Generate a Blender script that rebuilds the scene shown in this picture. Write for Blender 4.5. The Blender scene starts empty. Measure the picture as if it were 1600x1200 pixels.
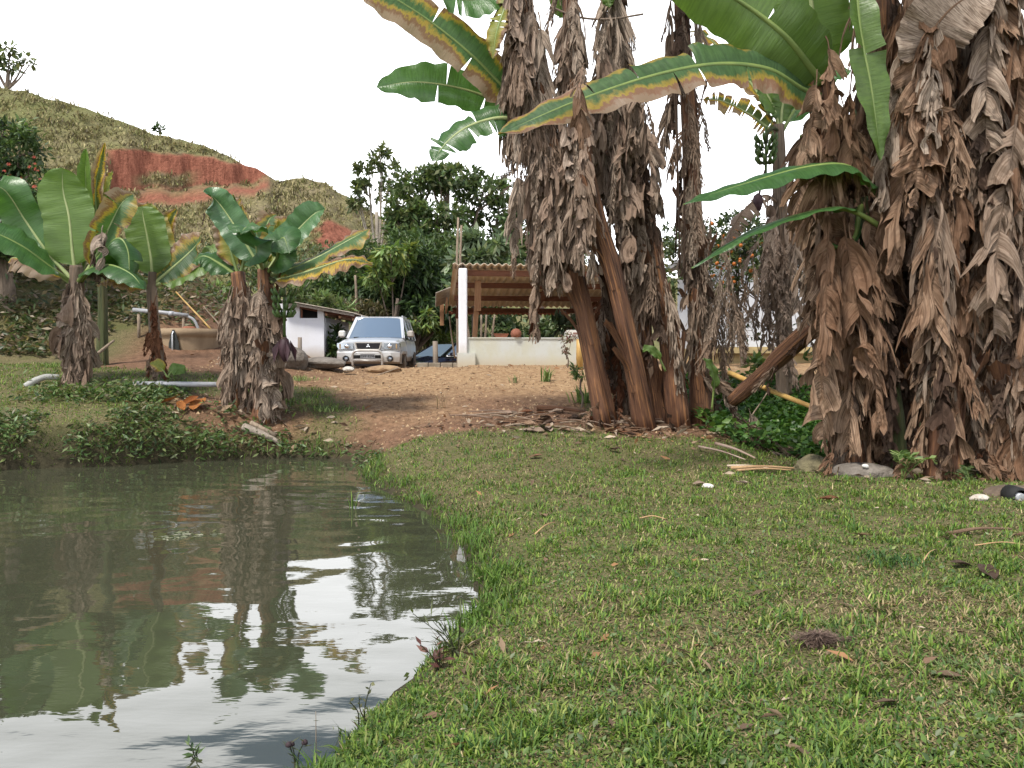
import bpy, math, random
import numpy as np
from mathutils import Vector, Matrix

random.seed(7)
RNG = np.random.default_rng(11)
SC = bpy.context.scene
COL = SC.collection

# ------------------------------------------------------------------ camera
FPX, CX, CY, HORIZON = 1250.0, 800.0, 600.0, 560.0
PITCH = math.atan((CY - HORIZON) / FPX)
CAMZ = 1.47
cam_data = bpy.data.cameras.new('camera')
cam_data.sensor_width = 36.0
cam_data.lens = 36.0 * FPX / 1600.0
cam_data.clip_start = 0.05
cam_data.clip_end = 2000.0
cam = bpy.data.objects.new('camera', cam_data)
cam.location = (0, 0, CAMZ)
cam.rotation_euler = (math.pi / 2 - PITCH, 0, 0)
COL.objects.link(cam)
SC.camera = cam

# ------------------------------------------------------------------ sky, sun, exposure
SUN_ELEV, SUN_AZ = math.radians(60), math.radians(-140)   # azimuth clockwise from +Y
world = bpy.data.worlds.new('World')
SC.world = world
world.use_nodes = True
wn, wl = world.node_tree.nodes, world.node_tree.links
wn.clear()
w_out = wn.new('ShaderNodeOutputWorld')
w_bg = wn.new('ShaderNodeBackground')
w_bg.inputs['Strength'].default_value = 0.15
w_sky = wn.new('ShaderNodeTexSky')
w_sky.sky_type = 'NISHITA'
w_sky.sun_disc = False
w_sky.sun_elevation = SUN_ELEV
w_sky.sun_rotation = SUN_AZ
w_tc = wn.new('ShaderNodeTexCoord')
w_sep = wn.new('ShaderNodeSeparateXYZ')
wl.new(w_tc.outputs['Generated'], w_sep.inputs[0])
w_add = wn.new('ShaderNodeMath'); w_add.operation = 'ADD'; w_add.inputs[1].default_value = 0.22
wl.new(w_sep.outputs['Z'], w_add.inputs[0])
w_dx = wn.new('ShaderNodeMath'); w_dx.operation = 'DIVIDE'
w_dy = wn.new('ShaderNodeMath'); w_dy.operation = 'DIVIDE'
wl.new(w_sep.outputs['X'], w_dx.inputs[0]); wl.new(w_add.outputs[0], w_dx.inputs[1])
wl.new(w_sep.outputs['Y'], w_dy.inputs[0]); wl.new(w_add.outputs[0], w_dy.inputs[1])
w_com = wn.new('ShaderNodeCombineXYZ')
wl.new(w_dx.outputs[0], w_com.inputs[0]); wl.new(w_dy.outputs[0], w_com.inputs[1])
w_noise = wn.new('ShaderNodeTexNoise')
w_noise.inputs['Scale'].default_value = 1.6
w_noise.inputs['Detail'].default_value = 5.0
w_noise.inputs['Roughness'].default_value = 0.52
wl.new(w_com.outputs[0], w_noise.inputs['Vector'])
w_hz = wn.new('ShaderNodeMapRange')            # cloud cover thickens towards the horizon
w_hz.inputs['From Min'].default_value = 0.428; w_hz.inputs['From Max'].default_value = 0.385
w_hz.inputs['To Min'].default_value = 0.0; w_hz.inputs['To Max'].default_value = 0.42
wl.new(w_sep.outputs['Z'], w_hz.inputs['Value'])
w_sum = wn.new('ShaderNodeMath'); w_sum.operation = 'ADD'
wl.new(w_noise.outputs['Fac'], w_sum.inputs[0]); wl.new(w_hz.outputs[0], w_sum.inputs[1])
w_cov = wn.new('ShaderNodeMapRange'); w_cov.interpolation_type = 'SMOOTHSTEP'
w_cov.inputs['From Min'].default_value = 0.48; w_cov.inputs['From Max'].default_value = 0.68
wl.new(w_sum.outputs[0], w_cov.inputs['Value'])
w_mix = wn.new('ShaderNodeMix'); w_mix.data_type = 'RGBA'
w_cl = wn.new('ShaderNodeMapRange')            # thin cloud, brighter low down than overhead
w_cl.interpolation_type = 'SMOOTHSTEP'
w_cl.inputs['From Min'].default_value = 0.30; w_cl.inputs['From Max'].default_value = 0.62
w_cl.inputs['To Min'].default_value = 17.5; w_cl.inputs['To Max'].default_value = 5.2
wl.new(w_sep.outputs['Z'], w_cl.inputs['Value'])
w_ct = wn.new('ShaderNodeMix'); w_ct.data_type = 'RGBA'; w_ct.blend_type = 'MULTIPLY'; w_ct.inputs['Factor'].default_value = 1.0
w_ct.inputs['B'].default_value = (1.0, 1.012, 1.035, 1)
wl.new(w_cl.outputs[0], w_ct.inputs['A'])
wl.new(w_ct.outputs['Result'], w_mix.inputs['B'])
wl.new(w_cov.outputs[0], w_mix.inputs['Factor'])
wl.new(w_sky.outputs[0], w_mix.inputs['A'])
wl.new(w_mix.outputs['Result'], w_bg.inputs['Color'])
wl.new(w_bg.outputs[0], w_out.inputs[0])

sun_data = bpy.data.lights.new('sun', 'SUN')
sun_data.energy = 5.0
sun_data.angle = math.radians(11)
sun_data.color = (1.0, 0.95, 0.87)
sun = bpy.data.objects.new('sun', sun_data)
COL.objects.link(sun)
_sd = Vector((math.sin(SUN_AZ) * math.cos(SUN_ELEV), math.cos(SUN_AZ) * math.cos(SUN_ELEV), math.sin(SUN_ELEV)))
sun.rotation_euler = _sd.to_track_quat('Z', 'Y').to_euler()

SC.view_settings.view_transform = 'Standard'
SC.view_settings.look = 'None'
SC.view_settings.gamma = 1.0
SC.view_settings.use_curve_mapping = False
SC.view_settings.exposure = 0.0
SC.render.engine = 'CYCLES'
SC.cycles.max_bounces = 6
SC.cycles.diffuse_bounces = 2
SC.cycles.transmission_bounces = 4
SC.cycles.transparent_max_bounces = 4
SC.cycles.caustics_reflective = False
SC.cycles.caustics_refractive = False


# ------------------------------------------------------------------ helpers
def at(px, py, Y):
    """world point seen at pixel (px, py) of the 1600x1200 photograph, at depth Y"""
    r, u = (px - CX) / FPX, (CY - py) / FPX
    c, s = math.cos(PITCH), math.sin(PITCH)
    dy = c + u * s
    dz = -s + u * c
    k = Y / dy
    return Vector((r * k, Y, CAMZ + dz * k))


def tag(o, label=None, cat=None, group=None, kind=None):
    if label: o['label'] = label
    if cat: o['category'] = cat
    if group: o['group'] = group
    if kind: o['kind'] = kind
    return o


def thing(name, label, cat, loc=(0, 0, 0), group=None, rz=0.0):
    o = bpy.data.objects.new(name, None)
    o.empty_display_size = 0.2
    o.location = loc
    o.rotation_euler = (0, 0, rz)
    COL.objects.link(o)
    return tag(o, label, cat, group)


def link(name, me, parent=None, loc=None, world=False):
    """link a mesh; world=True when its vertices are world coordinates and the parent has an offset"""
    o = bpy.data.objects.new(name, me)
    COL.objects.link(o)
    if parent is not None:
        o.parent = parent
        if world:
            q = parent
            off = Vector((0, 0, 0))
            while q is not None:
                off += Vector(q.location)
                q = q.parent
            o.location = -off
    if loc is not None:
        o.location = loc
    return o


def np_mesh(name, V, F, mat=None, tint=None, uv=None, smooth=False):
    """mesh from numpy triangles (M,3) or quads (M,4)"""
    V = np.ascontiguousarray(V, dtype=np.float32); F = np.ascontiguousarray(F, dtype=np.int32)
    me = bpy.data.meshes.new(name)
    k = F.shape[1]
    me.vertices.add(len(V)); me.vertices.foreach_set('co', V.ravel())
    me.loops.add(F.size); me.loops.foreach_set('vertex_index', F.ravel())
    me.polygons.add(len(F))
    me.polygons.foreach_set('loop_start', np.arange(0, F.size, k, dtype=np.int32))
    me.polygons.foreach_set('loop_total', np.full(len(F), k, dtype=np.int32))
    if smooth:
        me.polygons.foreach_set('use_smooth', np.ones(len(F), dtype=bool))
    me.update(calc_edges=True)
    if tint is not None:
        T = np.ones((len(V), 4), dtype=np.float32)
        T[:, :tint.shape[1]] = tint
        a = me.color_attributes.new('tint', 'FLOAT_COLOR', 'POINT')
        a.data.foreach_set('color', T.ravel())
    if uv is not None:
        l = me.uv_layers.new(name='UVMap')
        l.data.foreach_set('uv', np.ascontiguousarray(uv[F.ravel()], dtype=np.float32).ravel())
    if mat: me.materials.append(mat)
    return me


class MB:
    """collects boxes, tubes and grids into one mesh"""
    def __init__(s):
        s.v, s.f, s.uv, s.sm = [], [], [], []

    def add(s, verts, faces, uvs=None, smooth=False):
        b = len(s.v)
        s.v += [tuple(p) for p in verts]
        s.uv += list(uvs) if uvs is not None else [(0, 0)] * len(verts)
        for f in faces:
            s.f.append(tuple(i + b for i in f)); s.sm.append(smooth)
        return s

    def box(s, c, d, M=None, bevel=0.0):
        x, y, z = d[0] / 2, d[1] / 2, d[2] / 2
        c = Vector(c)
        if bevel <= 0:
            P = [Vector((i, j, k)) for k in (-z, z) for j in (-y, y) for i in (-x, x)]
            F = [(0, 2, 3, 1), (4, 5, 7, 6), (0, 1, 5, 4), (2, 6, 7, 3), (0, 4, 6, 2), (1, 3, 7, 5)]
        else:
            b = min(bevel, x * .8, y * .8, z * .8)
            P, F = [], []
            ring = [(-x + b, -y), (x - b, -y), (x, -y + b), (x, y - b), (x - b, y), (-x + b, y), (-x, y - b), (-x, -y + b)]
            ins = [(-x + b, -y + b), (x - b, -y + b), (x - b, -y + b), (x - b, y - b), (x - b, y - b), (-x + b, y - b), (-x + b, y - b), (-x + b, -y + b)]
            for zz, rr in ((-z, ins), (-z + b, ring), (z - b, ring), (z, ins)):
                P += [Vector((p[0], p[1], zz)) for p in rr]
            for k in range(3):
                for i in range(8):
                    j = (i + 1) % 8
                    F.append((k * 8 + i, k * 8 + j, k * 8 + 8 + j, k * 8 + 8 + i))
            F.append(tuple(range(7, -1, -1))); F.append(tuple(range(24, 32)))
        if M is not None:
            P = [M @ p for p in P]
        return s.add([p + c for p in P], F)

    def bar(s, a, b, w, h, up=Vector((0, 0, 1))):
        a, b = Vector(a), Vector(b)
        t = (b - a).normalized()
        sx = t.cross(up)
        if sx.length < 1e-4: sx = t.cross(Vector((1, 0, 0)))
        sx.normalize(); n = sx.cross(t).normalized()
        P = []
        for q in (a, b):
            for i, j in ((-1, -1), (1, -1), (1, 1), (-1, 1)):
                P.append(q + sx * (i * w / 2) + n * (j * h / 2))
        return s.add(P, [(3, 2, 1, 0), (4, 5, 6, 7), (0, 1, 5, 4), (1, 2, 6, 5), (2, 3, 7, 6), (3, 0, 4, 7)])

    def tube(s, pts, rad, n=8, caps=True, smooth=True, rfn=None):
        pts = [Vector(p) for p in pts]
        m = len(pts)
        if not hasattr(rad, '__len__'): rad = [rad] * m
        V, U = [], []
        t0 = (pts[1] - pts[0]).normalized()
        ref = Vector((0, 0, 1)) if abs(t0.z) < .9 else Vector((0, 1, 0))
        sx = t0.cross(ref).normalized()
        L = 0.0
        for i, p in enumerate(pts):
            t = (pts[min(i + 1, m - 1)] - pts[max(i - 1, 0)]).normalized()
            sx = (sx - t * sx.dot(t)).normalized()
            sy = t.cross(sx)
            if i: L += (p - pts[i - 1]).length
            for k in range(n):
                a = 2 * math.pi * k / n
                r = rad[i] * (rfn(a, i) if rfn else 1.0)
                V.append(p + sx * (r * math.cos(a)) + sy * (r * math.sin(a)))
                U.append((k / n, L))
        F = [(i * n + k, i * n + (k + 1) % n, (i + 1) * n + (k + 1) % n, (i + 1) * n + k) for i in range(m - 1) for k in range(n)]
        s.add(V, F, U, smooth)
        if caps:
            b = len(s.v) - m * n
            s.f.append(tuple(b + k for k in range(n - 1, -1, -1))); s.sm.append(False)
            s.f.append(tuple(b + (m - 1) * n + k for k in range(n))); s.sm.append(False)
        return s

    def lathe(s, prof, n=12, c=(0, 0, 0), axis='Z', smooth=True):
        V = []
        for r, h in prof:
            for k in range(n):
                a = 2 * math.pi * k / n
                p = (r * math.cos(a), r * math.sin(a), h)
                if axis == 'X': p = (p[2], p[0], p[1])
                if axis == 'Y': p = (p[1], p[2], p[0])
                V.append(Vector(p) + Vector(c))
        m = len(prof)
        F = [(i * n + k, i * n + (k + 1) % n, (i + 1) * n + (k + 1) % n, (i + 1) * n + k) for i in range(m - 1) for k in range(n)]
        s.add(V, F, None, smooth)
        return s

    def prism(s, poly, a, b, plane='XZ'):
        """closed polygon swept from a to b along the third axis"""
        n = len(poly); P = []
        for q in (a, b):
            for u, w in poly:
                P.append((u, q, w) if plane == 'XZ' else ((q, u, w) if plane == 'YZ' else (u, w, q)))
        F = [tuple(range(n)), tuple(range(2 * n - 1, n - 1, -1))]
        F += [(i, n + i, n + (i + 1) % n, (i + 1) % n) for i in range(n)]
        return s.add(P, F)

    def mesh(s, name, mat=None):
        me = bpy.data.meshes.new(name)
        me.from_pydata(s.v, [], s.f)
        me.polygons.foreach_set('use_smooth', s.sm)
        l = me.uv_layers.new(name='UVMap')
        li = np.empty(len(me.loops), dtype=np.int32); me.loops.foreach_get('vertex_index', li)
        l.data.foreach_set('uv', np.asarray(s.uv, dtype=np.float32)[li].ravel())
        if mat: me.materials.append(mat)
        me.validate(); me.update()
        return me

    def build(s, name, mat=None, parent=None, world=False, loc=None):
        return link(name, s.mesh(name, mat), parent, loc, world)


def crom(P, n):
    """Catmull-Rom curve through P, n points"""
    P = [Vector(p) for p in P]
    Q = [P[0] * 2 - P[1]] + P + [P[-1] * 2 - P[-2]]
    out = []
    m = len(P) - 1
    for k in range(n):
        t = k / (n - 1) * m
        i = min(int(t), m - 1); u = t - i
        a, b, c, d = Q[i], Q[i + 1], Q[i + 2], Q[i + 3]
        out.append(0.5 * ((2 * b) + (c - a) * u + (2 * a - 5 * b + 4 * c - d) * u * u + (3 * b - a - 3 * c + d) * u ** 3))
    return out


def smooth(a, b, x):
    t = np.clip((x - a) / (b - a), 0, 1)
    return t * t * (3 - 2 * t)


def _h(ix, iy, seed):
    n = (ix.astype(np.int64) * 374761393 + iy.astype(np.int64) * 668265263 + seed * 1442695041) & 0xFFFFFFFF
    n = ((n ^ (n >> 13)) * 1274126177) & 0xFFFFFFFF
    n = n ^ (n >> 16)
    return (n & 0xFFFF) / 65535.0


def vnoise(x, y, seed=0):
    x = np.asarray(x, float); y = np.asarray(y, float)
    ix, iy = np.floor(x), np.floor(y)
    fx, fy = x - ix, y - iy
    fx = fx * fx * (3 - 2 * fx); fy = fy * fy * (3 - 2 * fy)
    a, b = _h(ix, iy, seed), _h(ix + 1, iy, seed)
    c, d = _h(ix, iy + 1, seed), _h(ix + 1, iy + 1, seed)
    return (a * (1 - fx) + b * fx) * (1 - fy) + (c * (1 - fx) + d * fx) * fy


def fbm(x, y, seed=0, o=4):
    s, amp, tot = 0, 1.0, 0
    for k in range(o):
        s = s + amp * vnoise(x * 2 ** k + 17.3 * k, y * 2 ** k - 9.1 * k, seed + k); tot += amp; amp *= .5
    return s / tot


# ------------------------------------------------------------------ materials
class NT:
    def __init__(s, name):
        s.m = bpy.data.materials.new(name)
        s.m.use_nodes = True
        s.t = s.m.node_tree
        s.t.nodes.clear()
        s.out = s.n('ShaderNodeOutputMaterial')

    def n(s, typ, **kw):
        nd = s.t.nodes.new(typ)
        for k, v in kw.items(): setattr(nd, k, v)
        return nd

    def put(s, sock, v):
        if isinstance(v, bpy.types.NodeSocket): s.t.links.new(v, sock)
        elif hasattr(v, '__len__') and len(v) == 3 and sock.type == 'RGBA': sock.default_value = (*v, 1)
        else: sock.default_value = v

    def noise(s, scale, detail=3, rough=.55, vec=None, dist=0.0, out='Fac'):
        nd = s.n('ShaderNodeTexNoise')
        nd.inputs['Scale'].default_value = scale; nd.inputs['Detail'].default_value = detail
        nd.inputs['Roughness'].default_value = rough; nd.inputs['Distortion'].default_value = dist
        if vec is not None: s.put(nd.inputs['Vector'], vec)
        return nd.outputs[out]

    def coord(s, kind='Object', scale=None, rot=None):
        o = s.n('ShaderNodeTexCoord').outputs[kind]
        if scale is not None or rot is not None:
            mp = s.n('ShaderNodeMapping')
            s.put(mp.inputs['Vector'], o)
            if scale is not None: mp.inputs['Scale'].default_value = scale
            if rot is not None: mp.inputs['Rotation'].default_value = rot
            o = mp.outputs[0]
        return o

    def ramp(s, fac, stops, interp='LINEAR'):
        nd = s.n('ShaderNodeValToRGB')
        cr = nd.color_ramp; cr.interpolation = interp
        while len(cr.elements) < len(stops): cr.elements.new(.5)
        for e, (p, c) in zip(cr.elements, stops):
            e.position = p
            e.color = (*c, 1) if hasattr(c, '__len__') else (c, c, c, 1)
        s.put(nd.inputs[0], fac)
        return nd.outputs[0]

    def mix(s, f, a, b, mode='MIX'):
        nd = s.n('ShaderNodeMix', data_type='RGBA', blend_type=mode)
        s.put(nd.inputs['Factor'], f); s.put(nd.inputs['A'], a); s.put(nd.inputs['B'], b)
        return nd.outputs['Result']

    def math(s, op, a, b=0.0, clamp=False):
        nd = s.n('ShaderNodeMath', operation=op, use_clamp=clamp)
        s.put(nd.inputs[0], a); s.put(nd.inputs[1], b)
        return nd.outputs[0]

    def rng(s, v, a, b, c=0.0, d=1.0):
        nd = s.n('ShaderNodeMapRange')
        s.put(nd.inputs['Value'], v)
        for k, q in zip(('From Min', 'From Max', 'To Min', 'To Max'), (a, b, c, d)): nd.inputs[k].default_value = q
        return nd.outputs[0]

    def attr(s, name, out='Color'):
        return s.n('ShaderNodeAttribute', attribute_name=name).outputs[out]

    def bump(s, h, strength=.5, dist=.02):
        nd = s.n('ShaderNodeBump')
        nd.inputs['Strength'].default_value = strength; nd.inputs['Distance'].default_value = dist
        s.put(nd.inputs['Height'], h)
        return nd.outputs[0]

    def done(s, color, rough=.8, metal=0.0, normal=None, trans=0.0, tcol=None, spec=.5, coat=0.0, ior=None):
        p = s.n('ShaderNodeBsdfPrincipled')
        s.put(p.inputs['Base Color'], color); s.put(p.inputs['Roughness'], rough); s.put(p.inputs['Metallic'], metal)
        p.inputs['Specular IOR Level'].default_value = spec
        p.inputs['Coat Weight'].default_value = coat
        if ior: p.inputs['IOR'].default_value = ior
        if normal is not None: s.put(p.inputs['Normal'], normal)
        sh = p.outputs[0]
        if trans:
            t = s.n('ShaderNodeBsdfTranslucent')
            s.put(t.inputs[0], tcol if tcol is not None else color)
            if normal is not None: s.put(t.inputs['Normal'], normal)
            mx = s.n('ShaderNodeMixShader'); mx.inputs[0].default_value = trans
            s.t.links.new(sh, mx.inputs[1]); s.t.links.new(t.outputs[0], mx.inputs[2])
            sh = mx.outputs[0]
        s.t.links.new(sh, s.out.inputs[0])
        return s.m


def mat_plain(name, c1, c2=None, scale=8, rough=.7, bump=.3, bscale=30, stretch=None, metal=0.0, spec=.4, dist=.01, coat=0.0):
    t = NT(name)
    v = t.coord('Object', stretch)
    c2 = c2 or tuple(x * .6 for x in c1)
    f = t.noise(scale, 5, .6, v)
    col = t.mix(t.rng(f, .3, .7), c2, c1)
    nb = t.bump(t.noise(bscale, 4, .6, v), bump, dist) if bump else None
    return t.done(col, rough, metal, nb, spec=spec, coat=coat)


def mat_tint(name, rough=.6, trans=.3, spec=.35, tgain=(1.15, 1.2, .6)):
    t = NT(name)
    a = t.attr('tint')
    tc = t.mix(1.0, a, tgain, 'MULTIPLY')
    return t.done(a, rough, 0, None, trans, tc, spec)
# ------------------------------------------------------------------ land
def plane_pt(px, py, z=0.0):
    d = at(px, py, 1.0) - Vector((0, 0, CAMZ))
    k = (z - CAMZ) / d.z
    return (d.x * k, d.y * k)


SHORE_PX = [(512, 1200), (572, 1125), (632, 1062), (694, 1012), (742, 952), (738, 905), (722, 865), (703, 830), (668, 803), (620, 778), (580, 757),
            (562, 742), (572, 728), (556, 719), (500, 715), (430, 716), (350, 719), (270, 722), (180, 728), (90, 731), (0, 735)]
POND = [(-1.05, 1.6), (-1.5, 0.2), (-2.2, -3.0), (-30, -3.0), (-30, 9.0), (-13, 10.2)]
POND = np.array([plane_pt(*p) for p in SHORE_PX] + POND[::-1])


def pond_sd(x, y):
    """distance to the shoreline, negative over the water"""
    x = np.asarray(x, float); y = np.asarray(y, float)
    best = np.full(x.shape, 1e9); inside = np.zeros(x.shape, bool)
    n = len(POND)
    for i in range(n):
        ax, ay = POND[i]; bx, by = POND[(i + 1) % n]
        dx, dy = bx - ax, by - ay
        t = np.clip(((x - ax) * dx + (y - ay) * dy) / (dx * dx + dy * dy + 1e-12), 0, 1)
        best = np.minimum(best, (x - ax - t * dx) ** 2 + (y - ay - t * dy) ** 2)
        cond = (ay > y) != (by > y)
        xi = ax + (y - ay) * dx / (dy if abs(dy) > 1e-9 else 1e-9)
        inside ^= cond & (x < xi)
    d = np.sqrt(best)
    return np.where(inside, -d, d)


def ground_z(x, y, sd=None):
    x = np.asarray(x, float); y = np.asarray(y, float)
    if sd is None: sd = pond_sd(x, y)
    t = x / np.maximum(y, 1.0)
    far = smooth(9.3, 10.3, y) * smooth(-1.8, -3.4, x)              # the far bank, left of the path
    ramp = 0.83 * np.clip((y - 8.5) / 9.0, 0, 1)
    shear = np.maximum(.024 * np.minimum(y, 30.0) - .28, -.02)
    base = 0.28 + ramp + shear * smooth(5, 9, y) + far * (0.16 * smooth(-3, -6, x) + 0.22 * smooth(11.3, 14, y) * smooth(-3.5, -7, x))
    k = 0.5 - 0.36 * far * smooth(-3.5, -5.5, x)
    z = base * (1 - np.exp(-np.maximum(sd, 0) / k))
    m = smooth(-6.9, -5.6, x) * smooth(-1.0, -1.7, x)
    z = z - m * (0.42 * smooth(17.6, 20.5, y) + 0.65 * smooth(23.5, 28, y))
    z = z - 0.52 * np.exp(-((x - 4.0) / .95) ** 2) * np.exp(-((y - 11.6) / 1.9) ** 2)
    z = z + 2.5 * smooth(16.2, 22, y + (-t - 0.42) * 7) * smooth(-0.30, -0.43, t) * smooth(15.5, 17.5, y)
    z = z + (fbm(x * .9, y * .9, 3) - .5) * .10 * smooth(.1, .9, sd) + (fbm(x * 4, y * 4, 5, 3) - .5) * .035 * smooth(.05, .3, sd)
    z = np.where(sd < 0, -0.04 - 0.5 * smooth(0, 1.0, -sd), z)
    z = z + smooth(30, 60, np.hypot(x, y)) * (-.4)
    return z


def gz(x, y):
    return float(ground_z(np.array([x]), np.array([y]))[0])


def dirt_mask(x, y):
    """1 on the bare path and yard, 0 on grass"""
    n = (fbm(x * .8, y * .8, 21) - .5) * 1.4
    left = -2.35 - .27 * (y - 11) + n
    right = 1.2 + .18 * (y - 11) + n
    front = 10.6 + n * .8 + .05 * np.abs(x)
    m = smooth(0, .5, x - left) * smooth(0, .5, right - x) * smooth(0, .5, y - front)
    m = np.maximum(m, smooth(0, .6, y - 14.2 - n * .5) * smooth(-8.5, -7.5, x))
    m = np.maximum(m, smooth(1.1, .4, np.hypot((x - 1.9) / 1.6, (y - 11.3) / 1.0) + n * .5))
    m = np.maximum(m, smooth(1.2, .5, np.hypot((x + 4.2) / 1.3, (y - 12.4) / .8) + n * .5) * .9)
    return m


def axis(lo, a, b, hi, step, grow=1.18):
    c = list(np.arange(a, b + 1e-6, step))
    s, v = step, b
    while v < hi:
        s *= grow; v += s; c.append(v)
    s, v = step, a
    while v > lo:
        s *= grow; v -= s; c.insert(0, v)
    return np.array(c)


gxs = axis(-500, -10.5, 7.5, 500, 0.09)
gys = axis(-300, 1.6, 19, 700, 0.09)
GX, GY = np.meshgrid(gxs, gys)
SD = pond_sd(GX.ravel(), GY.ravel())
GZ = ground_z(GX.ravel(), GY.ravel(), SD)
DM = dirt_mask(GX.ravel(), GY.ravel())
nx, ny = len(gxs), len(gys)
ii = (np.arange(ny - 1)[:, None] * nx + np.arange(nx - 1)[None, :]).ravel()
GF = np.stack([ii, ii + 1, ii + nx + 1, ii + nx], 1)
wet = np.clip(1 - np.abs(SD) / .35, 0, 1)

t = NT('ground_earth')
oc = t.coord('Object')
a = t.n('ShaderNodeSeparateColor'); t.put(a.inputs[0], t.attr('tint'))
n1 = t.noise(2.2, 6, .62, oc); n2 = t.noise(38, 4, .65, oc); n3 = t.noise(.55, 3, .5, oc); n4 = t.noise(9, 5, .6, oc)
soil = t.mix(t.rng(n2, .35, .65), (.070, .062, .028), (.20, .165, .085))
soil = t.mix(t.rng(n1, .45, .65, 0, .7), soil, (.085, .095, .03))
tan = t.mix(t.rng(n4, .35, .68), (.23, .135, .070), (.44, .30, .165))
red = t.mix(t.rng(n4, .35, .65), (.115, .062, .036), (.215, .120, .072))
lowz = t.rng(t.math('ADD', t.n('ShaderNodeSeparateXYZ').outputs[2], 0), 0, 1)
sx = t.n('ShaderNodeSeparateXYZ'); t.put(sx.inputs[0], oc)
hi = t.rng(t.math('ADD', sx.outputs[1], t.math('MULTIPLY', t.math('SUBTRACT', n3, .5), 5.0)), 12.2, 15.0)
hx = t.rng(t.math('ADD', sx.outputs[0], t.math('MULTIPLY', t.math('SUBTRACT', n1, .5), 3.0)), -4.6, -2.2)
dirt = t.mix(t.math('MULTIPLY', hi, hx), red, tan)
dirt = t.mix(t.rng(n2, .55, .75, 0, .6), dirt, (.36, .26, .17))
dirt = t.mix(t.rng(n2, .42, .28, 0, .7), dirt, (.07, .045, .03))
col = t.mix(a.outputs[0], soil, dirt)
col = t.mix(a.outputs[1], col, (.035, .030, .018))
hgt = t.math('ADD', t.math('MULTIPLY', n2, .5), n4)
M_GROUND = t.done(col, .95, 0, t.bump(hgt, .8, .05), spec=.2)
ground = link('ground', np_mesh('ground', np.stack([GX.ravel(), GY.ravel(), GZ], 1), GF, M_GROUND,
                                np.stack([DM, wet, 0 * DM], 1), smooth=True))
tag(ground, 'grassy bank rising to a bare earth track and yard', kind='structure')

# ---- pond water: real low ripples near the camera, a flat sheet beyond
wx = np.arange(-14, 1.2, .05); wy = np.arange(-.6, 13.2, .05)
WX, WY = np.meshgrid(wx, wy)
cx, cy = plane_pt(640, 960)
r1 = np.hypot(WX - cx - .5, WY - cy + .2); r2 = np.hypot(WX + 1.0, WY - 9.6)
fade1 = np.exp(-r1 / 3.2); fade2 = np.exp(-r2 / 5)
WZ = .0012 * np.sin(r1 * 13 + 4.2 * fbm(WX, WY, 4)) * fade1 + .0010 * np.sin(r2 * 19 + 5.0 * fbm(WX * .8, WY * .8, 8)) * fade2 \
    + .0085 * (fbm(WX * 1.1, WY * 1.7, 31, 2) - .5) + .0034 * (fbm(WX * 4, WY * 6, 37, 2) - .5) \
    + .0011 * np.sin(WY * 15 + WX * 3 + 5 * fbm(WX * .7, WY * .7, 9)) * smooth(5.5, 9, WY) \
    + .0026 * (fbm(WX * 9, WY * 9, 39, 2) - .5) * smooth(1.1, .2, -pond_sd(WX.ravel(), WY.ravel()).reshape(WX.shape)) * smooth(9.5, 6, WY)
mx_, my_ = len(wx), len(wy)
ii = (np.arange(my_ - 1)[:, None] * mx_ + np.arange(mx_ - 1)[None, :]).ravel()
WF = np.stack([ii, ii + 1, ii + mx_ + 1, ii + mx_], 1)
t = NT('pond_water')
wv = t.coord('Object', (3.5, 9, 1))
murk = t.mix(t.noise(.5, 3, .5, t.coord('Object')), (.040, .044, .026), (.062, .064, .040))
M_WATER = t.done(murk, .02, 0, t.bump(t.noise(2.2, 2, .5, wv), .04, .01), spec=.5, ior=2.1)
water = link('pond_water', np_mesh('pond_water', np.stack([WX.ravel(), WY.ravel(), WZ.ravel()], 1), WF, M_WATER, smooth=True))
tag(water, 'murky olive pond water with slow ripples', kind='structure')
far_w = MB().add([(-40, -20, -.004), (-14, -20, -.004), (-14, 12, -.004), (-40, 12, -.004)], [(0, 1, 2, 3)])
far_w.add([(-14, -20, -.004), (1.1, -20, -.004), (1.1, -.6, -.004), (-14, -.6, -.004)], [(0, 1, 2, 3)])
tag(far_w.build('pond_water', M_WATER), 'murky olive pond water out of the ripples', kind='structure')

# ---- the hill with its red cut
HT = np.arange(-1.5, 1.0, .0045)
sil = np.array([(-1100, 100), (-400, 118), (-120, 128), (0, 140), (60, 149), (120, 166), (200, 194), (300, 229), (370, 251), (405, 262), (420, 276), (436, 286), (455, 284), (480, 281), (510, 289), (545, 310),
                (590, 338), (640, 362), (720, 392), (800, 405), (900, 415), (1100, 440), (1300, 450), (2100, 450)], float)
ST = (sil[:, 0] - CX) / FPX; SE = (HORIZON - sil[:, 1]) / FPX
es = np.interp(HT, ST, SE) + (fbm(HT * 40, HT * 0, 61, 3) - .5) * .006
pxs = HT * FPX + CX
NR = 130
q = np.linspace(0, 1, NR)
e0 = np.interp(HT, [-.8, -.3, 0, .5], [.0, -.05, -.05, -.05])
E = e0[None, :] + (es - e0)[None, :] * q[:, None]
ytop = np.interp(pxs, [-200, 180, 400, 436, 445, 520, 640], [205, 236, 252, 262, 270, 290, 320]) + (fbm(pxs * .03, pxs * 0, 71, 3) - .5) * 14
ybot = np.interp(pxs, [120, 180, 300, 400, 430], [300, 302, 300, 286, 276]) + (fbm(pxs * .05, pxs * 0, 73, 3) - .5) * 14
et, eb = (HORIZON - ytop) / FPX, (HORIZON - ybot) / FPX
cstr = smooth(158, 185, pxs) * smooth(432, 418, pxs)
cutband = smooth(0, .003, E - eb[None]) * smooth(0, .003, et[None] - E) * cstr[None]
px2 = (pxs - 522) / 34
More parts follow.
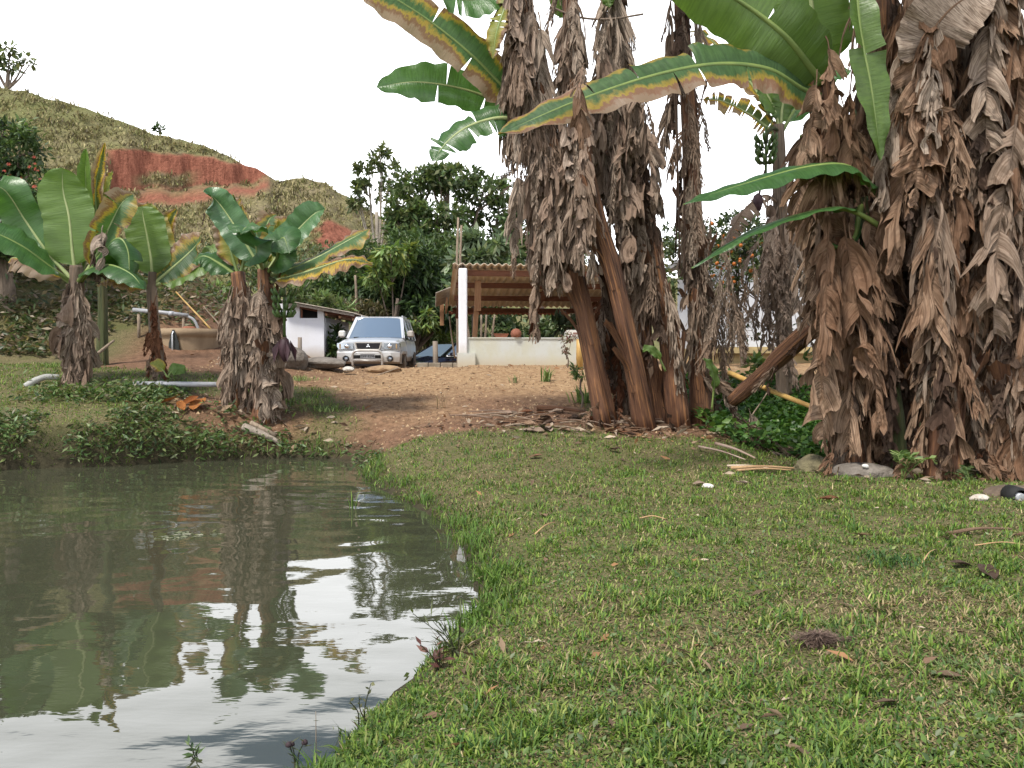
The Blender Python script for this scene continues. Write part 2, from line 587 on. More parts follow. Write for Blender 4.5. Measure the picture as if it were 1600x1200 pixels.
e2 = (HORIZON - (372 + 14 * np.sin(pxs * .05))) / FPX
cut2 = np.clip(1.25 - (px2[None] ** 2 + ((E - e2[None]) / .030) ** 2), 0, 1)
cut2 = smooth(.1, .5, cut2 + (fbm(np.broadcast_to(pxs[None] * .06, E.shape), E * 120, 77) - .5) * .6)
shelf = smooth(.018, 0, np.abs(E - eb[None] + .010)) * cstr[None] * smooth(.0, .008, eb[None] - E + .008)
rate = 1.0 * (1 - .93 * cutband) * (1 - .6 * cut2) + 1.2 * shelf
terr = np.sin(E * 330 + 2.2 * fbm(np.broadcast_to(HT[None] * 9, E.shape), E * 8, 55)) * (1 - cutband)
rate = rate * (1 + .55 * terr)
yc = np.cumsum(rate, 0); yc = yc / yc[-1:]
HD = 52 + 8 * vnoise(HT * 3, HT * 0, 9)
HY = 31 + (HD - 31)[None] * yc
HZ = CAMZ + E * HY + (fbm(HT[None] * HY * .5, HY * .5, 81) - .5) * .5 * smooth(31, 36, HY)
HX = HT[None] * HY
mound = smooth(210, 250, pxs) * smooth(320, 280, pxs)
# beyond the crest the hill falls away again
for k, (dy, dz) in enumerate(((6, .3), (16, -1.5), (40, -9), (110, -32))):
    yy = HD + dy
    HY = np.vstack([HY, yy[None]]); HX = np.vstack([HX, (HT * yy)[None]])
    HZ = np.vstack([HZ, np.maximum(HZ[NR - 1] + dz, -1.0)[None]])
redm = np.maximum(np.maximum(cutband, cut2), np.clip(shelf * 1.2 - .25, 0, 1))
redm = redm * smooth(.30, .42, fbm(HX[:NR] * .9, HZ[:NR] * .9, 88) + .25 * cutband)
mnd = smooth(205, 235, pxs) * smooth(325, 280, pxs)
redm = redm * (1 - .95 * mnd[None] * smooth(.012, .004, np.abs(E - eb[None] - .012)) * smooth(.35, .55, fbm(HX[:NR] * .8, HZ[:NR] * 1.2, 95)))
redm = np.vstack([redm, np.zeros((4, len(HT)))])
nr, ncol = HX.shape
ii = (np.arange(nr - 1)[:, None] * ncol + np.arange(ncol - 1)[None, :]).ravel()
HF = np.stack([ii, ii + 1, ii + ncol + 1, ii + ncol], 1)
t = NT('hill_pasture')
oc = t.coord('Object')
rm = t.n('ShaderNodeSeparateColor'); t.put(rm.inputs[0], t.attr('tint'))
n1 = t.noise(.9, 6, .65, oc); n2 = t.noise(4.5, 5, .7, oc); n5 = t.noise(.13, 3, .5, oc)
past = t.mix(t.rng(n2, .35, .66), (.13, .115, .060), (.31, .27, .135))
past = t.mix(t.rng(n1, .45, .62), past, (.20, .165, .10))
past = t.mix(t.rng(n5, .42, .62, 0, .7), past, (.15, .165, .06))
vs = t.noise(2.2, 5, .6, t.coord('Object', (2.0, 2.0, .35)))
redc = t.mix(t.rng(vs, .34, .66), (.17, .062, .040), (.34, .135, .088))
redc = t.mix(t.rng(n2, .62, .75, 0, .5), redc, (.30, .16, .10))
col = t.mix(rm.outputs[0], past, redc)
M_HILL = t.done(col, .95, 0, t.bump(t.math('ADD', n2, t.math('MULTIPLY', vs, .6)), .9, .22), spec=.15)
hill = link('hill', np_mesh('hill', np.stack([HX.ravel(), HY.ravel(), HZ.ravel()], 1), HF, M_HILL, np.stack([redm.ravel(), redm.ravel() * 0], 1), smooth=True))
tag(hill, 'dry pasture hill with a bare red earth cut', kind='structure')


# ------------------------------------------------------------------ scattered leaf and blade meshes
def palette(n, cols, rng, jit=.18):
    cols = np.array([c[:3] for c in cols]); w = None
    i = rng.integers(0, len(cols), n)
    c = cols[i] * (1 + jit * rng.standard_normal((n, 1)))
    return np.clip(c, .004, .9)


def blades(x, y, z, L, W, lean, rng, cols, segs=2, bend=.9, az=None):
    """grass blades: a bent tapering ribbon each"""
    n = len(x)
    if az is None: az = rng.uniform(0, 2 * np.pi, n)
    d = np.stack([np.cos(az), np.sin(az), 0 * az], 1); s = np.stack([-np.sin(az), np.cos(az), 0 * az], 1)
    up = np.array([0, 0, 1.0])
    P0 = np.stack([x, y, z], 1)
    l = L[:, None]
    a1 = lean[:, None]; a2 = np.minimum(lean + bend * rng.uniform(.2, 1, n), 1.95)[:, None]
    P1 = P0 + (d * np.sin(a1) + up * np.cos(a1)) * l * .55
    P2 = P1 + (d * np.sin(a2) + up * np.cos(a2)) * l * .45
    w = W[:, None] / 2
    V = np.stack([P0 - s * w * .8, P0 + s * w * .8, P1 - s * w, P1 + s * w, P2], 1).reshape(-1, 3)
    b = np.arange(n)[:, None] * 5
    F = np.concatenate([b + np.array([[0, 1, 3]]), b + np.array([[0, 3, 2]]), b + np.array([[2, 3, 4]])], 1).reshape(-1, 3)
    C = np.repeat(palette(n, cols, rng), 5, 0)
    return V, F, C


def leaves(P, D, S, wr, rng, cols, fold=.25, up=None):
    """rhombic leaves folded along the midrib: base P, direction D, length S"""
    n = len(P)
    D = D / (np.linalg.norm(D, axis=1, keepdims=True) + 1e-9)
    r = rng.standard_normal((n, 3)) * .6 + np.array([0, 0, 1.0]) if up is None else up
    s = np.cross(D, r); s /= (np.linalg.norm(s, axis=1, keepdims=True) + 1e-9)
    nn = np.cross(s, D)
    S = np.asarray(S).reshape(-1, 1) * np.ones((n, 1))
    w = S * wr / 2
    mid = P + D * S * .45
    V = np.stack([P, mid - s * w + nn * w * fold, P + D * S, mid + s * w + nn * w * fold], 1).reshape(-1, 3)
    b = np.arange(n)[:, None] * 4
    F = np.concatenate([b + np.array([[0, 1, 2]]), b + np.array([[0, 2, 3]])], 1).reshape(-1, 3)
    C = np.repeat(palette(n, cols, rng), 4, 0)
    return V, F, C


def merge(parts):
    V, F, C, b = [], [], [], 0
    for v, f, c in parts:
        V.append(v); F.append(f + b); C.append(c); b += len(v)
    return np.concatenate(V), np.concatenate(F), np.concatenate(C)


M_GRASS = mat_tint('grass_blades', .55, .30, .25)
M_DRYG = mat_tint('dry_blades', .8, .15, .2, (1, 1, 1))
M_LEAF = mat_tint('leaf_tissue', .45, .30, .4)
M_LITTER = mat_tint('leaf_litter', .9, .1, .2, (1, 1, 1))

G_GREEN = [(.115, .205, .030), (.075, .15, .026), (.16, .25, .040), (.045, .10, .024), (.20, .28, .055), (.10, .165, .05), (.24, .28, .075)]
G_STRAW = [(.32, .26, .14), (.25, .20, .10), (.38, .31, .17), (.20, .15, .08), (.14, .10, .06)]
G_LUSH = [(.085, .165, .028), (.12, .21, .040), (.06, .115, .025), (.15, .22, .05)]


def scatter(n, x0, x1, y0, y1, rng, near=True):
    """points on the part of the land the view takes in, thinner with distance"""
    u = rng.random(n)
    if near:
        y = y0 * (y1 / y0) ** u
    else:
        y = y0 + (y1 - y0) * u
    lo = np.maximum(x0, -.70 * y - .6); hi = np.minimum(x1, .70 * y + .6)
    x = lo + (hi - lo) * rng.random(n)
    return x, y


# ---- lawn
rng = np.random.default_rng(5)
x, y = scatter(430000, -11, 9, 2.15, 15.5, rng)
sd = pond_sd(x, y); dm = dirt_mask(x, y)
pat = fbm(x * 1.1, y * 1.1, 41); pat2 = fbm(x * 4.2, y * 4.2, 43, 3)
nsd = sd + (fbm(x * 3.2, y * 3.2, 45, 3) - .5) * .30
keep = (nsd > .015) & (sd > -.10) & (rng.random(len(x)) > dm * 1.15) & (rng.random(len(x)) < .50 + 1.1 * (pat2 - .22))
x, y, sd, pat, pat2 = x[keep], y[keep], sd[keep], pat[keep], pat2[keep]
z = ground_z(x, y, sd)
edge = smooth(.40, .05, sd) * smooth(.36, .60, fbm(x * 1.3, y * 1.3, 46, 3) + .10 * smooth(5, 6, y))
far_side = (y > 10.2) & (x < -1.5)
L = (.022 + .030 * rng.random(len(x)) ** 1.6) * (1 + .9 * edge) * (.50 + .4 * pat + 1.1 * smooth(.46, .72, fbm(x * 7, y * 7, 49, 3))) * (1 + .035 * np.maximum(y - 4, 0))
W = (.0042 + .0045 * rng.random(len(x))) * (1 + .07 * np.maximum(y - 3, 0))
lean = rng.uniform(.15, 1.25, len(x)) * (1 - .3 * edge)
straw = rng.random(len(x)) < np.clip(.13 + 1.4 * (pat - .46) + .35 * (fbm(x * 2.6, y * 2.6, 47, 3) - .5) * 1.5, .08, .70) * (1 - .75 * edge) * np.where(far_side, .45, 1)
lush = (~straw) & (rng.random(len(x)) < np.maximum(edge * .9, smooth(.56, .68, pat2) * .35))
g = (~straw) & (~lush)
pr = []
for msk, cols, lk in ((g, G_GREEN, 1.0), (lush, G_LUSH, 1.15)):
    pr.append(blades(x[msk], y[msk], z[msk] - .004, L[msk] * lk, W[msk], lean[msk], rng, cols))
V, F, C = merge(pr)
tag(link('lawn_grass', np_mesh('lawn_grass', V, F, M_GRASS, C)), 'short patchy green grass beside the pond', 'grass', kind='stuff')
V, F, C = blades(x[straw], y[straw], z[straw] + .002, L[straw] * .95, W[straw] * .8, np.minimum(lean[straw] + .55, 1.5), rng, G_STRAW, bend=.5)
tag(link('dry_grass', np_mesh('dry_grass', V, F, M_DRYG, C)), 'straw coloured dead blades lying through the lawn', 'dry grass', kind='stuff')

# ---- small broad leaves among the grass
x, y = scatter(46000, -11, 9, 2.0, 13, rng)
sd = pond_sd(x, y); dm = dirt_mask(x, y); pat = fbm(x * 1.7, y * 1.7, 52, 3)
k = (sd > .05) & (dm < .3) & (rng.random(len(x)) < .7 * smooth(.44, .66, pat))
x, y = x[k], y[k]; z = ground_z(x, y)
n = len(x); az = rng.uniform(0, 6.283, n); el = rng.uniform(-.1, .8, n)
D = np.stack([np.cos(az) * np.cos(el), np.sin(az) * np.cos(el), np.sin(el)], 1)
V, F, C = leaves(np.stack([x, y, z + .008 + .012 * rng.random(n)], 1), D, .012 + .028 * rng.random(n) ** 2, .5, rng,
                 [(.09, .15, .035), (.11, .18, .04), (.13, .17, .075), (.16, .20, .045), (.07, .12, .04)])
tag(link('clover_weeds', np_mesh('clover_weeds', V, F, M_LEAF, C)), 'low broad leaved weeds in the lawn', 'weeds', kind='stuff')

# ---- dead bits: litter on the lawn, thick under the banana clumps and on the track
rng = np.random.default_rng(15)
x, y = scatter(26000, -10, 9, 2.4, 19, rng)
sd = pond_sd(x, y); dm = dirt_mask(x, y)
clump = np.maximum.reduce([np.exp(-(((x - 1.9) / 1.7) ** 2 + ((y - 11.0) / .9) ** 2)), .9 * np.exp(-(((x - 4.5) / 1.6) ** 2 + ((y - 8.3) / .5) ** 2)),
                           np.exp(-(((x + 4.0) / 1.6) ** 2 + ((y - 12.2) / .7) ** 2)), .8 * np.exp(-(((x - .3) / 1.6) ** 2 + ((y - 11.4) / .8) ** 2))])
k = (sd > .12) & (rng.random(len(x)) < .045 + .16 * dm + .95 * clump)
x, y, clump = x[k], y[k], clump[k]; z = ground_z(x, y)
n = len(x); az = rng.uniform(0, 6.283, n); el = rng.normal(0, .25, n)
D = np.stack([np.cos(az) * np.cos(el), np.sin(az) * np.cos(el), np.sin(el)], 1)
S = (.02 + .10 * rng.random(n) ** 2.2) * (1 + 1.0 * clump) * (1 + .02 * y)
V, F, C = leaves(np.stack([x, y, z + .012 + .05 * clump * rng.random(n)], 1), D, S, .30, rng,
                 [(.24, .17, .11), (.16, .10, .065), (.34, .27, .20), (.11, .075, .05), (.30, .16, .08), (.40, .32, .24)], fold=.5)
tag(link('leaf_litter', np_mesh('leaf_litter', V, F, M_LITTER, C)), 'scraps of dead leaf strewn over lawn and track', 'litter', kind='stuff')

# ---- crumbs of soil and gravel on the track
x, y = scatter(16000, -6, 4, 10.6, 20, rng, near=False)
k = (pond_sd(x, y) > .1) & (dirt_mask(x, y) > .5) & (rng.random(len(x)) < .25 + fbm(x * 2, y * 2, 91, 3) * .8)
x, y = x[k], y[k]; z = ground_z(x, y); n = len(x)
s = .008 + .030 * rng.random(n) ** 4
tet = np.array([(-1, -.6, -.3), (1, -.7, -.3), (0, 1, -.3), (.1, 0, .9)])
rot = rng.uniform(0, 6.283, n)
T = tet[None] * s[:, None, None] * rng.uniform(.6, 1.4, (n, 4, 3))
Vx = T[..., 0] * np.cos(rot)[:, None] - T[..., 1] * np.sin(rot)[:, None]; Vy = T[..., 0] * np.sin(rot)[:, None] + T[..., 1] * np.cos(rot)[:, None]
V = np.stack([Vx + x[:, None], Vy + y[:, None], T[..., 2] + z[:, None]], 2).reshape(-1, 3)
b = np.arange(n)[:, None] * 4
F = np.concatenate([b + np.array([[0, 1, 3]]), b + np.array([[1, 2, 3]]), b + np.array([[2, 0, 3]])], 1).reshape(-1, 3)
C = np.repeat(palette(n, [(.32, .22, .13), (.24, .15, .085), (.38, .27, .16), (.17, .10, .06)], rng), 4, 0)
tag(link('earth_crumbs', np_mesh('earth_crumbs', V, F, M_LITTER, C)), 'crumbs of dry earth and grit on the track', 'gravel', kind='stuff')

# ---- leafy creeper over the far bank, the ditch and the embankment
def ground_cover(name, label, x, y, z, lift, size, cols, rng, wr=.42, droop=0.2, toward=None):
    n = len(x); az = rng.uniform(0, 6.283, n); el = rng.normal(.15 - droop, .45, n)
    D = np.stack([np.cos(az) * np.cos(el), np.sin(az) * np.cos(el), np.sin(el)], 1)
    if toward is not None: D = D + np.array(toward)
    P = np.stack([x, y, z + lift], 1)
    V, F, C = leaves(P, D, size, wr, rng, cols)
    return tag(link(name, np_mesh(name, V, F, M_LEAF, C)), label, 'undergrowth', kind='stuff')


rng = np.random.default_rng(25)
C_BANK = [(.07, .125, .04), (.095, .16, .05), (.05, .09, .033), (.12, .18, .055), (.17, .21, .08), (.17, .15, .085)]
x = rng.uniform(-11.5, -1.6, 60000); y = rng.uniform(10.3, 13.2, 60000)
sd = pond_sd(x, y); f = fbm(x * 1.3, y * 1.3, 101)
hb = smooth(-2.6, -5.0, x)
k = (sd > -.10) & (sd < .20 + .85 * (f) * hb) & (rng.random(len(x)) < (.25 + .75 * hb) * .85 * smooth(1.3, .2, sd) * smooth(.34, .60, f + .16 * smooth(.5, .1, sd)))
x, y, sd = x[k], y[k], sd[k]; z = np.maximum(ground_z(x, y, sd), .02)
lift = .10 * rng.random(len(x)) + smooth(.25, -.1, sd) * rng.random(len(x)) * .42 * smooth(-2.6, -4.5, x)
ground_cover('bank_creeper', 'leafy creeper hanging over the far bank into the water', x, y, z, lift, .05 + .09 * rng.random(len(x)), C_BANK, rng, .30, .35, (0, -.35, 0))

x = rng.normal(-6.1, 1.0, 5500); y = rng.normal(12.5, .28, 5500)
k = (rng.random(len(x)) < smooth(.38, .55, fbm(x * 1.4, y * 2, 111))) & (pond_sd(x, y) > .2)
x, y = x[k], y[k]
ground_cover('bank_weeds', 'dark leafy weeds round the feet of the small banana plants', x, y, ground_z(x, y), .16 * rng.random(len(x)), .06 + .07 * rng.random(len(x)), C_BANK, rng, .32, .1)

x = rng.normal(4.0, .62, 15000); y = rng.normal(12.2, 1.3, 15000)
k = (y > 9.6 + .15 * np.abs(x - 4)) & (x > 2.6) & (y < 16)
x, y = x[k], y[k]
lift = (.08 + .38 * fbm(x * 1.6, y * 1.6, 121)) * rng.random(len(x)) ** .6
ground_cover('ditch_creeper', 'bright leafy ground cover filling the dip behind the clumps', x, y, ground_z(x, y), lift, .06 + .08 * rng.random(len(x)), [(.05, .12, .025), (.07, .16, .03), (.04, .09, .022), (.10, .18, .035)], rng, .62, .0)

x = rng.uniform(-15, -4.6, 70000); y = rng.uniform(14.5, 24, 70000); tt = x / y
k = (rng.random(len(x)) < .75 * smooth(.38, .60, fbm(x * .6, y * .6, 131)) * smooth(-.27, -.36, tt) * (.35 + .65 * smooth(-.38, -.55, tt))) & ((y > 17.6) | (tt < -.5) & (y > 16))
x, y = x[k], y[k]
ground_cover('embankment_creeper', 'tangled scrub over the earth embankment behind the small banana plants', x, y, ground_z(x, y), (.08 + .55 * fbm(x * .9, y * .9, 133) ** 2) * rng.random(len(x)), .09 + .12 * rng.random(len(x)),
             [(.07, .105, .04), (.10, .135, .055), (.15, .145, .075), (.24, .19, .12), (.05, .08, .035), (.20, .15, .11)], rng, .4, .1)

# ---- dry tussocks on the hill
rng = np.random.default_rng(35)
n = 52000
r_ = (rng.random(n) ** .9 * (NR - 1)).astype(int); c_ = rng.integers(0, ncol - 1, n)
vis = (pxs[c_] > -60) & (pxs[c_] < 760)
r_, c_ = r_[vis], c_[vis]
X0, Y0, Z0, R0 = HX[r_, c_], HY[r_, c_], HZ[r_, c_], redm[r_, c_]
fx, fy = rng.random(len(r_)), rng.random(len(r_))
for A, nm in ((HX, 'X'), (HY, 'Y'), (HZ, 'Z')):
    v = A[r_, c_] * (1 - fx) * (1 - fy) + A[r_, c_ + 1] * fx * (1 - fy) + A[r_ + 1, c_] * (1 - fx) * fy + A[r_ + 1, c_ + 1] * fx * fy
    if nm == 'X': X0 = v
    elif nm == 'Y': Y0 = v
    else: Z0 = v
scrub = fbm(X0 * .5, Y0 * .5, 141)
k = (R0 < .3) & (rng.random(len(X0)) < .35 + .65 * smooth(.30, .55, scrub))
X0, Y0, Z0 = X0[k], Y0[k], Z0[k]
m = len(X0); nb = 5
xx = np.repeat(X0, nb) + rng.normal(0, .16, m * nb); yy = np.repeat(Y0, nb) + rng.normal(0, .16, m * nb); zz = np.repeat(Z0, nb) - .03
V, F, C = blades(xx, yy, zz, .18 + .24 * rng.random(m * nb), .05 + .04 * rng.random(m * nb), rng.uniform(.1, 1.0, m * nb), rng,
                 [(.29, .25, .125), (.20, .175, .09), (.36, .31, .16), (.19, .20, .08), (.14, .12, .075), (.25, .24, .10)])
tc = np.repeat(np.repeat(.75 + .5 * rng.random(m), nb), 5)[:, None]
tag(link('hill_tussocks', np_mesh('hill_tussocks', V, F, M_DRYG, C * tc)), 'dry tussocks and low scrub over the hill', 'pasture', kind='stuff')
# ------------------------------------------------------------------ materials of built things
def mat_wall(name, c, stain, amt=.5, foot=None):
    t = NT(name)
    oc = t.coord('Object')
    n1 = t.noise(1.3, 5, .62, t.coord('Object', (1, 1, .45))); n2 = t.noise(22, 3, .6, oc)
    col = t.mix(t.rng(n1, .42, .72, 0, amt), c, stain)
    col = t.mix(t.rng(n2, .55, .8, 0, .25), col, tuple(q * .6 for q in c))
    if foot:
        sx = t.n('ShaderNodeSeparateXYZ'); t.put(sx.inputs[0], oc)
        h = t.math('ADD', sx.outputs[2], t.math('MULTIPLY', t.math('SUBTRACT', n1, .5), .5))
        col = t.mix(t.rng(h, foot[1], foot[0], .8, 0), col, foot[2])
    return t.done(col, .85, 0, t.bump(n2, .25, .01), spec=.3)


def mat_grain(name, c1, c2, axis=(18, 18, 1.2), rough=.8, bump=.5, dist=.01):
    t = NT(name)
    v = t.coord('Object', axis)
    n = t.noise(3.0, 5, .65, v, .6)
    col = t.mix(t.rng(n, .3, .7), c2, c1)
    return t.done(col, rough, 0, t.bump(n, bump, dist), spec=.25)


M_WHITEWALL = mat_wall('limewash', (.80, .82, .87), (.62, .61, .58), .4, (1.85, 1.5, (.46, .38, .28)))
M_PARAPET = mat_wall('painted_render', (.56, .58, .55), (.50, .47, .30), .9, (1.55, 1.25, (.48, .40, .27)))
M_CREAM = mat_wall('cream_render', (.66, .58, .46), (.50, .42, .32), .5)
M_HOUSE = mat_wall('house_render', (.60, .62, .66), (.48, .48, .47), .5)
M_OCHRE = mat_wall('ochre_render', (.42, .33, .17), (.26, .19, .10), .8)
M_FIBRE = mat_plain('fibre_cement', (.42, .37, .30), (.24, .19, .15), 5, .9, .3, 40)
M_FIBRE_UNDER = mat_plain('fibre_cement_tan', (.78, .68, .55), (.64, .54, .42), 3, .9, .2, 30)  # paler and tanner than the eave sheet
M_REDWOOD = mat_grain('stained_timber', (.24, .105, .065), (.11, .05, .032), (1.2, 14, 14))
M_RAWWOOD = mat_grain('raw_timber', (.40, .23, .12), (.22, .11, .06), (14, 14, 1.0))
M_GREYWOOD = mat_grain('weathered_timber', (.34, .29, .24), (.16, .13, .10), (14, 14, 1.0))
M_CONCRETE = mat_plain('concrete', (.33, .29, .23), (.16, .13, .09), 4, .92, .6, 25)
M_TANK = mat_wall('stained_concrete', (.30, .22, .14), (.14, .09, .055), .9)
M_STONE = mat_plain('lichen_stone', (.24, .21, .18), (.09, .075, .06), 5, .95, .9, 14, dist=.04)
M_MOSSY = mat_plain('mossy_stone', (.22, .19, .10), (.10, .085, .05), 6, .95, .9, 16, dist=.04)
M_PVC = mat_plain('white_pipe', (.40, .41, .44), (.27, .27, .27), 3, .4, 0)
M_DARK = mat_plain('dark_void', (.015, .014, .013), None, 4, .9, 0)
M_BLACK = mat_plain('black_rubber', (.018, .018, .018), (.010, .010, .010), 8, .75, .2, 60)
M_TERRA = mat_plain('terracotta', (.34, .13, .075), (.18, .07, .045), 8, .85, .3, 40)
M_WHITEP = mat_plain('white_enamel', (.74, .73, .70), (.6, .58, .52), 5, .4, 0)
M_BAMBOO = mat_plain('yellow_bamboo', (.56, .37, .12), (.38, .22, .07), 6, .5, .15, 40)
M_STICK = mat_grain('dead_stick', (.33, .26, .19), (.15, .11, .08), (12, 12, 2))


def corrugated(mb, a, b, c, amp=.028, pitch=.18, th=.012, sub=6):
    """wavy sheet: eave a->b (waves march along it), slope a->c"""
    a, b, c = Vector(a), Vector(b), Vector(c)
    w = b - a; s = c - a; L = w.length; n = int(L / pitch * sub)
    N = w.cross(s).normalized()
    if N.z < 0: N = -N
    V = []
    for off in (0, -th):
        for i in range(n + 1):
            q = a + w * (i / n) + N * (amp * math.sin(2 * math.pi * i / sub) + off)
            V += [q, q + s]
    F = []
    m = 2 * (n + 1)
    for i in range(n):
        F.append((2 * i, 2 * i + 1, 2 * i + 3, 2 * i + 2))
        F.append((m + 2 * i, m + 2 * i + 2, m + 2 * i + 3, m + 2 * i + 1))
        F.append((2 * i, 2 * i + 2, m + 2 * i + 2, m + 2 * i))
        F.append((2 * i + 1, m + 2 * i + 1, m + 2 * i + 3, 2 * i + 3))
    mb.add(V, F, None, False)
    return mb


# ------------------------------------------------------------------ open shelter
P0 = at(722, 560, 20.0)
yaw = math.radians(6)
sh = thing('open_shelter', 'open sided shelter with low white wall, red beams and wavy sheet roof', 'shelter', (P0.x, P0.y, 0), None, yaw)
zg = 1.22
ze = at(722, 418, 20.0).z           # front eave
zr = at(700, 486, 24.6).z + .10                      # rear eave, five metres back
W_SH, D_SH = 4.6, 4.7
ZW = at(735, 529, 20.0).z
MB().box((W_SH / 2 + .12, 0, (zg + ZW) / 2), (W_SH, .16, ZW - zg)).build('parapet_wall', M_PARAPET, sh)
MB().box((W_SH / 2 + .12, -.004, ZW + .015), (W_SH, .20, .03)).build('coping', M_PARAPET, sh)
MB().box((0.02, -.03, (zg + ze - .08) / 2), (.21, .24, ze - .08 - zg + .1), None, .02).build('post', M_WHITEWALL, sh)
MB().box((.10, -.13, 1.36), (.44, .16, .5)).build('post_footing', M_PARAPET, sh)
MB().box((W_SH, -.02, (zg + ze - .05) / 2), (.2, .2, ze - zg)).build('post', M_WHITEWALL, sh)
for xx in (.28, W_SH):
    MB().bar((xx, D_SH - .35, .6), (xx, D_SH - .35, zr - .1), .16, .16, Vector((0, 1, 0))).build('timber_post', M_RAWWOOD, sh)
MB().bar((.34, .5, 1.9), (.42, .55, ze - .55), .12, .15, Vector((0, 1, 0))).build('timber_post', M_RAWWOOD, sh)
MB().bar((.42, .42, ze - 1.05), (.42, .42, ze - .28), .16, .13, Vector((0, 1, 0))).build('corbel', M_RAWWOOD, sh)
for k, f in enumerate((.03, .30, .62, .97)):                       # beams along the front, stepping down to the rear
    y_ = f * D_SH; z_ = ze - .10 - f * (ze - zr)
    MB().bar((-.10, y_, z_), (W_SH + .2, y_, z_), .10, .14).build('roof_beam', M_REDWOOD, sh)
for xx in (.05, W_SH * .5, W_SH - .05):
    MB().bar((xx, .02, ze - .26), (xx, D_SH, zr - .26), .12, .14).build('rafter', M_REDWOOD, sh)
for a_, b_ in (((W_SH * .5, D_SH * .97, zr - .75), (W_SH * .5, D_SH * .45, zr + .25)), ((W_SH * .74, D_SH * .97, zr - .75), (W_SH * .74 + .75, D_SH * .75, zr + .12))):
    MB().bar(a_, b_, .09, .11).build('brace', M_REDWOOD, sh)
for k in range(3):                                                 # three courses of sheets
    f0, f1 = k / 3 - (.02 if k else .03), (k + 1) / 3 + .02
    mb = MB()
    corrugated(mb, (-.22, f0 * D_SH - .02, ze + .055 - f0 * (ze - zr) + .012 * k), (W_SH + .3, f0 * D_SH - .02, ze + .055 - f0 * (ze - zr) + .012 * k),
               (-.22, f1 * D_SH, ze + .055 - f1 * (ze - zr) + .012 * k))
    mb.build('roof_sheet', M_FIBRE_UNDER, sh)
mb = MB(); corrugated(mb, (-.24, -.06, ze + .080), (W_SH + .3, -.06, ze + .080), (-.24, .30, ze + .012)); mb.build('eave_sheet', M_FIBRE, sh)
mb = MB(); corrugated(mb, (-.2, D_SH + .25, zr - .1), (W_SH * .82, D_SH + .25, zr - .1), (-.2, D_SH + .45, zr - .16), .02, .14); mb.build('rear_sheet', M_TERRA, sh)
MB().box((W_SH - .55, D_SH - .1, (0.8 + zr) / 2 + .05), (1.0, .12, zr - .75)).build('end_panel', M_CREAM, sh)
# a gutter board and rail outside the rear left corner
MB().bar((-.30, D_SH - 1.6, zr + .05), (-.30, D_SH - .1, zr - .05), .05, .30).build('side_board', M_RAWWOOD, sh)
MB().bar((-.42, D_SH - .2, zr - .55), (-.42, D_SH - .2, zr + .32), .12, .07, Vector((0, 1, 0))).build('side_board', M_RAWWOOD, sh)
mb = MB(); corrugated(mb, (-.62, D_SH - 1.9, zr + .30), (-.62, D_SH - .3, zr + .02), (-.12, D_SH - 1.9, zr + .50), .02, .16); mb.build('side_sheet', M_FIBRE, sh)


def on_shelter(x, y, z): return Matrix.Rotation(yaw, 4, 'Z') @ Vector((x, y, z)) + Vector((P0.x, P0.y, 0))


p_ = on_shelter(.98, .02, ZW + .03)
o = thing('flower_pot', 'shallow terracotta trough on the low shelter wall', 'pot', p_, 'pots on the shelter wall', yaw)
MB().add([(-.14, -.07, .0), (.14, -.07, .0), (.14, .07, 0), (-.14, .07, 0), (-.19, -.10, .10), (.19, -.10, .10), (.19, .10, .10), (-.19, .10, .10),
          (-.17, -.08, .10), (.17, -.08, .10), (.17, .08, .10), (-.17, .08, .10), (-.17, -.08, .06), (.17, -.08, .06), (.17, .08, .06), (-.17, .08, .06)],
         [(3, 2, 1, 0), (0, 1, 5, 4), (1, 2, 6, 5), (2, 3, 7, 6), (3, 0, 4, 7), (4, 5, 9, 8), (5, 6, 10, 9), (6, 7, 11, 10), (7, 4, 8, 11), (8, 9, 13, 12), (9, 10, 14, 13), (10, 11, 15, 14), (11, 8, 12, 15), (12, 13, 14, 15)]).build('trough', M_TERRA, o)
p_ = on_shelter(1.36, -.06, ZW + .03)
o = thing('flower_pot', 'round reddish pot lying over on the shelter wall edge', 'pot', p_, 'pots on the shelter wall', yaw)
mb = MB(); mb.lathe([(.0, -.10), (.08, -.10), (.10, .0), (.125, .09), (.14, .09), (.14, .13), (.115, .13), (.10, .02), (.0, .0)], 12, (0, 0, .09), 'Y'); mb.build('pot_body', M_TERRA, o)
p_ = on_shelter(2.92, .12, ZW + .03)
o = thing('water_cooler', 'white appliance with rounded top behind the shelter wall', 'appliance', p_, None, yaw)
mb = MB(); mb.prism([(-.26, -.6), (.26, -.6), (.26, .14), (.22, .20), (-.20, .20), (-.26, .14)], -.0, .35); mb.build('body', M_WHITEP, o)
MB().box((-.0, -.006, .11), (.18, .012, .05)).build('label_panel', mat_plain('faded_red', (.36, .20, .16), None, 5, .6, 0), o)
MB().bar((-.2, -.012, .03), (.2, -.012, .03), .012, .012).build('seam', M_CONCRETE, o)

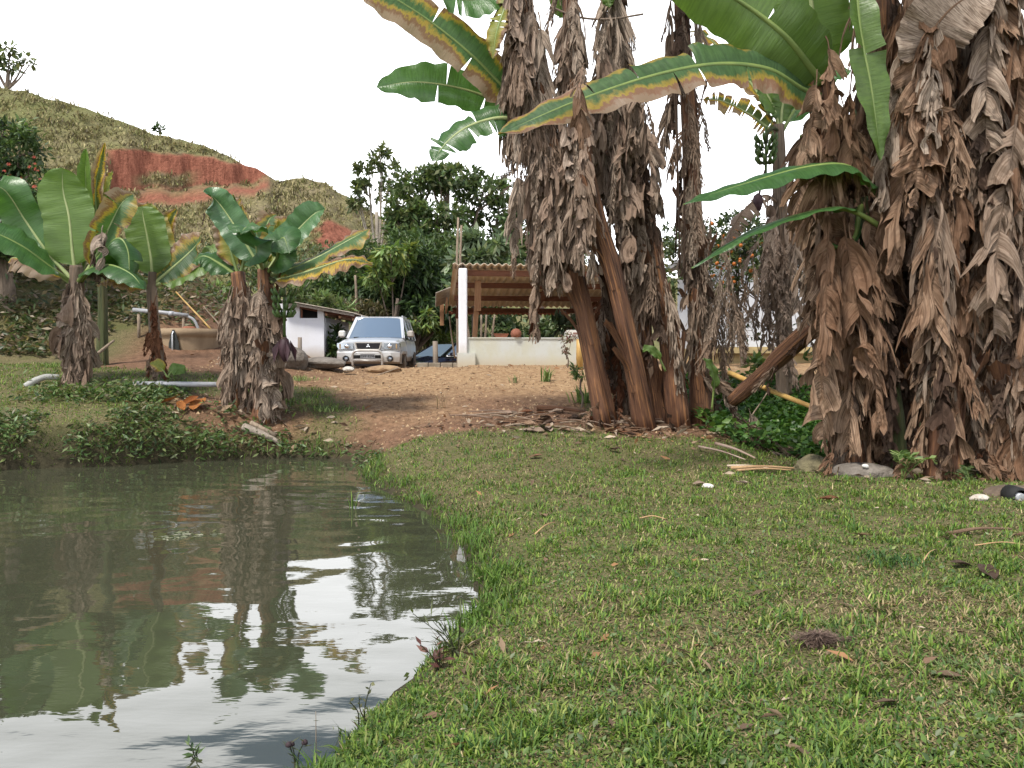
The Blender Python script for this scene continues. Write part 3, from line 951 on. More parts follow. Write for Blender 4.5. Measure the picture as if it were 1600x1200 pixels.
# ------------------------------------------------------------------ white shed
Y_S = 25.0
a_ = at(437, 480, Y_S); b_ = at(506, 480, Y_S)
zt = at(470, 478, Y_S).z
sd_ = thing('white_shed', 'whitewashed shed with lean-to sheet roof and a dark high opening', 'shed', (a_.x, Y_S, 0))
wS = b_.x - a_.x
zo0, zo1 = at(480, 497, Y_S).z, at(480, 484, Y_S).z
xo0, xo1 = at(468, 480, Y_S).x - a_.x, at(496, 480, Y_S).x - a_.x
MB().box((wS / 2, .08, (zo0 + .6) / 2), (wS, .16, zo0 - .6)).build('wall', M_WHITEWALL, sd_)
MB().box((xo0 / 2, .08, (zo0 + zt) / 2 + .05), (xo0, .16, zt - zo0 + .1)).build('wall', M_WHITEWALL, sd_)
MB().box(((xo1 + wS) / 2, .08, (zo0 + zo1) / 2 + .02), (wS - xo1, .16, zo1 - zo0 + .04)).build('pillar', M_WHITEWALL, sd_)
MB().box(((xo0 + xo1) / 2, .30, (zo0 + zo1) / 2), (xo1 - xo0, .04, zo1 - zo0 + .2)).build('opening_shade', M_DARK, sd_)  # near-black sheet painted as the shade inside the shed
MB().box((xo0 + .06, .03, (zo0 + zo1) / 2), (.05, .05, zo1 - zo0)).build('jamb', M_REDWOOD, sd_)
MB().box((wS - .08, 2.0, 1.75), (.16, 3.6, 2.0)).build('side_wall', M_WHITEWALL, sd_)
r0 = Vector((at(440, 474, Y_S).x - a_.x, -.28, at(440, 474, Y_S).z)); r1 = Vector((at(556, 495, Y_S).x - a_.x, -.28, at(556, 495, Y_S).z))
mb = MB(); mb.prism([(r0.x, r0.z), (r1.x, r1.z), (r1.x, r1.z + .07), (r0.x, r0.z + .07)], -.30, -.24); mb.build('fascia', M_GREYWOOD, sd_)
mb = MB()
corrugated(mb, (r0.x, -.34, r0.z + .10), (r0.x, 3.9, r0.z + .10), (r1.x, -.34, r1.z + .10), .02, .16)
mb.build('roof_sheet', M_FIBRE, sd_)
for k in range(5):
    yk = .05 + k * .85
    MB().bar((r0.x + .1, yk, r0.z - .02), (r1.x, yk, r1.z - .02), .07, .10).build('rafter', M_REDWOOD, sd_)
for k in range(3):
    f = .62 + .18 * k
    MB().bar((r0.x + (r1.x - r0.x) * f, -.2, r0.z + (r1.z - r0.z) * f - .10), (r0.x + (r1.x - r0.x) * f, 3.8, r0.z + (r1.z - r0.z) * f - .10), .06, .07).build('purlin', M_RAWWOOD, sd_)
MB().bar((r1.x - .25, 1.6, .3), (r1.x - .25, 1.6, r1.z), .12, .12, Vector((0, 1, 0))).build('timber_post', M_GREYWOOD, sd_)
MB().box(((wS + r1.x) / 2, 3.7, 1.45), (r1.x - wS + .2, .1, 1.5)).build('back_wall', M_CONCRETE, sd_)

p_ = at(468, 560, 23.6)
o = thing('stake', 'short grey stake standing in front of the shed wall', 'stake', (p_.x, p_.y, 0))
MB().tube([(0, 0, .9), (.01, 0, 1.5), (.015, 0, at(468, 527, 23.6).z)], [.07, .065, .06], 7).build('post', M_GREYWOOD, o)

# ------------------------------------------------------------------ white house behind the clumps
Y_H = 21.0
hl, hr = at(1120, 500, Y_H).x, at(1420, 500, Y_H).x
zhb, zht = at(1180, 542, Y_H).z, at(1180, 392, Y_H).z
ho = thing('white_house', 'pale rendered house wall with ochre plinth behind the fruit bush', 'house', (hl, Y_H, 0))
wH = hr - hl
MB().box((wH / 2, 2.5, (zhb + zht) / 2), (wH, 5, zht - zhb)).build('wall', M_HOUSE, ho)
MB().box((wH / 2, 2.44, (zhb + .5) / 2), (wH + .1, 5.12, zhb - .5)).build('plinth', M_OCHRE, ho)
MB().box((wH / 2, -.20, zhb - .12), (wH + .4, .34, .10)).build('ledge', M_OCHRE, ho)
apx = at(1196, 368, Y_H)
mb = MB(); mb.prism([(-.5, zht - .05), (apx.x - hl, apx.z), (wH + .5, zht - .2), (wH + .5, zht - .05), (apx.x - hl, apx.z + .14), (-.5, zht + .08)], -.45, 5.5); mb.build('roof', mat_plain('grey_roof', (.30, .30, .31), (.18, .17, .16), 3, .8, .3, 20), ho)
mb = MB(); mb.prism([(0, zht), (wH, zht), (apx.x - hl, apx.z - .05)], .0, .14); mb.build('gable', M_HOUSE, ho)
MB().box((wH * .72, -.02, (zhb + zht) / 2 + .3), (1.1, .06, 1.0)).build('window_frame', M_GREYWOOD, ho)
MB().box((wH * .72, -.055, (zhb + zht) / 2 + .3), (.95, .02, .86)).build('pane', M_DARK, ho)

# ------------------------------------------------------------------ vehicles
M_SILVER = NT('silver_paint')
_f = M_SILVER.noise(2.2, 5, .6, M_SILVER.coord('Object'))
_s = M_SILVER.n('ShaderNodeSeparateXYZ'); M_SILVER.put(_s.inputs[0], M_SILVER.coord('Object'))
_mud = M_SILVER.rng(M_SILVER.math('ADD', _s.outputs[2], M_SILVER.math('MULTIPLY', _f, .5)), 1.05, .65, 0, .8)
M_SILVER = M_SILVER.done(M_SILVER.mix(_mud, (.66, .68, .70), (.42, .36, .29)), .32, .35, spec=.5, coat=.4)
M_TRIM = mat_plain('silver_trim', (.58, .57, .55), (.42, .38, .33), 5, .4, 0, metal=.3)
M_GLASS = NT('car_glass').done((.13, .18, .24), .04, 0, spec=1.0, ior=2.0)  # blue-grey base colour paints in the reflected sky
M_LAMP = NT('lamp_glass').done((.42, .46, .50), .08, .6, spec=1.0)
M_GRILLE = mat_plain('dark_grille', (.05, .045, .055), (.03, .03, .035), 20, .5, 0)
M_CHROME = NT('bright_chrome').done((.85, .86, .88), .15, 1.0)
M_TYRE = mat_plain('muddy_tyre', (.045, .04, .035), (.16, .12, .085), 6, .9, .4, 40)
M_RIM = mat_plain('alloy_rim', (.45, .44, .42), (.25, .22, .18), 8, .4, 0, metal=.5)
M_PLATE = mat_plain('plate_grey', (.56, .57, .58), None, 4, .5, 0)
M_NAVY = NT('dark_blue_paint').done((.012, .014, .026), .15, .2, spec=.6, coat=.6)


def loft(sections, closed=True):
    """sections: list of lists of points (same length); ends capped"""
    mb = MB(); n = len(sections[0]); V = [p for s_ in sections for p in s_]
    F = [(i * n + k, i * n + (k + 1) % n, (i + 1) * n + (k + 1) % n, (i + 1) * n + k) for i in range(len(sections) - 1) for k in range(n)]
    F += [tuple(range(n - 1, -1, -1)), tuple((len(sections) - 1) * n + k for k in range(n))]
    return mb.add(V, F, None, False)


def wheel(parent, c, r, w, axis='X'):
    wh = thing('wheel', None, None, c); wh.parent = parent
    mb = MB(); mb.lathe([(r * .62, -w / 2), (r * .93, -w / 2), (r, -w * .36), (r, w * .36), (r * .93, w / 2), (r * .62, w / 2)], 22, (0, 0, 0), axis); mb.build('tyre', M_TYRE, wh)
    mb = MB(); mb.lathe([(.03, -w * .46), (r * .18, -w * .47), (r * .30, -w * .40), (r * .55, -w * .43), (r * .64, -w * .45), (r * .64, w * .45), (r * .55, w * .43), (r * .30, w * .40), (r * .18, w * .47), (.03, w * .46)], 20, (0, 0, 0), axis)
    for k in range(5):
        a = k * 2 * math.pi / 5
        for sgn in (-1, 1):
            if axis == 'X': mb.bar((sgn * w * .47, math.cos(a) * r * .15, math.sin(a) * r * .15), (sgn * w * .47, math.cos(a) * r * .6, math.sin(a) * r * .6), .07, .02, Vector((1, 0, 0)))
            else: mb.bar((math.cos(a) * r * .15, sgn * w * .47, math.sin(a) * r * .15), (math.cos(a) * r * .6, sgn * w * .47, math.sin(a) * r * .6), .07, .02, Vector((0, 1, 0)))
    mb.build('rim', M_RIM, wh)
    return wh


# --- silver four-wheel drive, nose to the camera
Y_C = 22.0
pc = at(576, 560, Y_C)
car_z = at(576, 488, Y_C).z - 1.77
car = thing('parked_suv', 'muddy silver four wheel drive with bull bar facing the pond', 'car', (pc.x, Y_C, car_z), None, math.radians(1.0))


def body_sec(y, hw, z0, zs, zt, crown):
    """half-section mirrored: sill, bulge, shoulder, top"""
    pts = [(hw * .93, z0), (hw * 1.0, z0 + .14), (hw * 1.0, zs - .14), (hw * .965, zs), (hw * .86, zt - crown * .3), (hw * .45, zt + crown * .5), (0, zt + crown * .7)]
    R = [Vector((x, y, z)) for x, z in pts]
    Lf = [Vector((-x, y, z)) for x, z in pts[-2::-1]]
    return R + Lf


secs = [body_sec(.02, .80, .50, .90, .955, .03), body_sec(.10, .855, .42, .93, 1.0, .03), body_sec(.5, .875, .42, .97, 1.045, .035), body_sec(1.15, .885, .42, 1.0, 1.09, .03),
        body_sec(1.35, .885, .42, 1.02, 1.10, .01), body_sec(2.6, .885, .42, 1.04, 1.10, .0), body_sec(4.0, .88, .44, 1.04, 1.10, .0), body_sec(4.22, .85, .5, 1.02, 1.07, .0)]
loft(secs).build('body', M_SILVER, car)
# cabin: roof and pillars
gb = [(1.28, .80, 1.09), (2.02, .655, 1.70), (2.5, .665, 1.75), (3.6, .665, 1.74), (4.05, .65, 1.70), (4.2, .78, 1.09)]
mb = MB()
rows = []
for y_, hw, z_ in gb:
    rows.append([Vector((-hw, y_, z_)), Vector((-hw * .5, y_, z_ + (.03 if z_ > 1.5 else .02))), Vector((hw * .5, y_, z_ + (.03 if z_ > 1.5 else .02))), Vector((hw, y_, z_))])
V = [p for r_ in rows for p in r_]
F = [(i * 4 + k, i * 4 + k + 1, i * 4 + 5 + k, i * 4 + 4 + k) for i in range(1, 4) for k in range(3)]
mb.add(V, F, None, True)
mb.build('roof', M_SILVER, car)
bl, br = Vector((-.80, 1.28, 1.09)), Vector((.80, 1.28, 1.09)); tl, tr = Vector((-.655, 2.02, 1.70)), Vector((.655, 2.02, 1.70))
mb = MB()
for s_ in (-1, 1):
    mb.bar((s_ * .80, 1.28, 1.08), (s_ * .66, 2.03, 1.70), .09, .07)
    mb.bar((s_ * .845, 2.42, 1.08), (s_ * .67, 2.5, 1.72), .10, .05, Vector((1, 0, 0)))
    mb.bar((s_ * .845, 3.35, 1.08), (s_ * .67, 3.3, 1.72), .10, .05, Vector((1, 0, 0)))
    mb.bar((s_ * .84, 4.15, 1.08), (s_ * .66, 4.02, 1.70), .14, .06, Vector((1, 0, 0)))
    mb.bar((s_ * .665, 2.0, 1.71), (s_ * .665, 4.03, 1.71), .06, .08)
mb.bar((-.66, 2.03, 1.715), (.66, 2.03, 1.715), .10, .07)
mb.bar((-.62, 2.55, 1.80), (-.62, 3.7, 1.80), .03, .03); mb.bar((.62, 2.55, 1.80), (.62, 3.7, 1.80), .03, .03)
mb.build('pillars', M_SILVER, car)
NW = 10
V, F = [], []
for j in range(7):
    for i in range(NW + 1):
        u, v = i / NW, j / 6
        p = bl.lerp(br, u).lerp(tl.lerp(tr, u), v)
        q = 1 - (2 * u - 1) ** 2
        V.append(p + Vector((0, -.13 * q - .01, .02 * q + .005)) * (1 - .25 * v))
for j in range(6):
    for i in range(NW):
        F.append((j * (NW + 1) + i, j * (NW + 1) + i + 1, (j + 1) * (NW + 1) + i + 1, (j + 1) * (NW + 1) + i))
mb = MB(); mb.add(V, F, None, True); mb.build('windscreen', M_GLASS, car)
for s_ in (-1, 1):
    for y0_, y1_, y2_, y3_ in ((1.42, 2.40, 2.44, 2.06), (2.52, 3.26, 3.24, 2.56), (3.42, 4.06, 3.96, 3.38)):
        MB().add([(s_ * .852, y0_, 1.10), (s_ * .852, y1_, 1.10), (s_ * .680, y2_, 1.68), (s_ * .680, y3_, 1.68)], [(0, 1, 2, 3)]).build('side_window', M_GLASS, car)
    MB().box((s_ * .888, 1.88, .78), (.012, .98, .5), None, .004).build('door', M_SILVER, car)
    MB().box((s_ * .888, 2.93, .78), (.012, .84, .5), None, .004).build('door', M_SILVER, car)
# dark underbody behind the bumper
MB().box((0, 2.1, .40), (1.5, 3.9, .22)).build('underbody', M_BLACK, car)
# bumper
bs = []
for x_, y_ in ((-.89, .36), (-.86, -.02), (-.62, -.10), (-.3, -.13), (0, -.135), (.3, -.13), (.62, -.10), (.86, -.02), (.89, .36)):
    bs.append([Vector((x_, y_ + .10, .36)), Vector((x_ * .985, y_, .41)), Vector((x_, y_ - .005, .55)), Vector((x_, y_, .66)), Vector((x_ * .985, y_ + .05, .705)), Vector((x_ * .96, y_ + .22, .705)), Vector((x_ * .96, y_ + .24, .36))])
bump_ = loft(bs); bump_.build('bumper', M_SILVER, car)
MB().box((0, -.125, .555), (.80, .04, .085), None, .01).build('bumper_intake', M_BLACK, car)
for s_ in (-1, 1):
    fl = thing('fog_light', None, None, (s_ * .60, -.11, .50)); fl.parent = car
    mb = MB(); mb.lathe([(.075, -.05), (.085, -.05), (.085, .04), (.06, .04)], 14, (0, 0, 0), 'Y'); mb.build('bezel', M_BLACK, fl)
    mb = MB(); mb.lathe([(.0, -.02), (.05, -.02), (.068, -.0), (.068, .05)], 14, (0, 0, 0), 'Y'); mb.build('lens', M_LAMP, fl)
    hp = thing('headlight', None, None, (s_ * .615, -.02, .84)); hp.parent = car
    mb = MB(); mb.prism([(-.20 * s_, -.085), (.20 * s_, -.075), (.245 * s_, .0), (.235 * s_, .085), (-.19 * s_, .085)][::(1 if s_ > 0 else -1)], -.028, .22); mb.build('lens', M_LAMP, hp)
    mb = MB(); mb.lathe([(.0, -.05), (.055, -.052), (.066, -.04), (.066, .02)], 14, (-.03 * s_, 0, .0), 'Y'); mb.build('bulb_bowl', M_CHROME, hp)
    MB().box((.155 * s_, -.032, .0), (.035, .02, .13)).build('indicator', mat_plain('amber_lens', (.5, .33, .16), None, 5, .3, 0), hp)
    mr = thing('wing_mirror', None, None, (s_ * 1.0, 1.42, 1.20)); mr.parent = car
    MB().box((0, 0, .02), (.20, .11, .20), None, .045).build('mirror_shell', M_WHITEP if s_ < 0 else M_SILVER, mr)
    MB().bar((-s_ * .16, .02, -.06), (-s_ * .04, .02, -.03), .05, .05).build('mirror_arm', M_BLACK, mr)
    MB().box((s_ * .896, .74, .67), (.06, .98, .10), None, .02).build('wheel_arch', M_TRIM, car)
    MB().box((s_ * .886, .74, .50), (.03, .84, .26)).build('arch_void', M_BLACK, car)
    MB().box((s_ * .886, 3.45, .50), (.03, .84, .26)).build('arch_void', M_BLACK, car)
    for y_ in (.74, 3.45):
        wheel(car, (s_ * .80, y_, .36), .36, .245, 'X')
gr = thing('grille', None, None, (0, .0, .855)); gr.parent = car
mb = MB(); mb.prism([(-.335, .07), (.335, .07), (.285, -.085), (-.285, -.085)], -.055, .06); mb.build('grille_mesh', M_GRILLE, gr)
mb = MB()
for k in range(4): mb.bar((-.31, -.062, -.06 + .038 * k), (.31, -.062, -.06 + .038 * k), .010, .006)
mb.build('grille_bars', M_BLACK, gr)
mb = MB(); mb.bar((-.37, -.06, .085), (.37, -.06, .085), .03, .022); mb.bar((-.36, -.055, .09), (-.305, -.055, -.10), .03, .05, Vector((0, 1, 0))); mb.bar((.36, -.055, .09), (.305, -.055, -.10), .03, .05, Vector((0, 1, 0))); mb.bar((-.31, -.055, -.10), (.31, -.055, -.10), .03, .02)
mb.build('grille_surround', M_SILVER, gr)
mb = MB()
for k in range(3):                                                  # three-diamond badge
    a = math.radians(90 + 120 * k); d = Vector((math.cos(a), 0, math.sin(a))); n_ = Vector((-d.z, 0, d.x)); r_ = .062
    pp = [d * 0, d * r_ * .5 + n_ * r_ * .29, d * r_, d * r_ * .5 - n_ * r_ * .29]
    V = [q + Vector((0, -.078, -.005)) for q in pp] + [q + Vector((0, -.06, -.005)) for q in pp]
    mb.add(V, [(0, 1, 2, 3), (7, 6, 5, 4), (0, 4, 5, 1), (1, 5, 6, 2), (2, 6, 7, 3), (3, 7, 4, 0)])
mb.build('emblem', M_CHROME, gr)
pl = thing('number_plate', None, None, (0, -.165, .565)); pl.parent = car
MB().box((0, 0, 0), (.40, .012, .13), None, .004).build('plate', M_PLATE, pl)
fc = bpy.data.curves.new('plate_text', 'FONT'); fc.body = 'DFP 8398'; fc.align_x = 'CENTER'; fc.align_y = 'CENTER'; fc.size = .092; fc.extrude = .002
fo = bpy.data.objects.new('tmp_text', fc); COL.objects.link(fo)
bpy.context.view_layer.update()
me = bpy.data.meshes.new_from_object(fo.evaluated_get(bpy.context.evaluated_depsgraph_get()))
bpy.data.objects.remove(fo)
me.transform(Matrix.Translation((0, -.009, -.006)) @ Matrix.Rotation(math.pi / 2, 4, 'X')); me.materials.clear(); me.materials.append(M_BLACK)
link('lettering', me, pl)
mb = MB()
hoop = [(-.40, -.20, .30), (-.405, -.225, .50), (-.39, -.235, .63), (-.33, -.24, .70), (-.22, -.24, .72), (.22, -.24, .72), (.33, -.24, .70), (.39, -.235, .63), (.405, -.225, .50), (.40, -.20, .30)]
mb.tube(crom(hoop, 40), .032, 10); mb.tube([(-.40, -.22, .46), (0, -.245, .45), (.40, -.22, .46)], .024, 8)
mb.tube([(-.40, -.20, .30), (-.38, -.02, .28)], .026, 8); mb.tube([(.40, -.20, .30), (.38, -.02, .28)], .026, 8)
mb.build('bull_bar', M_TRIM, car)
MB().box((0, .05, .36), (1.0, .12, .14), None, .02).build('skid_plate', M_GRILLE, car)
for a_, b_ in (((-.62, 1.20, 1.115), (-.02, 1.30, 1.15)), ((.05, 1.20, 1.115), (.62, 1.33, 1.17))):
    MB().bar(a_, b_, .02, .022).build('wiper', M_BLACK, car)
MB().tube([(.82, 1.15, 1.05), (.84, 1.3, 1.7)], .004, 5).build('aerial', M_BLACK, car)

# --- dark saloon beyond the yard, nose to the left
Y_D = 27.0
pd_ = at(630, 570, Y_D)
sdn = thing('parked_saloon', 'dark blue saloon half hidden behind the shelter post', 'car', (pd_.x, Y_D, at(700, 535, Y_D + 1.5).z - 1.43), None, math.radians(46))
prof = [(0.0, .40), (.02, .62), (.22, .76), (1.0, .90), (1.15, .93)]
lo = []
for x_, hw, z0, z1 in ((0.0, .60, .42, .62), (.06, .74, .32, .70), (.3, .82, .28, .78), (1.05, .86, .26, .92), (2.2, .87, .26, .95), (3.6, .87, .28, .97), (4.2, .84, .32, .98), (4.38, .74, .40, .92)):
    lo.append([Vector((x_, -hw * .94, z0)), Vector((x_, -hw, z0 + .15)), Vector((x_, -hw, z1 - .16)), Vector((x_, -hw * .9, z1 - .03)), Vector((x_, 0, z1 + .03)), Vector((x_, hw * .9, z1 - .03)), Vector((x_, hw, z1 - .16)), Vector((x_, hw, z0 + .15)), Vector((x_, hw * .94, z0))])
loft(lo).build('body', M_NAVY, sdn)
mb = MB(); rr = [(1.02, .74, .92), (1.85, .56, 1.36), (2.35, .57, 1.43), (3.1, .57, 1.40), (3.9, .70, .98)]
V = []
for x_, hw, z_ in rr[1:4]: V += [(x_, -hw, z_), (x_, 0, z_ + .02), (x_, hw, z_)]
mb.add(V, [(i * 3 + k, i * 3 + k + 1, i * 3 + 4 + k, i * 3 + 3 + k) for i in (0, 1) for k in (0, 1)], None, True)
mb.build('roof', M_NAVY, sdn)
for a_, b_ in (((1.05, -.76, .92), (1.85, -.57, 1.36)), ((1.85, -.58, 1.37), (2.35, -.58, 1.43)), ((2.35, -.58, 1.43), (3.1, -.58, 1.40)), ((3.1, -.58, 1.40), (3.9, -.72, .98)), ((2.42, -.81, .95), (2.44, -.58, 1.42)), ((1.05, .76, .92), (1.85, .57, 1.36)), ((3.1, .58, 1.4), (3.9, .72, .98))):
    MB().bar(a_, b_, .06, .05).build('window_pillar', M_NAVY, sdn)
MB().add([(1.06, -.72, .93), (1.06, .72, .93), (1.84, .55, 1.36), (1.84, -.55, 1.36)], [(0, 1, 2, 3)]).build('windscreen', M_GLASS, sdn)
MB().add([(1.24, -.795, .96), (2.38, -.795, .96), (2.40, -.59, 1.39), (1.90, -.59, 1.35)], [(0, 1, 2, 3)]).build('side_window', M_GLASS, sdn)
MB().add([(2.48, -.795, .96), (3.6, -.795, .98), (3.1, -.59, 1.37), (2.49, -.59, 1.39)], [(0, 1, 2, 3)]).build('side_window', M_GLASS, sdn)
mb = MB(); mb.bar((1.2, -.83, .945), (3.7, -.83, .965), .02, .035); mb.build('window_trim', M_CHROME, sdn)
mb = MB(); mb.box((1.42, -.90, 1.0), (.14, .16, .12), None, .03); mb.build('wing_mirror', M_NAVY, sdn)
mb = MB(); mb.prism([(.03, .56), (.34, .66), (.42, .74), (.20, .73), (.03, .64)], -.835, -.60); mb.build('headlight', M_LAMP, sdn)
MB().box((2.43, -.876, .62), (.012, .01, .6)).build('door_gap', M_BLACK, sdn)
for x_ in (.78, 3.45):
    for y_ in (-.78, .78): wheel(sdn, (x_, y_, .31), .31, .2, 'Y')

# ------------------------------------------------------------------ water tank, pipes, stones on the left
p_ = at(298, 560, 17.6)
tk = thing('water_tank', 'round stained concrete water tank with a dark wet overflow notch', 'tank', (p_.x, p_.y, 0))
zt0, zt1 = at(298, 566, 17.6).z - .2, at(298, 513, 17.0).z
R_T = .64
mb = MB(); mb.lathe([(R_T - .02, zt0), (R_T, zt1 - .22), (R_T, zt1 - .17), (R_T + .045, zt1 - .15), (R_T + .045, zt1), (R_T - .06, zt1), (R_T - .06, zt1 - .16), (0, zt1 - .18)], 30); mb.build('tank_wall', M_TANK, tk)
mb = MB(); mb.lathe([(R_T - .065, zt1 - .09), (0.0, zt1 - .09)], 24); mb.build('tank_water', M_WATER, tk)
M_WET = mat_plain('wet_slime', (.018, .020, .016), (.01, .012, .01), 10, .25, .3, 30)
mb = MB()                                                            # wet stain where the overflow runs, 4 mm proud of the wall
V = []
for k in range(8):
    f = k / 7; hw = .02 + .16 * f ** .7 + .015 * math.sin(k * 3)
    z_ = zt1 - .03 - f * (zt1 - zt0 - .25)
    rr_ = R_T + .052
    for s_ in (-1, 0, 1):
        an = -math.pi / 2 - .12 + s_ * hw / rr_
        V.append((rr_ * math.cos(an), rr_ * math.sin(an), z_))
mb.add(V, [(i * 3 + k, i * 3 + k + 1, i * 3 + 4 + k, i * 3 + 3 + k) for i in range(7) for k in (0, 1)], None, True); mb.build('wet_overflow', M_WET, tk)
mb = MB(); mb.tube([(-.09, -R_T - .02, zt1 - .06), (-.092, -R_T - .085, zt1 - .12), (-.095, -R_T - .09, zt0 + .25)], [.022, .012, .008], 6); mb.build('water_stream', NT('falling_water').done((.75, .78, .82), .1, 0, spec=.8), tk)
mb = MB(); mb.lathe([(.025, -.04), (.05, -.04), (.05, .04), (.025, .04)], 10, (.02, -R_T - .08, zt0 + .33), 'Y'); mb.build('drain_collar', M_PVC, tk)
mb = MB(); mb.lathe([(0, .05), (.10, .045), (.15, .02), (.155, 0), (0, 0)], 14, (.12, -.35, zt1 + .003)); mb.build('basin', M_TERRA, tk)

o = thing('supply_pipe', 'white pipe running level above the tank and bending down into it', 'pipe', at(270, 490, 17.2))
pts = [at(208, 484, 17.2), at(250, 488, 17.2), at(294, 493, 17.2)]
MB().tube(pts, .045, 10).build('pipe', M_PVC, o, True)
for q in (at(237, 487, 17.2), at(268, 490, 17.2)):
    MB().tube([q - Vector((.05, 0, -.002)), q + Vector((.05, 0, -.004))], .055, 10).build('coupling', M_PVC, o, True)
MB().tube(crom([at(293, 494, 17.2), at(303, 500, 17.2), at(309, 512, 17.2), at(311, 520, 17.2)], 12), .03, 8).build('spout', M_PVC, o, True)
MB().tube([at(300, 505, 17.2), at(208, 484, 17.2) + Vector((0, 0, -.02))], .006, 5).build('wire', M_BLACK, o, True)
for px_ in (216, 286):
    q = at(px_, 487, 17.2)
    MB().tube([(q.x, q.y + .02, gz(q.x, q.y) - .1), (q.x, q.y + .02, q.z - .04)], .035, 6).build('support', M_STICK, o, True)

a_, b_ = at(208, 600, 12.75), at(352, 601, 12.65)
o = thing('drain_pipe', 'grey white pipe lying on the ground between the small banana plants', 'pipe', (a_ + b_) / 2)
MB().tube([a_, a_.lerp(b_, .5) + Vector((0, 0, .004)), b_], .042, 10).build('pipe', M_PVC, o, True)
MB().tube([a_.lerp(b_, .27), a_.lerp(b_, .33)], .055, 10).build('coupling', M_PVC, o, True)

a_, b_ = at(40, 604, 13.0), at(92, 590, 13.2)
o = thing('grey_hose', 'short curved grey hose end lying in grass beside the biggest small banana plant', 'hose', (a_ + b_) / 2)
MB().tube(crom([a_, at(55, 595, 13.05), at(72, 589, 13.1), b_], 14), [.055] * 6 + [.05] * 8, 9).build('hose', mat_plain('grey_hose', (.38, .38, .36), (.25, .25, .23), 6, .7, 0), o, True)


def rock(name, label, c, r, mat, rng_seed, group=None, cat='rock', sub=3, amp=.22):
    rg = np.random.default_rng(rng_seed)
    import bmesh
    bm = bmesh.new(); bmesh.ops.create_icosphere(bm, subdivisions=sub, radius=1)
    ph = rg.uniform(0, 50, 3)
    for v in bm.verts:
        p = v.co
        n = float(fbm(np.array([p.x * 1.3 + ph[0] + p.z]), np.array([p.y * 1.3 + ph[1] - p.z]), rng_seed, 3)[0] - .5)
        n2 = float(vnoise(np.array([p.x * 5 + ph[2]]), np.array([p.y * 5 + p.z * 4]), rng_seed + 9)[0] - .5)
        v.co = p * (1 + amp * 2 * n + .09 * n2)
        v.co = Vector((v.co.x * r[0], v.co.y * r[1], v.co.z * r[2]))
    me = bpy.data.meshes.new(name); bm.to_mesh(me); bm.free()
    me.polygons.foreach_set('use_smooth', [False] * len(me.polygons)); me.materials.append(mat)
    o = link(name, me); o.location = c; o.rotation_euler.z = rg.uniform(-.4, .4)
    return tag(o, label, cat, group)


def gpt(px, py, Y, dz=0.0):
    p = at(px, py, Y); return Vector((p.x, Y, gz(p.x, Y) + dz))


rock('boulder', 'large grey boulder beside the rightmost small banana plant', at(456, 563, 16.5), (.30, .3, .26), M_STONE, 1)
rock('boulder', 'long low stone beyond the grey boulder, in front of the car', at(500, 568, 17.0), (.58, .3, .13), M_STONE, 2, amp=.18)
rock('concrete_lump', 'broken pale concrete block lying before the car bumper', at(545, 577, 16.6), (.12, .11, .06), mat_plain('pale_concrete', (.60, .57, .52), (.4, .37, .32), 8, .9, .4, 30), 3, amp=.3)
rock('earth_mound', 'hump of dry earth under a bent stick before the car', at(600, 578, 17.1), (.42, .3, .10), mat_plain('dry_earth', (.36, .25, .14), (.2, .12, .07), 6, .95, .8, 18), 4, cat='mound')
rock('boulder', 'mossy tan stone at the foot of the big clump, nearest the dead stalks', gpt(1271, 738, 8.45, .04), (.20, .17, .13), M_MOSSY, 5)
rock('boulder', 'flat grey stone with a white lichen spot before the big clump', gpt(1347, 748, 8.2, .03), (.31, .18, .10), M_STONE, 6)
rock('lichen_spot', 'white lichen patch on the flat grey stone', gpt(1352, 741, 8.06, .115), (.035, .02, .02), M_WHITEP, 7, cat='lichen')
rock('pale_stone', 'small whitish stone in the grass near the pipe end', gpt(1530, 797, 6.7, .01), (.085, .06, .035), mat_plain('chalky', (.56, .52, .45), (.36, .3, .24), 9, .9, .5, 30), 8)
rock('dirt_heap', 'heap of brown earth behind the pipe end', gpt(1580, 786, 7.0, .0), (.25, .2, .09), mat_plain('brown_earth', (.15, .11, .08), (.07, .05, .035), 9, .95, .8, 20), 9, cat='heap')
rock('stone_chip', 'chalk white chip lying alone on the lawn', gpt(1106, 771, 7.4, .012), (.055, .04, .025), mat_plain('chalk_white', (.70, .66, .62), (.5, .44, .4), 9, .9, .4, 30), 10, cat='stone')
# pipe end
q = gpt(1588, 801, 6.75, .03)
o = thing('pipe_end', 'dark pipe mouth with a white inner tube poking from the earth', 'pipe', q)
mb = MB(); mb.lathe([(.055, -.06), (.075, -.06), (.08, .10), (.058, .10)], 14, (0, 0, 0), 'Y'); mb.build('outer_pipe', M_BLACK, o)
mb = MB(); mb.tube([(-.01, -.09, -.005), (.0, .2, .0)], .036, 10); mb.build('inner_tube', M_PVC, o)

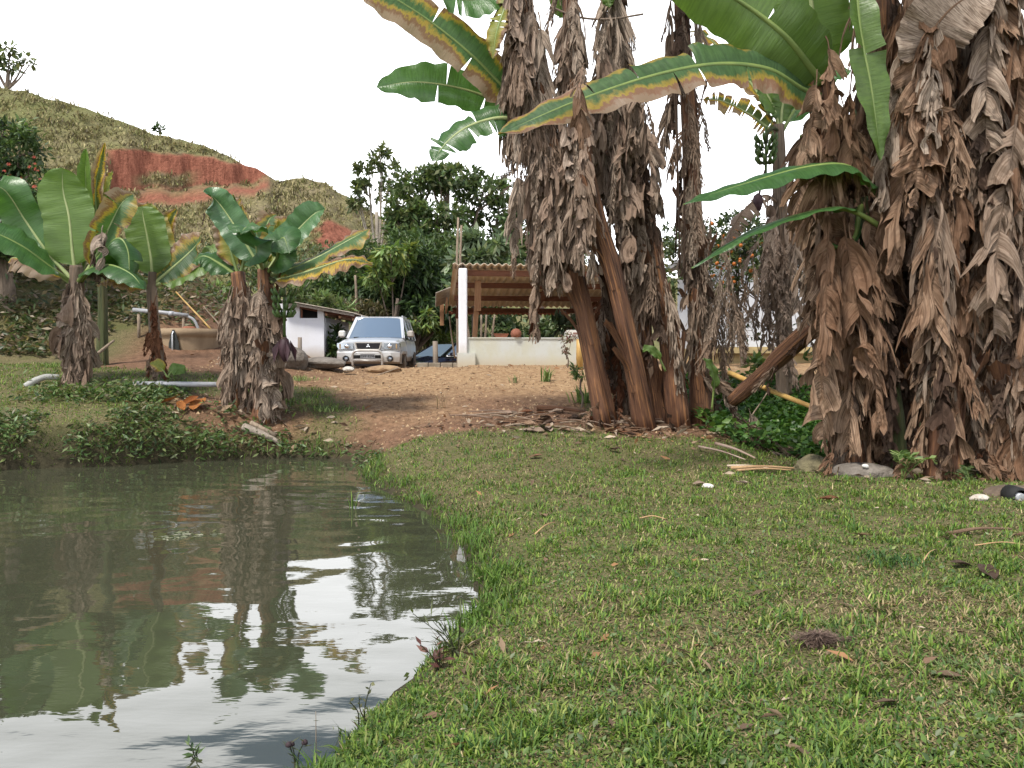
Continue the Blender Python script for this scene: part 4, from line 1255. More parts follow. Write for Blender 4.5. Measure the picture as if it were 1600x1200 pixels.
# low kerb wall left of the shelter, and the white post by the yard
p_ = at(690, 567, 21.0)
o = thing('low_kerb', 'low ochre block wall running left from the shelter footing', 'kerb', (p_.x, 21.0, 0))
for k in range(4):
    MB().box((-.50 + k * .32, 0, 1.235), (.305, .18, .24), None, .012).build('block', M_CONCRETE, o)
p_ = at(680, 560, 24.0)
o = thing('yard_post', 'short mossy post beside the lush shrubs behind the car', 'post', (p_.x, 24.0, 0))
MB().tube([(0, 0, .3), (.01, 0, 1.4), (.0, 0, at(680, 533, 24.0).z)], [.085, .08, .075], 8).build('post', M_GREYWOOD, o)
q = at(906, 552, 17.5)
o = thing('bamboo_stump', 'short upright yellow bamboo stump in front of the shelter wall', 'stump', (q.x, 17.5, 0))
zb = gz(q.x, 17.5)
MB().tube([(0, 0, zb - .1), (0, 0, zb + .20), (.0, 0, zb + .21), (-.005, 0, at(897, 530, 17.5).z)], [.075, .075, .082, .07], 10).build('cane', M_BAMBOO, o)

# poles
def pole(label, a, b, r, mat, name='thin_pole', cat='pole', group=None, n=6):
    a, b = Vector(a), Vector(b)
    o = thing(name, label, cat, a, group)
    m1 = a.lerp(b, .35) + Vector((random.uniform(-1, 1), 0, 0)) * (b - a).length * .012
    m2 = a.lerp(b, .7) + Vector((random.uniform(-1, 1), 0, 0)) * (b - a).length * .012
    MB().tube(crom([a, m1, m2, b], 10), list(np.linspace(r, r * .7, 10)), n).build('shaft', mat, o, True)
    return o


pole('tall thin pale pole behind the shelter roof, the taller of two', at(716, 600, 26.2), at(716, 340, 26.2), .05, M_STICK)
pole('shorter thin pole behind the shelter roof, beside the taller one', at(722, 600, 26.6), at(721, 352, 26.6), .05, M_STICK)
for k, (x0, y0, x1, y1) in enumerate(((745, 570, 741, 495), (752, 570, 752, 492), (757, 570, 760, 492), (766, 570, 773, 492), (739, 570, 728, 495))):
    pole(('slim pale sapling stem right beside the timber post under the shelter roof', 'upright pale sapling stem, the thickest looking seen under the shelter roof', 'pale sapling stem leaning slightly away, beside the upright one under the roof', 'most tilted pale sapling stem, standing over the terracotta trough', 'pale sapling stem tilted back towards the white shelter post')[k], at(x0, y0, 26.5 + .3 * k), at(x1, y1, 26.5 + .3 * k), .045, M_STICK, 'sapling_stem', 'stem', 'sapling stems seen under the shelter roof')
pole('pale leaning stick left of the shelter post', at(711, 560, 24.0), at(702, 494, 24.0), .03, M_STICK)
pole('bare pale trunk among the shrubs above the shed', at(557, 520, 29.0), at(555, 430, 29.0), .06, M_STICK, 'bare_trunk', 'trunk')
pole('long leaning cane on the slope above the water tank', at(330, 515, 18.2), at(275, 456, 18.6), .022, M_BAMBOO, 'cane', 'cane')
pole('short leaning cane on the slope, right of the longer one', at(346, 512, 18.4), at(318, 478, 18.6), .018, M_STICK, 'cane', 'cane')
pole('weathered fence stake high on the slope', at(283, 400, 26), at(285, 365, 26), .06, M_GREYWOOD, 'fence_stake', 'stake')
pole('yellow bamboo pole slanting across the ditch', at(1140, 583, 11.6), at(1285, 642, 9.6), .04, M_BAMBOO, 'bamboo_pole', 'pole', None, 10)
pole('thin dark stick propped in the ditch creeper', at(1168, 660, 11.0), at(1199, 613, 11.0), .012, M_STICK, 'stick', 'stick')
pole('bent dry stick arching over the earth hump', at(575, 592, 16.4), at(622, 575, 16.8), .02, M_STICK, 'stick', 'stick')
pole('pale branch lying on the bank behind the biggest small plant', at(152, 553, 14.2), at(178, 532, 14.6), .03, M_STICK, 'branch', 'branch')
# ------------------------------------------------------------------ trees and shrubs
M_BARK = mat_grain('tree_bark', (.22, .17, .13), (.09, .07, .055), (6, 6, 1.2), .95, .8, .03)
M_BARKPALE = mat_grain('pale_bark', (.40, .35, .29), (.22, .19, .15), (6, 6, 1.2), .95, .6, .02)


def crown_mesh(name, puffs, size, cols, rng, wr=.42, droop=.0, shell=.55, flat=1.0, mat=None):
    """puffs: (centre, (rx,ry,rz), leaves)"""
    parts = []
    for c, r, n in puffs:
        u = rng.standard_normal((n, 3)); u /= np.linalg.norm(u, axis=1, keepdims=True)
        # break each puff into small sprays so light and dark clumps and gaps show
        ns = max(6, n // 26)
        sp = rng.standard_normal((ns, 3)); sp /= np.linalg.norm(sp, axis=1, keepdims=True)
        sp = sp * (shell + (1 - shell) * rng.random((ns, 1)) ** .6)
        idx = rng.integers(0, ns, n)
        q = sp[idx] + rng.normal(0, .13, (n, 3))
        P = np.array(c) + q * np.array(r)
        D = u * .9 + q * .5 + np.array([0, 0, -droop])
        tone = (.72 + .5 * rng.random(ns))[idx][:, None]
        V, F, C = leaves(P, D, size * rng.uniform(.6, 1.3, n), wr, rng, cols)
        parts.append((V, F, C * np.repeat(tone, 4, 0)))
    V, F, C = merge(parts)
    return np_mesh(name, V, F, mat or M_LEAF, C)


def tree(name, label, base, puffs, size, cols, seed, trunk_r=.14, fork=.45, wr=.42, droop=0, shell=.55, group=None, cat='tree', bark=None, limbs=True, lean=(0, 0), part='crown', extra=None):
    rng = np.random.default_rng(seed)
    base = Vector(base)
    t = thing(name, label, cat, base, group)
    pf = [(Vector(c) - base, r, n) for c, r, n in puffs]
    link(part, crown_mesh(part, [(tuple(c), r, n) for c, r, n in pf], size, cols, rng, wr, droop, shell), t)
    mb = MB()
    top = sum((c for c, r, n in pf), Vector()) / len(pf)
    fk = Vector((top.x * .5, top.y * .5, max(.3, top.z * fork)))
    mb.tube(crom([Vector((0, 0, -.25)), fk * .5 + Vector((.05, 0, 0)), fk, fk.lerp(top, .6)], 12), list(np.linspace(trunk_r * 1.25, trunk_r * .6, 12)), 8)
    if limbs:
        for c, r, n in pf:
            e = c + Vector((rng.uniform(-.3, .3) * r[0], 0, .35 * r[2]))
            m = fk.lerp(e, .5) + Vector((rng.uniform(-.12, .12) * r[0], 0, -.10 * (e - fk).length))
            mb.tube(crom([fk + Vector((0, 0, -.1)), m, e], 9), list(np.linspace(trunk_r * .5, trunk_r * .10, 9)), 6)
            for k in range(3):
                d = Vector((rng.normal(), rng.normal(), rng.normal() * .6 + .2)).normalized()
                e2 = c + Vector((d.x * r[0], d.y * r[1], d.z * r[2])) * .9
                s = m.lerp(e, rng.uniform(.3, .9))
                mb.tube(crom([s, s.lerp(e2, .5) + Vector((0, 0, .06)), e2], 6), list(np.linspace(trunk_r * .2, trunk_r * .05, 6)), 5)
    mb.build('trunk', bark or M_BARK, t)
    return t


def puff(px, py, Y, rpx, rpy, n, ry=None):
    """a leaf mass by its place and size as seen, at depth Y"""
    c = at(px, py, Y); k = Y / FPX
    return (c, (rpx * k, ry or max(rpx, rpy) * k * .9, rpy * k), n)


C_DARK = [(.045, .080, .030), (.060, .105, .038), (.035, .065, .030), (.08, .125, .045)]
C_MID = [(.075, .125, .045), (.10, .16, .055), (.06, .10, .042), (.13, .18, .07)]
C_OLIVE = [(.10, .135, .055), (.14, .17, .07), (.07, .10, .045), (.18, .195, .09)]
C_LIGHT = [(.13, .21, .06), (.17, .25, .075), (.09, .155, .05), (.21, .27, .10)]
C_YEL = [(.16, .20, .035), (.20, .22, .05), (.11, .16, .03)]
C_PALE = [(.17, .225, .125), (.13, .19, .095), (.22, .26, .16), (.10, .15, .075)]

b = lambda px, Y, z=.3: (at(px, 560, Y).x, Y, z)
# the tall open tree with umbrella sprays
tree('spreading_tree', 'large spreading tree with layered crown behind the shelter', b(690, 37), [
    puff(655, 290, 37, 42, 22, 900), puff(700, 280, 37, 48, 18, 950), puff(752, 300, 37.5, 50, 20, 950), puff(640, 330, 36.5, 38, 26, 900),
    puff(690, 335, 36, 42, 18, 800), puff(786, 330, 38, 36, 20, 750), puff(730, 340, 38, 24, 12, 350), puff(660, 380, 36, 46, 30, 1700), puff(620, 355, 36, 24, 26, 800), puff(790, 380, 38, 30, 30, 900), puff(700, 268, 37, 22, 9, 350)],
    .34, C_MID + C_OLIVE, 3, .32, .40, .40, .05, .45)
tree('slender_tree', 'tall slender tree with thin open crown at the hill edge', b(597, 41, 1), [
    puff(592, 248, 41, 16, 18, 130), puff(572, 262, 41, 16, 12, 110), puff(612, 268, 41, 18, 16, 160), puff(555, 292, 41, 14, 12, 120), puff(580, 300, 41, 20, 14, 170), puff(620, 300, 41, 14, 20, 170), puff(560, 316, 41, 16, 12, 110), puff(600, 236, 41, 8, 9, 50)],
    .36, C_OLIVE, 4, .15, .55, .42, .0, .3, bark=M_BARKPALE)
tree('mango_tree', 'dense dark mango tree with yellow green new shoots behind the car', b(640, 31), [
    puff(650, 430, 31, 48, 42, 1900), puff(600, 455, 31, 36, 32, 1300), puff(690, 450, 31.5, 34, 36, 1200), puff(655, 480, 30.5, 44, 26, 1400), puff(620, 410, 31, 26, 26, 900), puff(700, 490, 31, 26, 22, 700)],
    .42, C_DARK + [(.05, .085, .03)], 5, .2, .4, .26, .75, .7)
tree('new_leaf_tree', 'bright yellow green leafy tree in front of the dark mango', b(605, 29.5), [puff(612, 400, 29.5, 26, 22, 620), puff(590, 432, 29.5, 18, 22, 460), puff(640, 392, 29.8, 14, 10, 200), puff(660, 498, 29, 22, 16, 330)],
     .36, C_YEL + C_LIGHT, 6, .1, .5, .28, .7, .5)
tree('pale_leaf_tree', 'grey green large leaved tree left of the shelter roof', b(735, 28.5), [puff(742, 385, 28.5, 26, 18, 420), puff(762, 408, 28.5, 34, 16, 420), puff(722, 412, 28.3, 16, 18, 280), puff(712, 450, 28, 14, 22, 260), puff(790, 395, 29, 26, 20, 400)],
     .42, C_PALE, 7, .09, .6, .40, .3, .5)
tree('evergreen_tree', 'dark evergreen mass behind the shed roof', b(520, 33), [puff(520, 462, 33, 50, 26, 1500), puff(555, 430, 33.5, 34, 34, 1300), puff(480, 478, 33, 34, 16, 700), puff(575, 490, 32, 30, 24, 900)],
     .34, C_DARK + C_MID, 8, .18, .5, .36, .3, .6)
tree('evergreen_tree', 'tall dark tree half hidden behind the middle clump', b(850, 35), [puff(830, 360, 35, 44, 46, 1500), puff(870, 400, 35.5, 40, 40, 1200), puff(800, 410, 34.5, 34, 40, 1100), puff(760, 440, 34, 40, 40, 1100), puff(880, 350, 36, 30, 26, 700)],
     .36, C_DARK + C_MID, 9, .22, .5, .36, .2, .55)
tree('feathery_tree', 'mid green tree filling the view below the spreading crown', b(690, 34), [puff(680, 400, 34, 50, 36, 1700), puff(730, 400, 34.5, 40, 40, 1300), puff(640, 390, 34, 30, 30, 900), puff(570, 395, 36, 30, 30, 700)],
     .26, C_MID, 10, .2, .5, .36, .2, .55)
for k, (px, lab) in enumerate(((760, 'leafy shrub seen under the shelter roof near its post'), (810, 'leafy shrub seen under the middle of the shelter roof'), (862, 'leafy shrub seen under the shelter roof by the cream panel'), (705, 'dark leafy shrub left of the shelter post'))):
    Yk = 29 + .3 * k if px > 720 else 34.5
    tree('leafy_shrub', lab, b(px, Yk, .2), [puff(px, 512, Yk, 34, 24, 800), puff(px + 8, 545, Yk, 34, 22, 500)], .26, C_MID + C_PALE, 20 + k, .05, .3, .40, .2, .5, 'shrubs behind the shelter', 'shrub', part='foliage')
# lush shrub beside the car, with hanging dry strings
lush = tree('lush_shrub', 'lush yellow green shrub with long leaves right of the silver car', b(672, 33.4, .3), [puff(660, 505, 33.4, 24, 10, 330), puff(690, 512, 33.4, 24, 12, 330), puff(645, 500, 33.6, 14, 14, 200), puff(672, 524, 33.3, 34, 10, 420)],
     .40, C_LIGHT + C_YEL, 31, .06, .5, .20, .35, .5, cat='shrub', part='foliage')
mb = MB(); rg = np.random.default_rng(3)
for k in range(46):
    px = rg.uniform(642, 712); p = at(px, rg.uniform(515, 530), 33.2 + rg.uniform(0, .5)); q = at(px + rg.uniform(-2, 2), rg.uniform(545, 560), p.y)
    mb.tube([p, p.lerp(q, .5) + Vector((.02, 0, 0)), q], [.016, .012, .006], 4, False)
o = mb.build('hanging_stems', M_STICK, lush, True); o['kind'] = 'stuff'
tree('shrub', 'low dark shrub under the lean-to bay of the shed', b(525, 25.6, .4), [puff(522, 528, 25.6, 20, 18, 500), puff(515, 552, 25.4, 16, 12, 300)], .20, C_DARK + C_MID, 33, .04, .3, .4, .1, .5, cat='shrub', part='foliage')
tree('shrub', 'rough grassy shrub behind the shed roof ridge', b(490, 27.5, .4), [puff(490, 468, 27.5, 26, 10, 330), puff(530, 480, 28, 26, 10, 330), puff(465, 455, 28, 20, 18, 360)], .34, C_LIGHT + C_OLIVE, 34, .05, .5, .16, -.3, .4, cat='shrub', part='foliage')
tree('shrub', 'pale dry shrub above the shed lean-to', b(545, 29.5, .4), [puff(550, 478, 29.5, 36, 12, 500), puff(590, 482, 29.5, 20, 10, 260)], .22, [(.22, .18, .10), (.15, .13, .07), (.10, .10, .045)], 35, .04, .5, .3, .1, .4, cat='shrub', part='foliage')

# orange fruit bush between the clumps
fb = tree('fruit_bush', 'straggly bush hung with orange fruit before the pale house', b(1165, 18.4, 1.0), [puff(1150, 372, 18.4, 44, 34, 900), puff(1178, 405, 18.2, 40, 40, 950), puff(1130, 420, 18.3, 40, 44, 900), puff(1075, 372, 18.8, 42, 34, 800), puff(1055, 420, 18.8, 30, 44, 600), puff(1150, 345, 18.8, 24, 12, 180), puff(1190, 350, 18.9, 12, 14, 100)],
     .13, C_DARK + C_OLIVE, 40, .07, .45, .46, .1, .4, cat='bush', part='foliage')
rg = np.random.default_rng(8)
fruit = None
for k in range(46):
    c = [(1150, 372, 44, 34), (1178, 405, 36, 36), (1130, 415, 36, 36)][k % 3]
    p = at(c[0] + rg.normal(0, .5) * c[2], c[1] + rg.normal(0, .5) * c[3], 18.1 + rg.uniform(-.4, .4)) - Vector(fb.location)
    if fruit is None:
        mb = MB(); mb.lathe([(0, -.045), (.035, -.035), (.05, 0), (.035, .035), (0, .042)], 8); fruit = mb.mesh('fruit', mat_plain('orange_fruit', (.50, .16, .03), (.40, .11, .02), 6, .5, 0))
    o = link('fruit', fruit, fb, p); o.scale = [rg.uniform(.7, 1.15)] * 3
mb = MB()
for k in range(26):                                                  # bare twigs against the pale wall
    p = at(rg.uniform(1130, 1215), rg.uniform(430, 470), 18.3 + rg.uniform(-.2, .3)); q = at(rg.uniform(1125, 1235), rg.uniform(480, 540), 18.3 + rg.uniform(-.2, .3))
    m_ = p.lerp(q, .5) + Vector((rg.uniform(-.25, .25), 0, rg.uniform(-.05, .3)))
    mb.tube(crom([p, m_, q], 8), list(np.linspace(.016, .006, 8)), 5, False)
o = mb.build('bare_twigs', M_BARK, fb, True); o['kind'] = 'stuff'
tree('shrub', 'sparse dark leaved shrub low against the pale house wall', b(1180, 18.9, 1.1), [puff(1165, 515, 18.9, 28, 18, 170), puff(1225, 518, 18.9, 22, 14, 140), puff(1195, 470, 18.9, 20, 14, 50)], .12, C_DARK, 41, .03, .4, .5, .1, .3, cat='shrub', part='foliage')
tree('broadleaf_shrub', 'small light green broad leaved shrub by the ochre plinth', b(1190, 15.2, .7), [puff(1188, 572, 15.2, 20, 9, 70), puff(1205, 585, 15.2, 18, 9, 60)], .24, C_LIGHT, 42, .02, .5, .4, .1, .5, cat='shrub', part='foliage')
for k, (px, py, Y, lab) in enumerate(((1330, 420, 14.5, 'added dark tree close behind the big dry clump, nearest the house'), (1450, 380, 13.5, 'added dark tree behind the middle of the big dry clump'), (1570, 400, 12.5, 'added dark tree behind the outer side of the big dry clump'))):
    tree('gap_filler_tree', lab, b(px, Y, .4), [puff(px, py, Y, 70, 90, 1100), puff(px + 20, py + 130, Y, 70, 80, 900), puff(px - 10, py - 150, Y, 70, 90, 900)], .22, C_DARK, 50 + k, .12, .4, .42, .2, .5, 'added trees darkening the gaps of the big dry clump')  # added as a dark backdrop so the clump's gaps read as shadow

# dark tree with red flowers at the left edge
rt = tree('flowering_tree', 'dark leafy tree with red flowers at the foot of the hill', b(10, 17.5, 2.2), [puff(20, 235, 17.5, 46, 44, 1500), puff(-30, 260, 17.5, 60, 70, 1500), puff(36, 290, 17.3, 38, 50, 1500), puff(10, 350, 17.2, 56, 50, 1700), puff(60, 340, 17.1, 26, 36, 600), puff(-40, 380, 17.2, 60, 60, 1200), puff(10, 205, 17.6, 26, 16, 350)],
     .15, C_DARK + C_MID, 60, .16, .4, .38, .35, .6)
rg = np.random.default_rng(4); fl = None
for k in range(26):
    p = at(rg.uniform(2, 66), rg.uniform(228, 330), 16.75 + rg.uniform(-.1, .2)) - Vector(rt.location)
    if fl is None:
        mb = MB()
        for j in range(6):
            a = j * math.pi / 3; mb.add([(0, 0, 0), (.05 * math.cos(a - .4), .05 * math.sin(a - .4), .03), (.10 * math.cos(a), .10 * math.sin(a), .01), (.05 * math.cos(a + .4), .05 * math.sin(a + .4), .03)], [(0, 1, 2, 3)])
        fl = mb.mesh('flower', mat_plain('red_petals', (.36, .045, .02), None, 4, .6, 0))
    o = link('flower', fl, rt, p); o.rotation_euler = (rg.uniform(.6, 1.6), 0, rg.uniform(-.6, .6)); o.scale = [rg.uniform(.3, .6)] * 3
tree('hilltop_tree', 'open leafy tree on the crest of the hill', (at(6, 140, 60).x, 60, at(6, 150, 60).z), [puff(-8, 92, 60, 18, 12, 130), puff(14, 80, 60, 7, 14, 50), puff(38, 92, 60, 12, 7, 32), puff(20, 108, 60, 12, 7, 40), puff(-25, 70, 60, 20, 30, 150), puff(50, 100, 60, 5, 5, 10)],
     .62, C_OLIVE, 61, .2, .2, .45, .1, .3)
tree('hill_bush', 'small round bush on the crest line of the hill', (at(250, 206, 62).x, 62, at(250, 206, 62).z), [puff(249, 200, 62, 7, 5, 90)], .4, C_DARK, 62, .05, .3, .4, 0, .5, cat='bush')
# scrub at the foot of the hill
for k, (px, py, Y, rx, ry, n, lab, cols) in enumerate((
        (300, 400, 30, 70, 26, 900, 'tangle of olive scrub below the red cut', C_OLIVE), (420, 420, 31, 60, 30, 900, 'dark scrub behind the rightmost small banana plant', C_MID),
        (200, 430, 27, 60, 24, 700, 'scrub patch above the water tank slope', C_OLIVE), (500, 400, 34, 60, 24, 900, 'scrub below the smaller red scar', C_OLIVE), (340, 455, 25, 40, 14, 420, 'light green weeds at the top of the tank slope', C_LIGHT),
        (100, 420, 24, 70, 40, 900, 'dark scrub between the flowering tree and the slope', C_MID))):
    tree('scrub', lab, b(px, Y, at(px, py + ry, Y).z), [puff(px, py, Y, rx, ry, n), puff(px + rx * .6, py + ry * .5, Y, rx * .5, ry * .6, n // 3)], .24, cols + [(.15, .12, .07)], 70 + k, .04, .5, .34, .1, .4, cat='bush', part='foliage')
# ------------------------------------------------------------------ banana plants: materials
def mat_banana_leaf(name, c1, c2, scorch=0.0, rough=.38, trans=.38, burnt=(.20, .11, .06), yellow=(.36, .25, .045)):
    """uv.x: along the leaf 0..1, uv.y: 0 midrib .. 1 edge"""
    t = NT(name)
    uv = t.n('ShaderNodeUVMap', uv_map='UVMap').outputs[0]
    s = t.n('ShaderNodeSeparateXYZ'); t.put(s.inputs[0], uv)
    oi = t.n('ShaderNodeObjectInfo').outputs['Random']
    mp = t.n('ShaderNodeMapping'); t.put(mp.inputs[0], uv); mp.inputs['Scale'].default_value = (95, 1.2, 1)
    vein = t.noise(1.0, 3, .6, mp.outputs[0])
    mp2 = t.n('ShaderNodeMapping'); t.put(mp2.inputs[0], uv); mp2.inputs['Scale'].default_value = (7, 1.6, 1)
    band = t.noise(1.0, 3, .5, mp2.outputs[0])
    col = t.mix(t.rng(band, .35, .68), c1, c2)
    col = t.mix(t.rng(vein, .40, .62, 0, .55), col, tuple(q * .55 for q in c1))
    col = t.mix(t.rng(oi, 0, 1, 0, .35), col, tuple(min(1, q * 1.5) for q in c2))
    if scorch:
        oc = t.coord('Object')
        mp3 = t.n('ShaderNodeMapping'); t.put(mp3.inputs[0], uv); mp3.inputs['Scale'].default_value = (58, 2.2, 1)
        sn = t.math('ADD', t.math('MULTIPLY', t.noise(1.0, 4, .65, mp3.outputs[0]), .75), t.math('MULTIPLY', t.noise(1.7, 3, .5, oc), 1.25))
        e = t.math('ADD', t.math('MULTIPLY', s.outputs[1], .75), sn)
        e = t.math('ADD', e, t.math('MULTIPLY', s.outputs[0], .085))
        k = 1.98 - scorch * .62
        col = t.mix(t.rng(e, k - .14, k + .06, 0, .9), col, yellow)
        col = t.mix(t.rng(e, k + .10, k + .17), col, burnt)
        col = t.mix(t.rng(e, k + .26, k + .36, 0, .8), col, (.30, .22, .16))
    bmp = t.bump(t.math('ADD', vein, t.math('MULTIPLY', band, 1.0)), .5, .015)
    tc = t.mix(1.0, col, (1.35, 1.45, .55), 'MULTIPLY')
    return t.done(col, rough, 0, bmp, trans, tc, .5)


ML_FRESH = mat_banana_leaf('banana_leaf_fresh', (.080, .145, .034), (.125, .205, .045))
ML_DEEP = mat_banana_leaf('banana_leaf_deep', (.042, .105, .032), (.075, .165, .048), 0, .32)
ML_BLUE = mat_banana_leaf('banana_leaf_waxy', (.050, .115, .050), (.085, .175, .070), 0, .30, .25)
ML_SCORCH = mat_banana_leaf('banana_leaf_scorched', (.050, .105, .040), (.085, .16, .055), .62, .45)
ML_BURNT = mat_banana_leaf('banana_leaf_burnt', (.06, .10, .035), (.12, .15, .045), .90, .55, .38, (.20, .11, .06), (.50, .32, .03))
ML_BURNT2 = mat_banana_leaf('banana_leaf_half_burnt', (.050, .105, .040), (.085, .16, .055), .50, .5, .38, (.24, .13, .08))
ML_YELLOW = mat_banana_leaf('banana_leaf_yellowing', (.15, .19, .03), (.24, .24, .04), .5, .5)
M_RIB = mat_plain('leaf_midrib', (.20, .26, .07), (.13, .19, .055), 5, .45, 0)
M_RIBPALE = mat_plain('leaf_midrib_pale', (.34, .38, .17), (.22, .28, .10), 5, .45, 0)


def mat_dry(name, c1, c2, dark, trans=.12):
    t = NT(name)
    uv = t.n('ShaderNodeUVMap', uv_map='UVMap').outputs[0]
    oi = t.n('ShaderNodeObjectInfo').outputs['Random']
    off = t.n('ShaderNodeVectorMath', operation='ADD'); t.put(off.inputs[0], uv)
    cm = t.n('ShaderNodeCombineXYZ'); t.put(cm.inputs[0], t.math('MULTIPLY', oi, 37.0)); t.put(cm.inputs[1], t.math('MULTIPLY', oi, 11.0))
    t.put(off.inputs[1], cm.outputs[0])
    mp = t.n('ShaderNodeMapping'); t.put(mp.inputs[0], off.outputs[0]); mp.inputs['Scale'].default_value = (120, 2.2, 1)
    st = t.noise(1.0, 3, .65, mp.outputs[0])
    mp2 = t.n('ShaderNodeMapping'); t.put(mp2.inputs[0], off.outputs[0]); mp2.inputs['Scale'].default_value = (9, 3, 1)
    bl = t.noise(1.0, 5, .6, mp2.outputs[0])
    col = t.mix(t.rng(bl, .32, .68), c1, c2)
    col = t.mix(t.rng(st, .42, .62, 0, .85), col, dark)
    col = t.mix(t.rng(oi, .0, 1.0, 0, .75), col, tuple(q * m_ for q, m_ in zip(c2, (.60, .50, .44))))
    return t.done(col, .85, 0, t.bump(t.math('ADD', t.math('MULTIPLY', st, .6), bl), .8, .012), trans, None, .2)


MD_GREY = mat_dry('dry_leaf_grey', (.47, .385, .305), (.29, .22, .165), (.095, .066, .048))
MD_BROWN = mat_dry('dry_leaf_brown', (.41, .29, .20), (.235, .14, .085), (.07, .042, .027))
MD_RUST = mat_dry('dry_leaf_rust', (.26, .12, .06), (.16, .07, .038), (.07, .035, .022))
MD_PALE = mat_dry('dry_leaf_pale', (.46, .37, .30), (.34, .26, .20), (.18, .13, .10))
MD_DARK = mat_dry('dry_leaf_dark', (.13, .09, .065), (.085, .055, .04), (.04, .027, .02))  # dark leaf tone; in the clump gaps it stands in for shade


def mat_stem(name, c1, c2, dark, orange):
    t = NT(name)
    uv = t.n('ShaderNodeUVMap', uv_map='UVMap').outputs[0]
    mp = t.n('ShaderNodeMapping'); t.put(mp.inputs[0], uv); mp.inputs['Scale'].default_value = (26, 1.1, 1)
    st = t.noise(1.0, 5, .65, mp.outputs[0], .4)
    mp2 = t.n('ShaderNodeMapping'); t.put(mp2.inputs[0], uv); mp2.inputs['Scale'].default_value = (6, 1.5, 1)
    bl = t.noise(1.0, 5, .6, mp2.outputs[0])
    col = t.mix(t.rng(bl, .36, .64), c1, c2)
    col = t.mix(t.rng(st, .52, .66, 0, .8), col, orange)
    col = t.mix(t.rng(st, .46, .36, 0, .85), col, dark)
    return t.done(col, .7, 0, t.bump(t.math('ADD', st, bl), 1.0, .03), spec=.35)


MS_BROWN = mat_stem('stem_brown', (.17, .082, .045), (.105, .048, .028), (.030, .015, .010), (.44, .21, .085))
MS_GREY = mat_stem('stem_grey', (.20, .15, .11), (.12, .085, .06), (.045, .03, .022), (.28, .19, .12))
MS_GREEN = mat_stem('stem_green', (.055, .075, .025), (.075, .085, .03), (.025, .022, .014), (.13, .10, .045))
M_FRUIT = mat_plain('green_banana', (.075, .13, .03), (.05, .09, .025), 8, .5, .1)
M_BUD = mat_plain('banana_bud', (.055, .022, .028), (.03, .012, .016), 8, .6, .3, 20)


# ------------------------------------------------------------------ dry leaf variants, hanging along -Z, outward +Y
def dry_leaf(seed, L, W, tear=.09, skip=.12, nv=5, nu=3, pet=.14, curl=1.0, droop=(.8, 1.6), out=.10, rib=.014, base_t=.0):
    rg = np.random.default_rng(seed)
    mb = MB()
    ph = rg.uniform(0, 6.28)

    def P(s):
        return Vector((.05 * L * math.sin(2.6 * s + ph) - .05 * L * math.sin(ph), out * (1 - math.exp(-6 * s)) + .03 * math.sin(4 * s + ph), .04 * math.sin(min(1, s / .12) * math.pi) - L * s))
    pts = [P(k / 11) for k in range(12)]
    mb.tube(pts, list(np.linspace(rib, rib * .2, 12)), 5, False)
    for side in (-1, 1):
        s = pet + rg.uniform(0, .05)
        while s < .985:
            dw = min(tear * rg.uniform(.45, 1.7), 1.0 - s)
            if rg.random() < skip or dw < .008:
                s += dw; continue
            prof = math.sin(math.pi * (.12 + .86 * s)) ** .6
            ln = W * prof * rg.uniform(.65, 1.12)
            ph1 = rg.uniform(*droop); kk = rg.uniform(1.2, 4.5)
            al = rg.uniform(-.75, 1.05); cu = rg.normal(0, .9) * curl
            tw = rg.normal(0, .62); tw2 = rg.normal(0, .35)
            cup = rg.normal(0, .22) * dw * L; shr = rg.uniform(-.15, .75)
            B = [P(s + dw * u / nu) for u in range(nu + 1)]
            Bc = P(s + dw * .5); Lw = dw * L
            V, U = [], []
            p = Bc.copy()
            rag = rg.normal(0, .10 * ln, nu + 1)
            wob = rg.uniform(0, 6.28); pl = rg.uniform(.03, .16) * Lw / nu * 1.6
            for v in range(nv + 1):
                q = v / nv
                phi = ph1 * (1 - math.exp(-kk * q * 1.6))
                az = al + cu * q
                lat = Vector((side * math.cos(az), math.sin(az), 0)); nrm = Vector((-side * math.sin(az), math.cos(az), 0))
                d = lat * math.cos(phi) + Vector((0, 0, -math.sin(phi)))
                if v: p = p + d * (ln / nv) + nrm * (.012 * math.sin(wob + 5 * q))
                wv = lat * -math.sin(phi) + Vector((0, 0, -math.cos(phi)))
                th = (tw * 2.4) * q
                wv = wv * math.cos(th) + nrm * math.sin(th)
                nn = d.cross(wv)
                wd = Lw * (1 - max(-.25, shr) * q)
                for u in range(nu + 1):
                    f = u / nu
                    g = (P(s + dw * f) if v == 0 else p + wv * ((f - .5) * wd) + d * (rag[u] * q * q))
                    if v: g = g + nn * (cup * 4 * f * (1 - f) * q ** .5 * (1 - .4 * q) + rg.normal(0, .006) + pl * (1 if u % 2 else -1) * min(1, q * 2.5))
                    V.append(g); U.append(((s + dw * f) * L * .6 + side * 3, q * .5))
            F = []
            for v in range(nv):
                for u in range(nu):
                    i = v * (nu + 1) + u
                    F.append((i, i + 1, i + nu + 2, i + nu + 1) if side > 0 else (i, i + nu + 1, i + nu + 2, i + 1))
            mb.add(V, F, U, False)
            s += dw
    return mb


def pool(name_mat, n, seed, **kw):
    out = []
    for k in range(n):
        rg = random.Random(seed + k)
        d = dict(kw)
        L = rg.uniform(*d.pop('L')); W = rg.uniform(*d.pop('W'))
        out.append((dry_leaf(seed + k, L, W, **d).mesh('dry_leaf', name_mat), L))
    return out


